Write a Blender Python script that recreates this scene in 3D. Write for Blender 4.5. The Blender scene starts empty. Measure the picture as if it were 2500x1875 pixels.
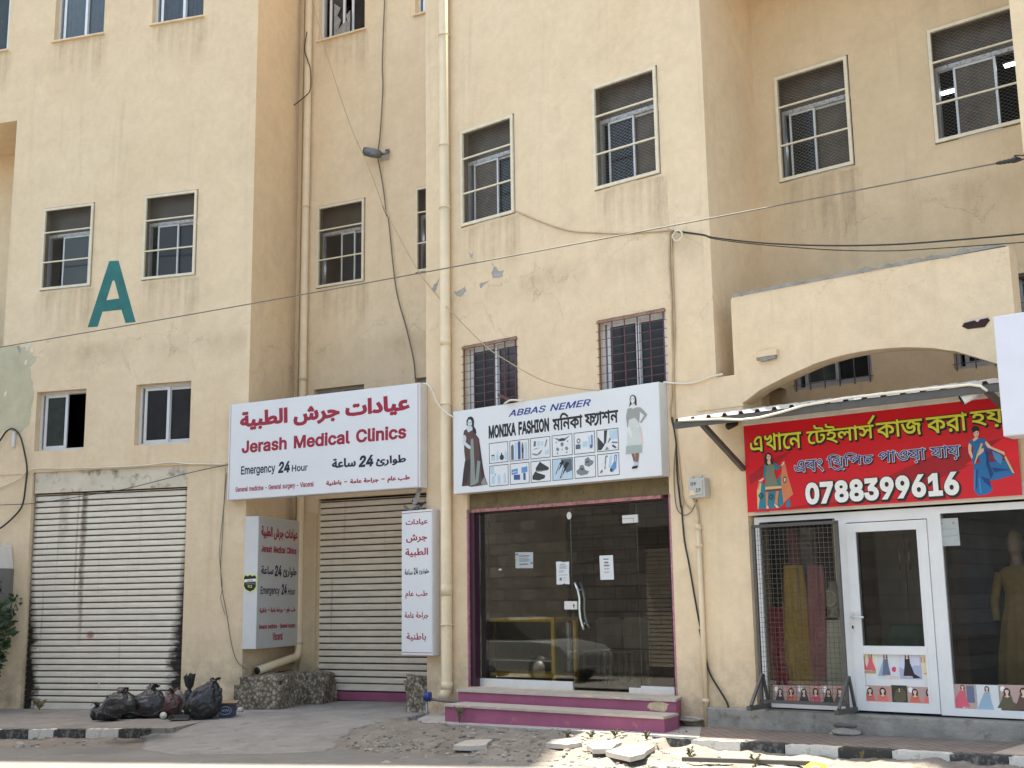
import bpy, bmesh, math, random, json
from math import radians as RAD, sin, cos, pi
from mathutils import Vector, Matrix, noise
from mathutils.geometry import tessellate_polygon
random.seed(11)
S = bpy.context.scene
COL = S.collection
# ------------------------------------------------------------------ camera, sky, sun
FPX, PIT, ROL = 2924.3, RAD(10.243), RAD(-0.8575)      # focal length in pixels of the 2500 px wide photograph
_F = Vector((0, cos(PIT), sin(PIT))); _U = Vector((0, -sin(PIT), cos(PIT))); _R = Vector((1, 0, 0))
CR = cos(ROL) * _R + sin(ROL) * _U; CU = -sin(ROL) * _R + cos(ROL) * _U; CF = _F
cam = bpy.data.objects.new('camera', bpy.data.cameras.new('camera')); COL.objects.link(cam)
cam.data.sensor_width = 36; cam.data.lens = 36 * FPX / 2500; cam.data.clip_start = .05; cam.data.clip_end = 1500
cam.matrix_world = Matrix(((CR.x, CU.x, -CF.x, 0), (CR.y, CU.y, -CF.y, 0), (CR.z, CU.z, -CF.z, 0), (0, 0, 0, 1)))
S.camera = cam
SUN_EL = RAD(75.5); TO_SUN = Vector((-.525, .851, 0)).normalized()
w = bpy.data.worlds.new('World'); S.world = w; w.use_nodes = True
nt = w.node_tree; sky = nt.nodes.new('ShaderNodeTexSky'); sky.sky_type = 'NISHITA'; sky.sun_disc = False
sky.sun_elevation = SUN_EL; sky.sun_rotation = math.atan2(TO_SUN.x, TO_SUN.y); sky.dust_density = 2.5; sky.air_density = 1.0
wbm = nt.nodes.new('ShaderNodeMix'); wbm.data_type = 'RGBA'; wbm.blend_type = 'MULTIPLY'; wbm.inputs[0].default_value = 1
nt.links.new(sky.outputs[0], wbm.inputs[6]); wbm.inputs[7].default_value = (1, .945, .80, 1)      # camera white balance for open shade
nt.links.new(wbm.outputs[2], nt.nodes['Background'].inputs[0]); nt.nodes['Background'].inputs[1].default_value = .14
sl = bpy.data.lights.new('sun', 'SUN'); sl.energy = 4.2; sl.angle = RAD(.53); sl.color = (1, .93, .80)
so = bpy.data.objects.new('sun', sl); COL.objects.link(so)
so.rotation_euler = (-(TO_SUN * cos(SUN_EL) + Vector((0, 0, sin(SUN_EL))))).to_track_quat('-Z', 'Y').to_euler()
so.location = (-20, 30, 60)
S.view_settings.view_transform = 'Standard'; S.view_settings.look = 'None'; S.view_settings.gamma = 1
S.view_settings.exposure = 1.93
S.render.engine = 'CYCLES'; S.cycles.max_bounces = 8; S.cycles.diffuse_bounces = 5; S.cycles.transparent_max_bounces = 12
S.cycles.caustics_reflective = False; S.cycles.caustics_refractive = False
try: S.cycles.use_denoising = True
except Exception: pass
# ------------------------------------------------------------------ reading places off the surveyed planes
REG = {'R1': (0, 0, .36166), 'R2': (600, 0, .36166), 'R3': (1100, 200, .36166), 'R4': (1700, 0, .36166), 'R5': (0, 500, .36166),
       'R6': (500, 500, .36166), 'R7': (1000, 700, .36166), 'R8': (1700, 560, .36166), 'S1': (0, 1100, .36166), 'S2': (500, 1150, .31646),
       'S3': (1050, 1175, .31646), 'S4': (1700, 1150, .36166), 'S5': (0, 1500, .40687), 'S6': (800, 1500, .40687), 'S7': (1600, 1500, .40687),
       'S8': (540, 920, .23508), 'B1': (1790, 940, .32098), 'B2': (1100, 930, .25316), 'P': (0, 0, 1), 'T1': (200, 1640, .18987),
       'W1': (1100, 1000, .12658), 'W2': (1500, 940, .1326), 'G2': (1200, 1040, .14919), 'W3': (1830, 1060, .12059), 'W4': (2340, 1020, .12658),
       'D1': (2080, 1570, .11302), 'V1': (580, 1240, .21687), 'V2': (960, 1220, .24096), 'N1': (1160, 1330, .22297), 'K1': (1820, 1560, .30742)}
def Q(r, x, y):
    a, b, s = REG[r]; return (a + x * s, b + y * s)
def ray(p):
    v = (p[0] - 1250) / FPX * CR - (p[1] - 937.5) / FPX * CU + CF
    return v / v.y
class Sec:
    """a facade plane: local x runs along the wall, local y into it, z up"""
    def __init__(s, ox, oy, deg):
        s.o = Vector((ox, oy, 0)); s.th = RAD(deg); s.d = Vector((cos(s.th), -sin(s.th), 0)); s.i = Vector((sin(s.th), cos(s.th), 0))
    def at(s, p, y=0.0):
        r = ray(p); t = (s.o.dot(s.i) + y) / r.dot(s.i); P = r * t
        return ((P - s.o).dot(s.d), P.z)
    def W(s, x, y, z): return s.o + s.d * x + s.i * y + Vector((0, 0, z))
    def loc(s, P): return ((P - s.o).dot(s.d), (P - s.o).dot(s.i), P.z)
_p = ray((1384, 1700)) * 16.0
M = Sec(_p.x, _p.y, 39.0)
RW = Sec(M.o.x + M.i.x * 1.39, M.o.y + M.i.y * 1.39, 39.0)
L = Sec(-5.3138, 19.4928, 16.7)
CW = Sec(-3.4032, 20.489, 27.0)
def zs(x, y=0): return -1.535 + .0145 * max(-14, min(14, x))     # level of the pavements, falling gently to the left
def zr(x, y=0): return zs(x) - .15
def ground(p, dz=0):                                            # a point of the ground under a pixel
    r = ray(p); t = 14.0
    for _ in range(12): t = (zs(r.x * t) + dz) / r.z
    return r * t
# ------------------------------------------------------------------ materials
MATS = {}
def nodes(name):
    m = bpy.data.materials.new(name); m.use_nodes = True
    n = m.node_tree.nodes; return m, n, m.node_tree.links, n['Principled BSDF']
def ramp(n, stops, interp='LINEAR'):
    r = n.new('ShaderNodeValToRGB'); r.color_ramp.interpolation = interp
    while len(r.color_ramp.elements) < len(stops): r.color_ramp.elements.new(.5)
    for e, (p, c) in zip(r.color_ramp.elements, stops):
        e.position = p; e.color = c if len(c) == 4 else (*c, 1)
    return r
def mixc(n, l, fac, a, b, mode='MIX'):
    x = n.new('ShaderNodeMix'); x.data_type = 'RGBA'; x.blend_type = mode
    for i, v in ((0, fac), (6, a), (7, b)):
        if hasattr(v, 'is_linked'): l.new(v, x.inputs[i])
        elif i == 0: x.inputs[0].default_value = v
        else: x.inputs[i].default_value = (*v, 1) if len(v) == 3 else v
    return x.outputs[2]
def noisen(n, l, scale, detail=5, rough=.6, vec=None, dist=0):
    t = n.new('ShaderNodeTexNoise'); t.inputs['Scale'].default_value = scale; t.inputs['Detail'].default_value = detail
    t.inputs['Roughness'].default_value = rough; t.inputs['Distortion'].default_value = dist
    if vec is not None: l.new(vec, t.inputs['Vector'])
    return t
def objco(n, l, scale=(1, 1, 1)):
    tc = n.new('ShaderNodeTexCoord'); mp = n.new('ShaderNodeMapping'); mp.inputs['Scale'].default_value = scale
    l.new(tc.outputs['Object'], mp.inputs['Vector']); return mp.outputs[0]
def math_(n, l, op, a, b=None, c=None):
    x = n.new('ShaderNodeMath'); x.operation = op; x.use_clamp = op in ('MULTIPLY_ADD',)
    for i, v in enumerate((a, b, c)):
        if v is None: continue
        if hasattr(v, 'is_linked'): l.new(v, x.inputs[i])
        else: x.inputs[i].default_value = v
    return x.outputs[0]
def bumpn(n, l, h, s, dist=.02, base=None):
    b = n.new('ShaderNodeBump'); b.inputs['Strength'].default_value = s; b.inputs['Distance'].default_value = dist
    l.new(h, b.inputs['Height'])
    if base: l.new(base, b.inputs['Normal'])
    return b.outputs[0]
def mat(name, col, rough=.6, metal=0.0, var=.1, scale=5, bump=0.0, bscale=60, dirt=None, dirt_at=.55, spec=.5, emit=0):
    if name in MATS: return MATS[name]
    m, n, l, b = nodes(name); v = objco(n, l)
    c0 = tuple(max(0, x * (1 - var)) for x in col); c1 = tuple(min(1, x * (1 + var)) for x in col)
    t = noisen(n, l, scale, 6, .65, v); r = ramp(n, [(.3, c0), (.7, c1)]); l.new(t.outputs[0], r.inputs[0]); out = r.outputs[0]
    if dirt:
        t2 = noisen(n, l, scale * 1.7, 8, .7, v); r2 = ramp(n, [(dirt_at, (0, 0, 0)), (dirt_at + .16, (1, 1, 1))]); l.new(t2.outputs[0], r2.inputs[0])
        out = mixc(n, l, r2.outputs[0], out, dirt)
    l.new(out, b.inputs['Base Color']); b.inputs['Roughness'].default_value = rough; b.inputs['Metallic'].default_value = metal
    b.inputs['Specular IOR Level'].default_value = spec
    if bump:
        t3 = noisen(n, l, bscale, 5, .7, v); l.new(bumpn(n, l, t3.outputs[0], bump), b.inputs['Normal'])
    if emit:
        b.inputs['Emission Color'].default_value = (*col, 1); b.inputs['Emission Strength'].default_value = emit
    MATS[name] = m; return m
def flat(name, col, rough=.55): return mat(name, col, rough, var=.05, scale=9)
def srgb(r, g, b):
    f = lambda c: (c / 255 / 12.92) if c <= 10 else ((c / 255 + .055) / 1.055) ** 2.4
    return (f(r), f(g), f(b))
def plaster(name, c1, c2, grime=1.0):
    m, n, l, b = nodes(name); v = objco(n, l); sep = n.new('ShaderNodeSeparateXYZ')
    tc = n.new('ShaderNodeTexCoord'); l.new(tc.outputs['Object'], sep.inputs[0])
    big = noisen(n, l, .55, 5, .55, v); r0 = ramp(n, [(.32, c1), (.68, c2)]); l.new(big.outputs[0], r0.inputs[0])
    fine = noisen(n, l, 9, 8, .75, v); rf = ramp(n, [(.3, (.93, .93, .93)), (.7, (1.04, 1.04, 1.04))]); l.new(fine.outputs[0], rf.inputs[0])
    c = mixc(n, l, 1.0, r0.outputs[0], rf.outputs[0], 'MULTIPLY')
    mid = noisen(n, l, 2.6, 6, .65, v, .6); rm_ = ramp(n, [(.3, (.94, .93, .915)), (.7, (1.04, 1.04, 1.045))]); l.new(mid.outputs[0], rm_.inputs[0]); c = mixc(n, l, 1.0, c, rm_.outputs[0], 'MULTIPLY')
    gr = noisen(n, l, 70, 3, .8, v); rgr = ramp(n, [(.25, (.93, .93, .92)), (.75, (1.06, 1.06, 1.05))]); l.new(gr.outputs[0], rgr.inputs[0]); c = mixc(n, l, 1.0, c, rgr.outputs[0], 'MULTIPLY')
    # rain streaks
    vs = objco(n, l, (2.6, 1, .16)); st = noisen(n, l, 1.4, 7, .68, vs, .3); rs = ramp(n, [(.56, (0, 0, 0)), (.82, (1, 1, 1))]); l.new(st.outputs[0], rs.inputs[0])
    c = mixc(n, l, math_(n, l, 'MULTIPLY', rs.outputs[0], .5 * grime), c, tuple(x * .62 for x in c1))
    # soft grey blotches
    bl = noisen(n, l, 1.7, 7, .72, v, .4); rb = ramp(n, [(.55, (0, 0, 0)), (.75, (1, 1, 1))]); l.new(bl.outputs[0], rb.inputs[0])
    c = mixc(n, l, math_(n, l, 'MULTIPLY', rb.outputs[0], .36 * grime), c, (c1[0] * .72, c1[1] * .74, c1[2] * .8))
    # hairline cracks, mostly along the floor slabs
    dn = noisen(n, l, 2.3, 6, .7, v); dv = n.new('ShaderNodeVectorMath'); dv.operation = 'MULTIPLY_ADD'
    l.new(dn.outputs['Color'], dv.inputs[0]); dv.inputs[1].default_value = (.8, .8, .5); l.new(v, dv.inputs[2])
    vo = n.new('ShaderNodeTexVoronoi'); vo.feature = 'DISTANCE_TO_EDGE'; vo.inputs['Scale'].default_value = 1.25; l.new(dv.outputs[0], vo.inputs['Vector'])
    rc = ramp(n, [(.0, (1, 1, 1)), (.011, (0, 0, 0))]); l.new(vo.outputs['Distance'], rc.inputs[0])
    band = n.new('ShaderNodeMapRange'); band.inputs[1].default_value = 1.05; band.inputs[2].default_value = .35
    l.new(math_(n, l, 'ABSOLUTE', math_(n, l, 'SUBTRACT', sep.outputs[2], 4.15)), band.inputs[0])
    gate = noisen(n, l, 1.1, 4, .6, v); rg = ramp(n, [(.44, (0, 0, 0)), (.56, (1, 1, 1))]); l.new(gate.outputs[0], rg.inputs[0])
    ck = math_(n, l, 'MULTIPLY', math_(n, l, 'MULTIPLY', rc.outputs[0], band.outputs[0]), rg.outputs[0])
    c = mixc(n, l, math_(n, l, 'MULTIPLY', ck, .5), c, (.2, .155, .1))
    # splash dirt at the foot of the wall
    low = n.new('ShaderNodeMapRange'); low.inputs[1].default_value = -.4; low.inputs[2].default_value = -1.6; l.new(sep.outputs[2], low.inputs[0])
    ln = noisen(n, l, 3.2, 8, .75, v); lr = ramp(n, [(.4, (0, 0, 0)), (.62, (1, 1, 1))]); l.new(ln.outputs[0], lr.inputs[0])
    c = mixc(n, l, math_(n, l, 'MULTIPLY', math_(n, l, 'MULTIPLY', low.outputs[0], lr.outputs[0]), .7), c, (.2, .16, .115))
    l.new(c, b.inputs['Base Color']); b.inputs['Roughness'].default_value = .88; b.inputs['Specular IOR Level'].default_value = .25
    f2 = noisen(n, l, 55, 6, .75, v); n1 = bumpn(n, l, f2.outputs[0], .22, .01)
    f3 = noisen(n, l, 5, 5, .6, v); n2 = bumpn(n, l, f3.outputs[0], .3, .03, n1)
    n3 = bumpn(n, l, math_(n, l, 'MULTIPLY', ck, -1.0), .4, .01, n2)
    l.new(n3, b.inputs['Normal']); MATS[name] = m; return m
def glass(name, tint=.5, rough=.015, ior=1.5, dirty=.0):
    m = bpy.data.materials.new(name); m.use_nodes = True; n = m.node_tree.nodes; l = m.node_tree.links
    n.remove(n['Principled BSDF']); out = n['Material Output']
    tr = n.new('ShaderNodeBsdfTransparent'); tr.inputs[0].default_value = (tint, tint * 1.01, tint * .99, 1)
    gl = n.new('ShaderNodeBsdfGlossy'); gl.inputs['Roughness'].default_value = rough
    fr = n.new('ShaderNodeFresnel'); fr.inputs[0].default_value = ior
    mx = n.new('ShaderNodeMixShader'); l.new(fr.outputs[0], mx.inputs[0]); l.new(tr.outputs[0], mx.inputs[1]); l.new(gl.outputs[0], mx.inputs[2])
    last = mx.outputs[0]
    if dirty:
        df = n.new('ShaderNodeBsdfDiffuse'); df.inputs[0].default_value = (.36, .31, .25, 1)
        t = noisen(n, l, 2.5, 7, .7, objco(n, l)); r = ramp(n, [(.3, (dirty * .5,) * 3), (.7, (dirty * 1.4,) * 3)]); l.new(t.outputs[0], r.inputs[0])
        m2 = n.new('ShaderNodeMixShader'); l.new(r.outputs[0], m2.inputs[0]); l.new(last, m2.inputs[1]); l.new(df.outputs[0], m2.inputs[2]); last = m2.outputs[0]
    l.new(last, out.inputs[0]); MATS[name] = m; return m
# ------------------------------------------------------------------ mesh building
BASE = {}
class MB:
    def __init__(s): s.v = []; s.f = []; s.mi = []; s.m = []; s.sm = []
    def _m(s, m):
        if m not in s.m: s.m.append(m)
        return s.m.index(m)
    def add(s, vs, fs, m, smooth=False):
        k = len(s.v); s.v += [tuple(v) for v in vs]; i = s._m(m)
        for f in fs: s.f.append([k + a for a in f]); s.mi.append(i); s.sm.append(smooth)
    def box(s, x0, x1, y0, y1, z0, z1, m, sk=0):
        s.add([(x0, y0, z0), (x1, y0, z0), (x1, y1, z0), (x0, y1, z0), (x0 + sk, y0, z1), (x1 + sk, y0, z1), (x1 + sk, y1, z1), (x0 + sk, y1, z1)],
              [(0, 3, 2, 1), (4, 5, 6, 7), (0, 1, 5, 4), (1, 2, 6, 5), (2, 3, 7, 6), (3, 0, 4, 7)], m)
    def quad(s, a, b, c, d, m): s.add([a, b, c, d], [(0, 1, 2, 3)], m)
    def face(s, pts, y, m):                      # filled outline in the x,z plane
        cx, cz = pts[0]; P = [Vector(((p[0] - cx) * 500, (p[1] - cz) * 500, 0)) for p in pts]
        for t in tessellate_polygon([P]): s.add([(pts[i][0], y, pts[i][1]) for i in t], [(0, 1, 2)], m)
    def prism(s, pts, y0, y1, m):                # x,z outline from y0 to y1
        s.face(pts, y0, m); s.face(pts, y1, m); n = len(pts)
        s.add([(p[0], y0, p[1]) for p in pts] + [(p[0], y1, p[1]) for p in pts], [(i, (i + 1) % n, (i + 1) % n + n, i + n) for i in range(n)], m)
    def slab(s, pts, zt, th, m):                 # x,y outline with top height function zt
        P = [Vector((p[0], p[1], 0)) for p in pts]; n = len(P)
        for t in tessellate_polygon([P]): s.add([(P[i].x, P[i].y, zt(P[i].x, P[i].y)) for i in t], [(0, 1, 2)], m)
        s.add([(p.x, p.y, zt(p.x, p.y)) for p in P] + [(p.x, p.y, zt(p.x, p.y) - th) for p in P], [(i, (i + 1) % n, (i + 1) % n + n, i + n) for i in range(n)], m)
    def bar(s, a, b, w, m, h=None, up=(0, 0, 1)):
        a = Vector(a); b = Vector(b); d = (b - a).normalized(); u = Vector(up)
        if abs(d.dot(u)) > .98: u = Vector((0, 1, 0))
        x = d.cross(u).normalized() * (w / 2); z = x.cross(d).normalized() * ((h or w) / 2)
        vs = [a - x - z, a + x - z, a + x + z, a - x + z, b - x - z, b + x - z, b + x + z, b - x + z]
        s.add(vs, [(0, 3, 2, 1), (4, 5, 6, 7), (0, 1, 5, 4), (1, 2, 6, 5), (2, 3, 7, 6), (3, 0, 4, 7)], m)
    def tube(s, path, r, m, seg=10, cap=True):
        P = [Vector(p) for p in path]; n = len(P); rs = r if isinstance(r, (list, tuple)) else [r] * n
        rings = []; u = None
        for i, p in enumerate(P):
            d = (P[min(i + 1, n - 1)] - P[max(i - 1, 0)]).normalized()
            if u is None: u = d.orthogonal().normalized()
            u = (u - d * u.dot(d)); u = u.normalized() if u.length > 1e-6 else d.orthogonal().normalized(); v = d.cross(u)
            rings.append([p + (u * cos(2 * pi * k / seg) + v * sin(2 * pi * k / seg)) * rs[i] for k in range(seg)])
        vs = [q for ri in rings for q in ri]
        fs = [(i * seg + k, i * seg + (k + 1) % seg, (i + 1) * seg + (k + 1) % seg, (i + 1) * seg + k) for i in range(n - 1) for k in range(seg)]
        if cap: fs += [tuple(range(seg))[::-1], tuple((n - 1) * seg + k for k in range(seg))]
        s.add(vs, fs, m, True)
    def disc(s, c, rx, rz, m, seg=20, a0=0):
        s.face([(c[0] + rx * cos(a0 + 2 * pi * k / seg), c[2] + rz * sin(a0 + 2 * pi * k / seg)) for k in range(seg)], c[1], m)
    def stroke(s, pts, wd, y, m):
        pts = [Vector((p[0], p[1])) for p in pts]; n = len(pts); l_, r_ = [], []
        for i, p in enumerate(pts):
            d = (pts[min(i + 1, n - 1)] - pts[max(i - 1, 0)]).normalized(); q = Vector((-d.y, d.x)) * wd / 2
            l_.append(p + q); r_.append(p - q)
        for i in range(n - 1): s.add([(a.x, y, a.y) for a in (l_[i], l_[i + 1], r_[i + 1], r_[i])], [(0, 1, 2, 3)], m)
    def build(s, name, parent=None, sec=None, base=None, bevel=0, weld=False):
        me = bpy.data.meshes.new(name); b = base if base is not None else (BASE.get(parent.name, (0, 0, 0)) if parent else (0, 0, 0))
        me.from_pydata([(v[0] - b[0], v[1] - b[1], v[2] - b[2]) for v in s.v], [], s.f)
        for m in s.m: me.materials.append(m)
        me.polygons.foreach_set('material_index', s.mi); me.polygons.foreach_set('use_smooth', s.sm)
        bm = bmesh.new(); bm.from_mesh(me)
        if weld: bmesh.ops.remove_doubles(bm, verts=bm.verts, dist=1e-5)
        bmesh.ops.recalc_face_normals(bm, faces=bm.faces); bm.to_mesh(me); bm.free(); me.update()
        o = bpy.data.objects.new(name, me); COL.objects.link(o)
        if parent: o.parent = parent
        if sec: o.location = sec.W(*b); o.rotation_euler = (0, 0, -sec.th); BASE[o.name] = b
        elif parent and base is None: BASE[o.name] = b
        elif base is not None: o.location = base; BASE[o.name] = b
        if bevel:
            md = o.modifiers.new('soft_edges', 'BEVEL'); md.width = bevel; md.segments = 2; md.limit_method = 'ANGLE'; md.angle_limit = RAD(40)
        return o
def tag(o, label=None, cat=None, group=None, kind=None):
    for k, v in (('label', label), ('category', cat), ('group', group), ('kind', kind)):
        if v: o[k] = v
    return o
def thing(name, label, cat, sec=None, base=(0, 0, 0), group=None):
    o = bpy.data.objects.new(name, None); COL.objects.link(o); o.empty_display_size = .2
    o.location = sec.W(*base) if sec else base
    if sec: o.rotation_euler = (0, 0, -sec.th)
    BASE[o.name] = base; return tag(o, label, cat, group)
# ------------------------------------------------------------------ lettering: outlines as polygons
def _signed(p): return sum(p[i - 1][0] * p[i][1] - p[i][0] * p[i - 1][1] for i in range(len(p))) / 2
def _inside(q, p):
    c = False
    for i in range(len(p)):
        a, b = p[i - 1], p[i]
        if (a[1] > q[1]) != (b[1] > q[1]) and q[0] < (b[0] - a[0]) * (q[1] - a[1]) / (b[1] - a[1]) + a[0]: c = not c
    return c
def _offset(p, d, ccw):
    n = len(p); out = []
    for i in range(n):
        a, b, c = Vector(p[i - 1]), Vector(p[i]), Vector(p[(i + 1) % n])
        e1 = (b - a); e2 = (c - b)
        if e1.length < 1e-6 or e2.length < 1e-6: out.append(p[i]); continue
        n1 = Vector((e1.y, -e1.x)).normalized(); n2 = Vector((e2.y, -e2.x)).normalized(); k = n1 + n2
        if k.length < .2: k = n1
        k = k / max(k.length_squared / 2, .45); q = b + k * (d if ccw else -d); out.append((q.x, q.y))
    return out
def _stroke_poly(pts, w):
    P = [Vector(p) for p in pts]; n = len(P); a, b = [], []
    for i, p in enumerate(P):
        d = (P[min(i + 1, n - 1)] - P[max(i - 1, 0)]).normalized(); q = Vector((-d.y, d.x)) * w / 2
        a.append(tuple(p + q)); b.append(tuple(p - q))
    return a + b[::-1]
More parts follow.
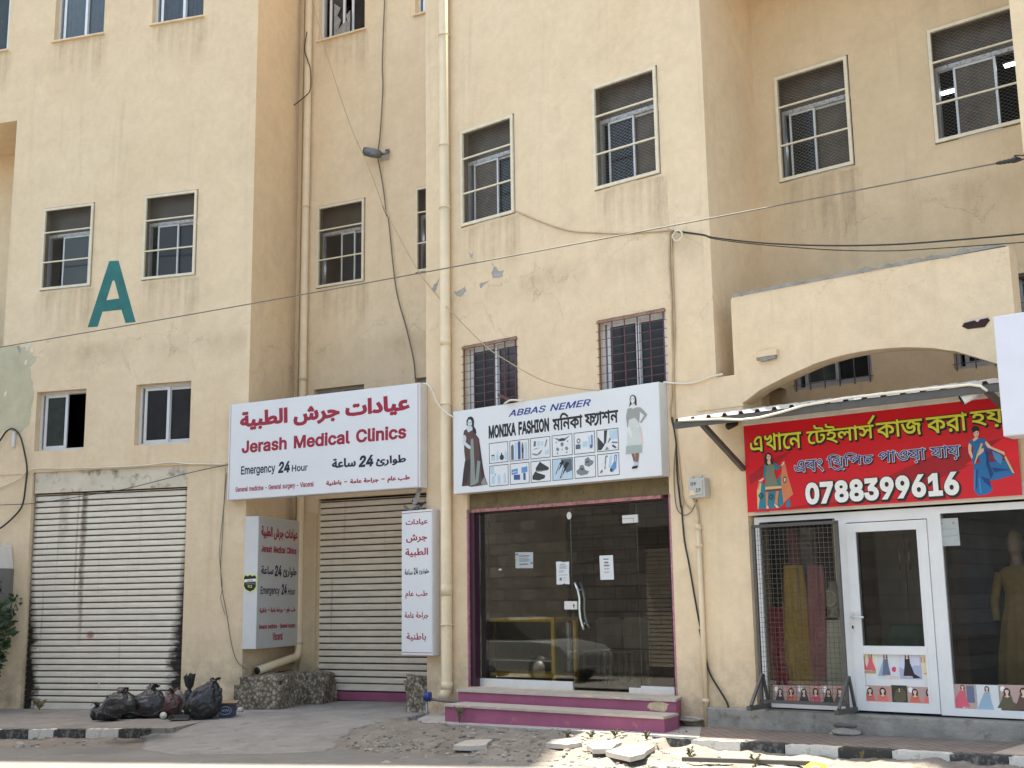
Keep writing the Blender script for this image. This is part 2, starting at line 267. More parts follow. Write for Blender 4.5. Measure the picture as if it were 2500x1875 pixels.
GLYPHS = {   # letter code: advance, outlines as x, y pairs
45: [227, [[168,122,168,94,57,94,57,122]]],
48: [227, [[82,2,50,27,31,69,24,127,31,185,51,228,82,252,124,257,161,242,187,209,201,158,201,96,188,46,162,12,124,-3],[134,29,155,48,168,81,172,127,168,173,155,206,134,225,106,229,82,218,65,191,56,152,56,103,65,63,82,37,106,25]]],
49: [227, [[38,0,38,27,195,27,195,0],[138,254,138,0,106,0,106,224,43,179,43,213,99,254]]],
50: [227, [[32,0,32,24,148,150,157,168,160,186,156,205,145,220,127,228,106,230,86,224,72,211,64,181,33,181,39,214,58,239,87,254,121,257,153,248,176,229,189,202,190,175,183,153,142,99,76,30,195,28,195,0]]],
51: [227, [[82,0,52,13,31,35,22,66,55,66,61,47,74,34,93,27,115,25,138,30,154,42,163,61,164,83,155,103,137,117,109,123,78,124,78,150,144,226,35,226,35,254,186,254,186,230,106,139,106,144,146,141,175,124,193,97,196,64,185,33,162,10,129,-2]]],
52: [227, [[20,53,20,79,123,254,155,254,54,83,207,81,207,53],[141,0,141,159,171,159,171,0]]],
53: [227, [[85,0,57,14,38,36,30,65,61,65,66,48,79,35,96,27,117,25,138,32,154,47,163,69,163,94,154,116,137,131,115,138,67,126,34,126,48,254,183,254,183,226,75,226,68,151,104,166,128,166,153,158,172,143,187,122,194,96,194,63,180,30,154,8,120,-3]]],
54: [227, [[87,0,58,17,38,45,32,81,37,111,54,147,126,254,161,254,85,146,113,157,143,154,170,138,188,113,194,79,188,44,168,17,140,0,122,-3],[130,27,148,38,160,56,164,79,160,102,148,119,130,130,107,132,87,126,72,112,64,91,64,67,72,46,87,31,107,25]]],
55: [227, [[48,0,162,224,31,226,31,254,195,254,195,224,82,0]]],
56: [227, [[84,0,53,14,33,38,26,68,30,92,42,112,76,133,51,148,37,175,37,205,50,231,73,249,104,257,138,255,166,241,184,219,191,190,184,161,164,139,150,133,184,112,196,92,200,68,193,38,173,14,142,0],[132,27,151,35,164,50,168,69,164,90,151,106,131,115,107,117,85,111,68,98,59,80,59,59,67,42,84,30,107,25],[128,147,145,155,156,169,160,188,156,206,145,220,129,228,108,230,89,225,75,214,67,197,67,178,75,162,89,150,108,145]]],
57: [227, [[140,254,169,237,188,209,194,173,189,143,172,107,100,0,65,0,141,108,113,97,83,101,56,116,38,142,32,176,39,211,58,237,87,254,104,257],[97,228,79,217,67,199,63,176,67,153,79,135,97,124,119,122,139,129,154,143,163,163,163,187,154,208,139,223,119,230]]],
65: [240, [[8,0,101,254,138,254,231,0,198,0,142,157,116,239,123,239,99,163,43,0],[55,71,55,99,185,99,185,71]]],
66: [228, [[30,0,30,254,149,251,177,237,194,215,199,187,195,165,185,149,157,131,177,125,194,112,206,90,209,61,200,33,179,13,146,1],[62,29,152,33,173,50,177,73,171,92,157,106,137,114,62,115],[62,143,135,145,152,153,164,167,168,186,160,210,138,224,62,226]]],
67: [255, [[97,2,56,27,30,70,20,127,30,184,56,227,97,252,141,258,170,252,195,240,216,221,230,196,236,174,204,174,186,208,153,226,134,228,99,220,72,198,56,162,52,114,63,72,85,43,116,28,143,27,179,40,204,80,236,80,227,52,211,28,190,11,149,-2]]],
69: [209, [[30,0,30,254,186,254,186,226,62,226,62,143,178,143,178,114,62,114,62,29,188,29,188,0]]],
70: [205, [[30,0,30,254,185,254,185,226,62,226,62,139,173,139,173,111,62,111,62,0]]],
71: [260, [[121,-3,75,13,41,47,22,97,22,157,41,208,74,242,120,257,156,256,184,246,207,230,225,208,237,174,204,174,185,207,153,226,133,228,99,220,72,198,56,162,52,114,63,72,85,43,116,28,151,28,179,40,198,62,207,101,141,100,141,128,239,128,234,65,213,29,179,5,158,-1]]],
72: [258, [[30,0,30,254,62,254,62,144,196,144,196,254,228,254,228,0,196,0,196,116,62,116,62,0]]],
73: [150, [[16,0,16,29,59,29,59,226,16,226,16,254,135,254,135,226,91,226,91,29,135,29,135,0]]],
74: [198, [[80,-3,57,4,38,16,24,35,17,59,17,86,49,86,53,49,72,29,100,25,124,37,136,73,136,254,168,254,168,73,165,46,155,25,138,9,117,0]]],
75: [233, [[52,73,52,108,80,143,182,254,224,254,114,138],[30,0,30,254,62,254,62,112,62,0],[186,0,94,130,114,155,224,0]]],
77: [314, [[30,0,30,254,76,254,139,94,161,24,154,24,176,94,238,254,284,254,284,0,252,0,252,172,256,229,232,157,171,0,143,0,82,154,58,224,61,149,61,0]]],
78: [262, [[30,0,30,254,68,254,172,91,207,27,202,27,199,87,199,254,232,254,232,0,193,0,101,145,54,226,60,227,62,174,62,0]]],
79: [267, [[97,2,57,27,30,70,20,127,30,184,57,227,97,252,146,257,192,242,226,208,244,157,244,97,226,46,192,12,146,-3],[159,31,188,49,208,81,215,127,208,173,188,205,159,224,125,227,92,216,67,191,53,151,53,103,67,64,92,38,125,27]]],
80: [222, [[30,0,30,254,149,251,180,234,198,207,204,174,198,140,180,113,149,97,55,93,55,121,137,124,157,134,169,152,172,174,169,196,157,213,137,224,62,226,62,0]]],
82: [224, [[30,0,30,254,150,251,180,235,199,209,205,176,199,143,180,118,149,102,48,99,48,128,138,130,158,139,169,155,173,176,169,198,158,214,138,224,62,226,62,0],[177,0,115,115,151,115,214,0]]],
83: [223, [[81,-1,49,13,28,37,19,68,52,68,59,48,73,34,94,26,119,25,143,30,161,42,171,59,172,79,163,92,128,110,69,128,37,151,29,167,28,203,42,230,69,249,104,257,142,255,172,241,193,218,200,189,169,189,157,214,130,228,100,228,79,222,64,209,58,192,60,174,72,161,166,127,184,115,197,99,204,76,200,46,183,19,153,2,134,-3]]],
85: [259, [[96,0,61,18,38,48,30,87,30,254,62,254,62,82,70,57,88,37,114,27,145,27,171,37,188,57,196,82,196,254,229,254,229,87,221,48,198,18,163,0,141,-4]]],
86: [240, [[102,0,8,254,42,254,98,98,124,15,117,15,141,92,197,254,231,254,139,0]]],
97: [195, [[60,-2,36,9,21,28,15,54,19,76,31,91,68,106,136,120,135,145,126,157,112,164,75,161,50,137,20,146,35,169,55,183,101,192,138,183,155,170,166,148,168,0,138,0,136,26,116,5,98,-3],[104,25,122,35,134,51,137,94,54,72,47,60,47,45,53,34,81,23]]],
99: [198, [[75,0,44,20,24,52,17,94,24,136,44,169,75,188,109,192,148,181,175,153,181,138,151,131,139,151,118,163,104,165,78,159,60,141,50,116,48,86,54,59,68,37,90,25,124,27,144,42,152,59,181,51,161,17,125,-2]]],
100: [212, [[71,0,42,19,24,51,17,94,24,137,43,169,71,188,105,192,126,186,153,160,155,254,186,254,186,0,156,0,156,29,122,0],[121,27,140,41,152,64,156,95,152,125,140,148,121,162,95,165,72,156,57,137,49,110,49,79,57,52,73,33,95,24]]],
101: [202, [[76,0,44,20,24,51,17,93,24,136,43,168,74,188,109,192,133,187,155,175,172,154,183,125,186,85,37,85,37,110,169,110,155,101,151,128,140,149,121,162,96,165,73,157,57,140,49,118,48,81,55,53,71,34,93,24,130,28,153,53,182,45,172,24,153,8,128,-2]]],
103: [213, [[80,-73,55,-65,37,-51,25,-35,52,-23,73,-42,92,-48,121,-47,146,-33,156,-3,153,34,134,13,116,4,89,3,56,13,32,37,19,73,19,118,32,155,56,180,89,192,117,190,146,170,154,159,157,190,186,190,186,-4,179,-38,159,-61,130,-73],[121,32,140,45,152,67,156,96,152,126,141,148,121,162,96,165,73,156,57,137,49,111,49,81,57,56,73,38,96,30]]],
104: [205, [[57,0,26,0,26,254,57,254,57,144,51,144,70,176,97,190,128,191,153,181,170,160,178,130,179,0,148,0,148,126,136,152,113,164,90,162,72,153,61,137]]],
105: [83, [[26,0,26,190,57,190,57,0],[32,224,23,232,21,245,27,256,38,262,52,260,61,251,63,238,57,227,45,222]]],
108: [95, [[47,3,30,21,26,42,26,254,57,254,57,49,59,34,66,27,85,27,89,1]]],
109: [305, [[26,0,26,190,56,190,54,148,63,169,77,183,95,191,118,193,144,180,160,147,156,147,165,167,181,182,201,191,225,193,249,186,267,170,277,144,278,0,248,0,247,135,236,156,215,165,195,163,180,155,171,141,168,0,137,0,137,136,126,156,106,165,87,163,72,155,61,140,57,119,57,0]]],
110: [205, [[57,0,26,0,26,190,56,190,56,144,51,144,70,176,97,190,128,191,153,181,170,160,178,130,179,0,148,0,148,126,136,152,113,164,90,162,72,153,61,137]]],
111: [208, [[75,0,44,20,24,52,17,94,24,136,44,169,75,188,114,192,149,180,175,154,189,116,189,72,175,34,149,8,114,-4],[124,27,144,42,156,65,160,94,156,122,144,146,124,161,96,165,73,155,57,135,49,109,49,79,57,53,73,33,96,24]]],
114: [130, [[26,0,26,190,56,190,58,160,71,180,93,191,122,192,119,162,98,163,80,157,66,146,58,129,57,0]]],
115: [182, [[69,-2,45,7,27,24,18,47,47,53,58,33,78,24,105,24,126,35,134,51,130,65,116,74,65,88,36,104,24,129,27,155,41,175,64,188,94,192,121,188,142,177,162,145,134,139,125,154,107,165,81,165,61,155,54,139,59,124,74,115,125,102,153,86,165,61,162,35,147,14,123,1]]],
117: [205, [[70,0,47,13,32,36,26,69,26,190,57,190,57,64,68,37,92,26,115,27,132,37,144,53,148,76,148,190,179,190,179,0,149,0,149,46,154,46,135,13,107,-1]]],
121: [195, [[31,-43,58,-43,67,-34,81,-1,9,190,42,190,97,30,103,10,92,10,107,64,153,190,186,190,102,-29,91,-49,78,-63,43,-73,25,-70]]],
2434: [166, [[47,119,83,92,144,24,160,-3,136,-16,86,49,28,95],[32,201,43,219,61,231,83,235,105,231,123,219,134,201,136,178,129,157,115,141,95,133,71,133,51,141,37,157,30,178],[58,171,70,159,88,157,103,164,110,179,107,197,96,208,78,211,63,203,56,189]]],
2439: [201, [[136,235,131,255,117,263,40,268,21,276,6,289,-2,308,-2,343,26,343,27,312,43,296,129,289,146,281,156,269,163,235],[123,186,153,170,170,148,176,123,172,100,162,82,144,67,120,58,89,53,93,58,152,32,204,-4,187,-24,121,20,57,48,17,58,23,84,65,77,98,78,125,86,140,100,145,117,140,142,118,159,72,160,61,154,56,138,58,128,30,125,27,143,29,161,42,176,64,186],[66,176,58,194,28,210,37,227,75,212,91,195,96,177],[204,235,204,209,-4,209,-4,235]]],
2447: [287, [[210,237,240,222,248,210,252,185,252,0,224,0,208,26,177,33,92,27,47,40,29,58,19,86,22,143,50,136,49,88,56,72,84,56,181,61,203,56,223,40,220,200,212,207,195,211,174,207,140,181,126,149,131,136,163,132,167,105,128,104,105,119,96,148,101,173,115,197,137,218,164,232]]],
2451: [279, [[223,233,238,223,248,210,254,176,245,150,225,130,182,107,170,134,203,149,221,169,222,193,212,206,193,211,153,200,129,177,128,158,146,150,138,121,111,132,97,151,96,173,106,194,124,213,148,228,177,237],[257,73,249,52,234,35,213,23,161,16,121,25,85,48,54,85,27,139,11,192,39,200,66,126,97,77,137,51,181,45,212,55,222,65,227,92,217,111,193,128,223,141,245,123,256,99]]],
2453: [305, [[309,235,309,209,186,209,186,179,186,0,157,0,134,34,101,63,61,84,29,92,14,128,133,185,165,196,157,180,157,209,-4,209,-4,235],[157,177,165,166,101,141,49,115,84,104,119,83,148,57,162,34,157,58],[286,94,278,77,262,64,214,62,220,89,236,88,253,95,258,108,251,134,220,156,181,166,182,194,226,184,261,163,283,135,287,118]]],
2454: [263, [[267,235,267,209,227,209,227,0,198,0,157,46,99,81,63,90,54,125,72,112,121,98,158,78,199,40,198,73,198,260,218,260,227,235],[166,154,147,129,117,113,79,104,61,108,54,125,96,132,124,144,139,161,142,181,137,198,120,216,140,237,158,216,169,191],[45,167,23,186,19,211,26,235,56,230,50,202,57,193,81,192,109,213,120,232,140,237,138,211,123,189,104,173,82,164]]],
2458: [215, [[218,235,218,209,65,209,66,61,75,41,92,36,115,41,151,71,162,90,166,112,161,126,93,141,63,166,65,202,93,170,115,162,161,159,185,148,193,134,196,116,189,80,169,49,145,27,120,14,90,9,56,19,39,46,36,209,-4,209,-4,235]]],
2460: [347, [[126,27,93,40,64,65,38,104,11,176,40,184,62,120,89,79,123,57,164,53,195,65,209,92,202,133,223,136,187,107,166,99,142,98,122,103,107,115,99,134,100,159,115,186,149,209,-4,209,-4,235,351,235,351,209,210,209,190,204,154,184,135,166,128,151,128,136,135,127,146,124,168,128,198,150,232,135,238,101,235,74,221,49,194,30,175,25],[309,28,316,4,288,-3,274,66,279,126,286,147,245,152,215,165,193,186,180,206,209,212,220,196,237,183,261,176,303,175,320,148,309,122,304,94]]],
2463: [215, [[218,235,218,209,65,209,69,49,75,41,92,36,115,41,135,53,151,71,162,92,166,113,162,129,150,137,120,135,119,163,163,164,180,156,192,139,196,115,189,80,169,49,145,27,120,14,90,9,56,19,39,46,36,209,-4,209,-4,235],[150,235,145,255,131,263,46,268,27,276,12,289,4,308,4,343,32,343,33,312,49,296,143,289,160,281,170,269,177,235]]],
2469: [244, [[248,235,248,209,208,209,208,0,179,0,153,32,119,59,79,80,44,90,35,125,55,112,100,99,137,79,180,40,179,73,179,260,199,260,208,235],[106,234,131,221,146,201,151,176,147,154,136,135,116,121,60,104,42,108,35,125,77,132,104,144,118,161,120,183,110,201,87,210,60,207,47,197,47,177,57,169,40,145,21,164,15,193,22,212,39,227,64,236]]],
2472: [229, [[232,235,232,209,193,209,193,0,164,0,164,92,170,71,124,117,100,130,76,133,58,125,49,109,51,91,64,78,81,70,67,43,36,62,20,89,19,119,30,140,49,154,71,160,100,158,126,147,171,107,165,106,164,209,-4,209,-4,235]]],
2474: [271, [[275,235,275,209,235,209,235,0,206,0,206,150,214,126,171,182,133,207,113,210,90,207,41,168,60,176,82,174,102,159,107,123,102,125,174,195,193,175,86,74,63,95,74,104,83,130,79,143,68,150,37,144,8,171,59,222,87,235,118,238,148,230,175,212,207,173,206,260,226,260,235,235]]],
2475: [317, [[321,235,321,209,49,209,69,203,124,167,129,142,47,100,43,107,86,95,120,79,169,40,168,193,229,186,257,175,280,157,292,140,299,120,299,99,292,81,278,67,228,61,230,88,262,92,269,105,267,127,242,152,198,164,198,0,168,0,142,31,110,54,69,72,32,80,18,115,95,157,37,185,18,190,30,216,31,209,-4,209,-4,235]]],
2476: [226, [[229,235,229,209,190,209,190,0,160,0,137,34,103,63,63,83,29,92,14,128,74,161,169,198,160,182,160,209,-4,209,-4,235],[160,179,168,169,49,115,84,104,119,84,150,58,166,33,161,58]]],
2478: [235, [[239,235,239,209,199,209,199,0,170,0,170,51,177,31,134,86,110,103,84,106,66,99,56,83,59,64,74,50,92,42,83,13,55,26,37,43,27,63,25,86,34,109,51,125,73,133,102,132,131,122,155,103,178,72,172,70,170,209,-4,209,-4,235],[113,116,84,122,79,151,65,171,41,182,14,187,19,214,80,196,97,181,108,159]]],
2479: [237, [[241,235,241,209,201,209,201,0,172,0,144,31,111,55,70,72,32,80,18,115,95,157,37,185,18,190,30,216,31,209,-4,209,-4,235],[172,209,56,208,105,182,124,167,129,142,47,100,43,106,90,95,127,76,178,31,173,30,172,58]]],
2480: [226, [[229,235,229,209,190,209,190,0,160,0,137,34,103,63,63,83,29,92,14,128,74,161,169,198,160,182,160,209,-4,209,-4,235],[160,179,168,169,49,115,84,104,119,84,150,58,166,33,161,58],[60,0,50,9,48,23,54,36,66,42,80,40,90,30,92,16,86,4,74,-2]]],
2482: [277, [[280,235,280,209,241,209,241,0,212,0,214,117,200,133,185,142,162,140,155,134,151,106,127,101,121,122,109,138,94,147,63,145,49,126,50,108,64,90,91,76,81,48,54,60,33,77,20,100,18,128,26,150,43,167,66,175,94,175,119,166,140,145,134,145,145,161,162,170,181,170,216,150,213,148,212,209,-4,209,-4,235]]],
2486: [256, [[260,235,260,209,220,209,220,0,191,0,191,194,191,260,211,260,220,235],[154,236,173,227,190,212,202,193,201,153,179,189,153,208,126,209,110,199,104,178,112,158,137,145,156,143,154,114,119,121,96,136,84,159,82,187,89,213,105,229,126,237],[48,236,70,225,86,205,92,174,87,151,72,130,47,117,20,114,18,143,44,146,59,155,67,168,68,183,59,202,36,210,0,206,-3,235]]],
2488: [258, [[262,235,262,209,222,209,222,0,193,0,193,134,202,110,171,141,153,137,104,62,90,52,71,48,41,59,13,92,36,106,51,85,62,78,83,83,141,165,157,170,175,165,203,142,195,141,193,209,-4,209,-4,235],[103,103,88,159,72,173,14,187,20,216,87,195,103,182,113,165,119,135]]],
2489: [201, [[123,186,153,170,170,148,176,123,172,100,162,82,144,67,120,58,89,53,93,58,152,32,204,-4,187,-24,121,20,57,48,17,58,23,84,65,77,98,78,125,86,140,100,145,117,140,142,118,159,72,160,61,154,56,138,58,128,30,125,27,143,29,161,42,176,64,186],[66,176,58,194,28,210,37,227,75,212,91,195,96,177],[204,235,204,209,-4,209,-4,235]]],
2492: [0, [[-107,-67,-117,-58,-119,-44,-113,-31,-100,-25,-86,-27,-76,-37,-74,-51,-80,-63,-93,-69]]],
2494: [101, [[104,235,104,209,65,209,65,0,36,0,36,178,26,196,10,207,-4,209,-4,235,13,233,37,213,36,260,56,260,64,235]]],
2495: [101, [[104,235,104,209,65,209,65,0,36,0,36,209,-4,209,-4,235,31,235,8,266,29,300,55,326,87,343,126,347,157,342,215,315,267,277,251,256,179,306,148,317,115,319,87,312,65,297,40,262,61,235]]],
2503: [131, [[135,235,135,209,112,203,91,189,71,168,56,141,49,108,51,70,64,44,82,30,114,27,132,35,145,12,109,-1,82,0,51,16,29,46,19,87,23,134,41,174,70,204,106,223,73,209,-4,209,-4,235]]],
65161: [225, [[12,22,21,52,43,44,33,-3,38,-18,64,-39,106,-44,135,-40,173,-19,183,2,118,40,113,52,115,70,125,89,159,118,181,124,219,116,211,93,192,100,166,95,143,77,138,56,206,15,210,4,205,-15,191,-34,168,-52,136,-64,97,-69,69,-66,44,-58,25,-45,13,-25],[37,77,37,94,55,98,55,92,44,100,35,113,34,127,49,144,74,146,76,130,52,128,52,112,67,102,87,108,92,93]]],
65165: [71, [[27,0,21,212,45,212,51,0]]],
65166: [86, [[62,0,41,9,31,25,27,49,21,212,46,212,53,44,57,31,68,25,97,21,100,8,95,1]]],
65168: [324, [[116,-6,123,18,186,24,247,48,271,70,289,56,286,42,293,29,327,23,338,15,333,1,297,1,276,9,265,23,265,38,270,36,221,9,153,-5],[116,-6,48,3,26,14,13,31,10,66,17,100,39,93,34,49,45,32,68,22,123,18,129,3],[124,-55,127,-38,144,-35,152,-50,140,-62]]],
65169: [80, [[0,-1,3,23,35,28,41,37,40,66,25,111,49,119,60,83,65,48,57,19,35,4],[18,-49,21,-32,38,-29,46,-44,34,-56]]],
65170: [102, [[0,-1,3,23,30,29,46,84,69,77,64,39,67,31,111,22,116,9,104,-1,64,5,54,15,49,29,57,29,40,7],[37,-49,40,-32,57,-29,65,-44,53,-56]]],
65172: [144, [[126,0,107,8,94,24,88,50,83,153,107,153,114,41,121,29,147,23,158,15,153,1],[99,31,73,26,48,27,28,35,14,48,9,66,13,85,25,102,64,126,90,131,94,106,55,98,35,80,35,61,55,51,94,53],[80,195,83,212,100,215,107,199,95,187],[39,195,42,212,59,215,67,199,55,187]]],
65173: [294, [[116,-6,123,18,210,23,236,29,251,40,256,54,241,111,264,119,275,86,279,52,271,29,252,12,218,1],[116,-6,48,3,26,14,13,31,10,66,17,100,39,93,34,49,45,32,68,22,123,18,129,3],[152,127,155,144,172,147,179,131,167,119],[111,127,114,144,131,147,139,131,127,119]]],
65175: [89, [[0,-1,3,23,40,27,47,36,46,66,31,111,55,119,66,83,71,47,67,28,57,14,42,4],[51,158,54,175,71,178,79,162,67,150],[11,158,13,175,31,178,38,162,26,150]]],
65183: [175, [[0,-1,3,23,50,29,114,57,84,75,23,77,18,99,43,104,82,99,144,70,161,68,163,47,127,38,48,4],[69,-47,72,-30,89,-27,97,-43,85,-55]]],
65187: [175, [[0,-1,3,23,50,29,114,57,84,75,23,77,18,99,43,104,82,99,144,70,161,68,163,47,127,38,48,4]]],
65188: [189, [[158,2,133,19,125,41,142,52,150,37,160,28,194,23,204,13,196,0],[0,-1,3,23,50,29,114,57,84,75,23,77,18,99,43,104,82,99,144,70,161,68,163,47,127,38,48,4]]],
65193: [141, [[10,13,25,32,58,23,94,29,101,37,102,59,65,126,86,139,120,80,128,42,122,24,108,8,82,-1,39,1]]],
65196: [158, [[94,29,101,37,102,59,65,126,86,139,115,88,132,47,148,25,165,22,172,11,163,-1,135,4,122,14,113,37,125,47,122,28,111,12,89,1,43,0,10,13,25,32,58,23],[52,174,55,191,72,194,80,178,68,166]]],
65197: [109, [[1,-68,-7,-46,32,-28,54,-7,65,16,65,48,47,90,68,100,88,45,88,19,81,-6,50,-43]]],
65198: [117, [[1,-69,-7,-46,23,-34,44,-18,65,15,67,32,63,55,47,90,68,100,102,27,127,22,132,9,120,-1,103,0,90,7,78,31,88,26,82,-3,67,-28,22,-61]]],
65203: [232, [[0,-1,3,23,25,27,37,53,44,82,66,73,61,33,68,25,98,24,113,37,123,84,145,77,140,35,150,25,176,24,193,35,192,70,178,111,202,119,213,83,217,48,206,15,180,0,144,2,132,9,124,29,134,29,114,3,79,-1,54,8,44,31,53,33,44,14,31,4]]],
65205: [358, [[73,-67,49,-60,29,-47,16,-29,9,9,21,52,43,44,34,-4,41,-24,58,-37,81,-44,109,-44,133,-38,149,-28,163,0,161,37,150,78,174,84,185,43,199,25,219,23,234,31,247,84,269,77,264,35,274,25,312,26,319,33,319,62,304,111,328,119,339,83,343,47,340,28,331,13,304,0,273,0,255,11,248,29,258,29,240,5,210,-1,189,6,178,21,189,12,175,-33,157,-51,131,-64],[231,170,234,186,251,189,259,174,247,162],[211,137,214,154,231,157,238,141,226,129],[251,137,254,154,271,157,279,141,267,129]]],
65219: [201, [[0,-1,3,23,124,27,145,34,159,43,163,66,148,82,133,85,110,80,68,50,40,16,14,17,54,67,79,89,106,104,135,109,158,105,175,93,185,75,187,54,177,31,152,13,101,1],[28,28,22,212,46,212,52,49]]],
65220: [210, [[182,2,147,17,175,28,224,16,221,3,213,-1],[0,-1,3,23,124,27,145,34,159,43,163,66,148,82,133,85,110,80,68,50,40,16,14,17,54,67,79,89,106,104,135,109,158,105,175,93,185,75,187,54,177,31,152,13,101,1],[28,28,22,212,46,212,52,49]]],
65227: [149, [[0,-1,3,23,51,26,31,46,24,63,24,86,34,108,53,123,93,130,111,126,108,103,89,106,62,100,52,91,49,65,61,46,81,35,109,37,132,47,140,26,74,5]]],
65247: [77, [[0,-1,3,23,23,25,32,32,35,45,29,212,53,212,59,46,56,26,48,12,32,3]]],
65249: [143, [[22,-116,9,-57,6,-11,12,12,26,28,44,37,88,41,109,38,105,68,89,87,65,87,39,60,21,70,34,91,49,105,84,113,103,107,117,94,131,59,130,31,121,9,75,17,43,10,34,0,31,-34,45,-111]]],
65251: [156, [[0,-1,3,23,24,32,56,89,83,106,98,105,124,87,137,56,137,35,129,16,116,5,83,1,36,22,47,40,86,25,109,28,116,42,109,68,99,78,80,80,63,60,42,19,21,1]]],
65256: [102, [[0,-1,3,23,30,29,46,84,69,77,64,39,67,31,111,22,116,9,104,-1,64,5,54,15,49,29,57,29,40,7],[33,122,36,139,53,142,61,127,49,115]]],
65262: [140, [[17,-68,12,-44,61,-31,78,-18,89,2,93,29,88,57,75,73,62,75,46,58,44,35,54,26,147,22,155,11,145,-1,64,-1,44,2,29,11,20,26,24,64,46,92,60,99,79,99,97,88,110,68,116,36,112,-3,94,-35,63,-57]]],
65267: [89, [[0,-1,3,23,40,27,47,36,46,66,31,111,55,119,66,83,71,47,67,28,57,14,42,4],[42,-50,44,-33,61,-30,69,-45,57,-57],[1,-50,4,-33,21,-30,29,-45,17,-57]]],
65268: [111, [[0,-1,3,23,35,29,52,84,75,77,69,40,74,29,124,18,123,4,115,-1,78,1,59,14,55,29,63,29,46,7],[61,-50,64,-33,81,-30,89,-45,77,-57],[21,-50,24,-33,41,-30,48,-45,36,-57]]],
}
GL = {}
for _k, _v in GLYPHS.items(): GL[chr(_k)] = (_v[0], [list(zip(c[0::2], c[1::2])) for c in _v[1]])
GL['<'] = (0, [_stroke_poly([(-75, 262), (-30, 320), (28, 402)], 34)])                                             # the stroke over a Bengali letter
GL['>'] = (118, [_stroke_poly([(0, 150), (22, 205), (62, 222), (92, 190), (94, 120), (70, 50), (20, 4), (-18, 14)], 34)])   # the wavy tail
GL['^'] = (0, [_stroke_poly([(-236, -6), (-190, -62), (-128, -80), (-70, -48), (-14, -92)], 32)])                  # the hook below
def text(mb, s, x0, z0, x1, z1, y, m, off=0, slant=0.0, dx=0, dz=0, full=False):
    """lay the string s out, scale it to the box x0..x1, z0..z1 and fill its outlines at depth y"""
    x = 0; items = []; wi = []; wd = 0
    if isinstance(mb, MB): mb = [mb] * (1 + s.count(' '))
    else: mb += [MB() for _ in range(1 + s.count(' '))]           # one mesh per word
    for ch in s:
        if ch == ' ': x += 85 if ord(s[0]) > 60000 else 140; wd += 1; continue
        a, cs = GL[ch]; items.append([[(p[0] + x + slant * p[1], p[1]) for p in c] for c in cs]); wi.append(wd); x += a
    xs = [p[0] for g in items for c in g for p in c]; ys = [p[1] for g in items for c in g for p in c]
    ax, bx, az, bz = min(xs), max(xs), min(ys), max(ys); kx = (x1 - x0) / (bx - ax); kz = (z1 - z0) / (bz - az); j = 0
    for gi, g in enumerate(items):
        sg = _signed(max(g, key=lambda c: abs(_signed(c)))) > 0; j += 1; yy = y - .00025 * (j % 4)
        cs = [_offset(c, off, sg) for c in g]; ed = [(c[i - 1], c[i]) for c in cs for i in range(len(c))]; ed = [e for e in ed if abs(e[0][1] - e[1][1]) > 1e-6]
        cut = {round(p[1], 3) for c in cs for p in c}
        for i in range(len(ed)):                                   # where outlines cross
            (ax_, ay_), (bx_, by_) = ed[i]
            for k in range(i + 2, len(ed)):
                (cx_, cy_), (dx_, dy_) = ed[k]; den = (bx_ - ax_) * (dy_ - cy_) - (by_ - ay_) * (dx_ - cx_)
                if abs(den) < 1e-9: continue
                t = ((cx_ - ax_) * (dy_ - cy_) - (cy_ - ay_) * (dx_ - cx_)) / den; u = ((cx_ - ax_) * (by_ - ay_) - (cy_ - ay_) * (bx_ - ax_)) / den
                if 0 < t < 1 and 0 < u < 1: cut.add(round(ay_ + t * (by_ - ay_), 3))
        cut = sorted(cut); f = lambda p: ((p[0] - ax) * kx + x0 + dx, yy, (p[1] - az) * kz + z0 + dz)
        for ya, yb in zip(cut, cut[1:]):
            if yb - ya < 1e-3: continue
            ym = (ya + yb) / 2; hits = []
            for (p, q) in ed:
                if (p[1] - ym) * (q[1] - ym) < 0:
                    at_ = lambda v: p[0] + (q[0] - p[0]) * (v - p[1]) / (q[1] - p[1]); hits.append((at_(ym), at_(ya), at_(yb), 1 if q[1] > p[1] else -1))
            hits.sort(); wn = 0
            for h, nx_ in zip(hits, hits[1:]):
                wn += h[3]
                if wn: mb[wi[gi]].add([f((h[1], ya)), f((nx_[1], ya)), f((nx_[2], yb)), f((h[2], yb))], [(0, 1, 2, 3)], m)
def tbox(sec, y, r, lb, rt):                     # box from a left-bottom and a right-top place
    a = sec.at(Q(r, *lb), y); b = sec.at(Q(r, *rt), y); return a[0], a[1], b[0], b[1]
# ------------------------------------------------------------------ shared materials
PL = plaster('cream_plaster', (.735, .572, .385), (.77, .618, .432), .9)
PLR = plaster('cream_plaster_shaded', (.61, .465, .30), (.66, .515, .345), 1.2)  # same plaster, with the shade of the recess put into its colour
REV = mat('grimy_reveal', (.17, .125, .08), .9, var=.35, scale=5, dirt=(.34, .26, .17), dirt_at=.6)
CONC = mat('bare_concrete', (.30, .28, .25), .9, var=.25, scale=4, bump=.6, bscale=30, dirt=(.16, .14, .12))
CONCL = mat('pale_concrete', (.46, .43, .385), .88, var=.14, scale=2.2, bump=.35, bscale=35, dirt=(.3, .275, .24), dirt_at=.56)
GREYP = mat('bare_grey_patch', (.36, .34, .31), .9, var=.3, scale=14, bump=.5)
ALU = mat('white_aluminium', (.72, .73, .74), .35, .3, var=.06, scale=8, dirt=(.4, .37, .33), dirt_at=.66)
ALUD = mat('dull_aluminium', (.42, .42, .43), .4, .5, var=.15, scale=8)
GUARD = mat('cream_painted_steel', (.68, .60, .45), .55, var=.1, scale=12, dirt=(.20, .10, .05), dirt_at=.63)
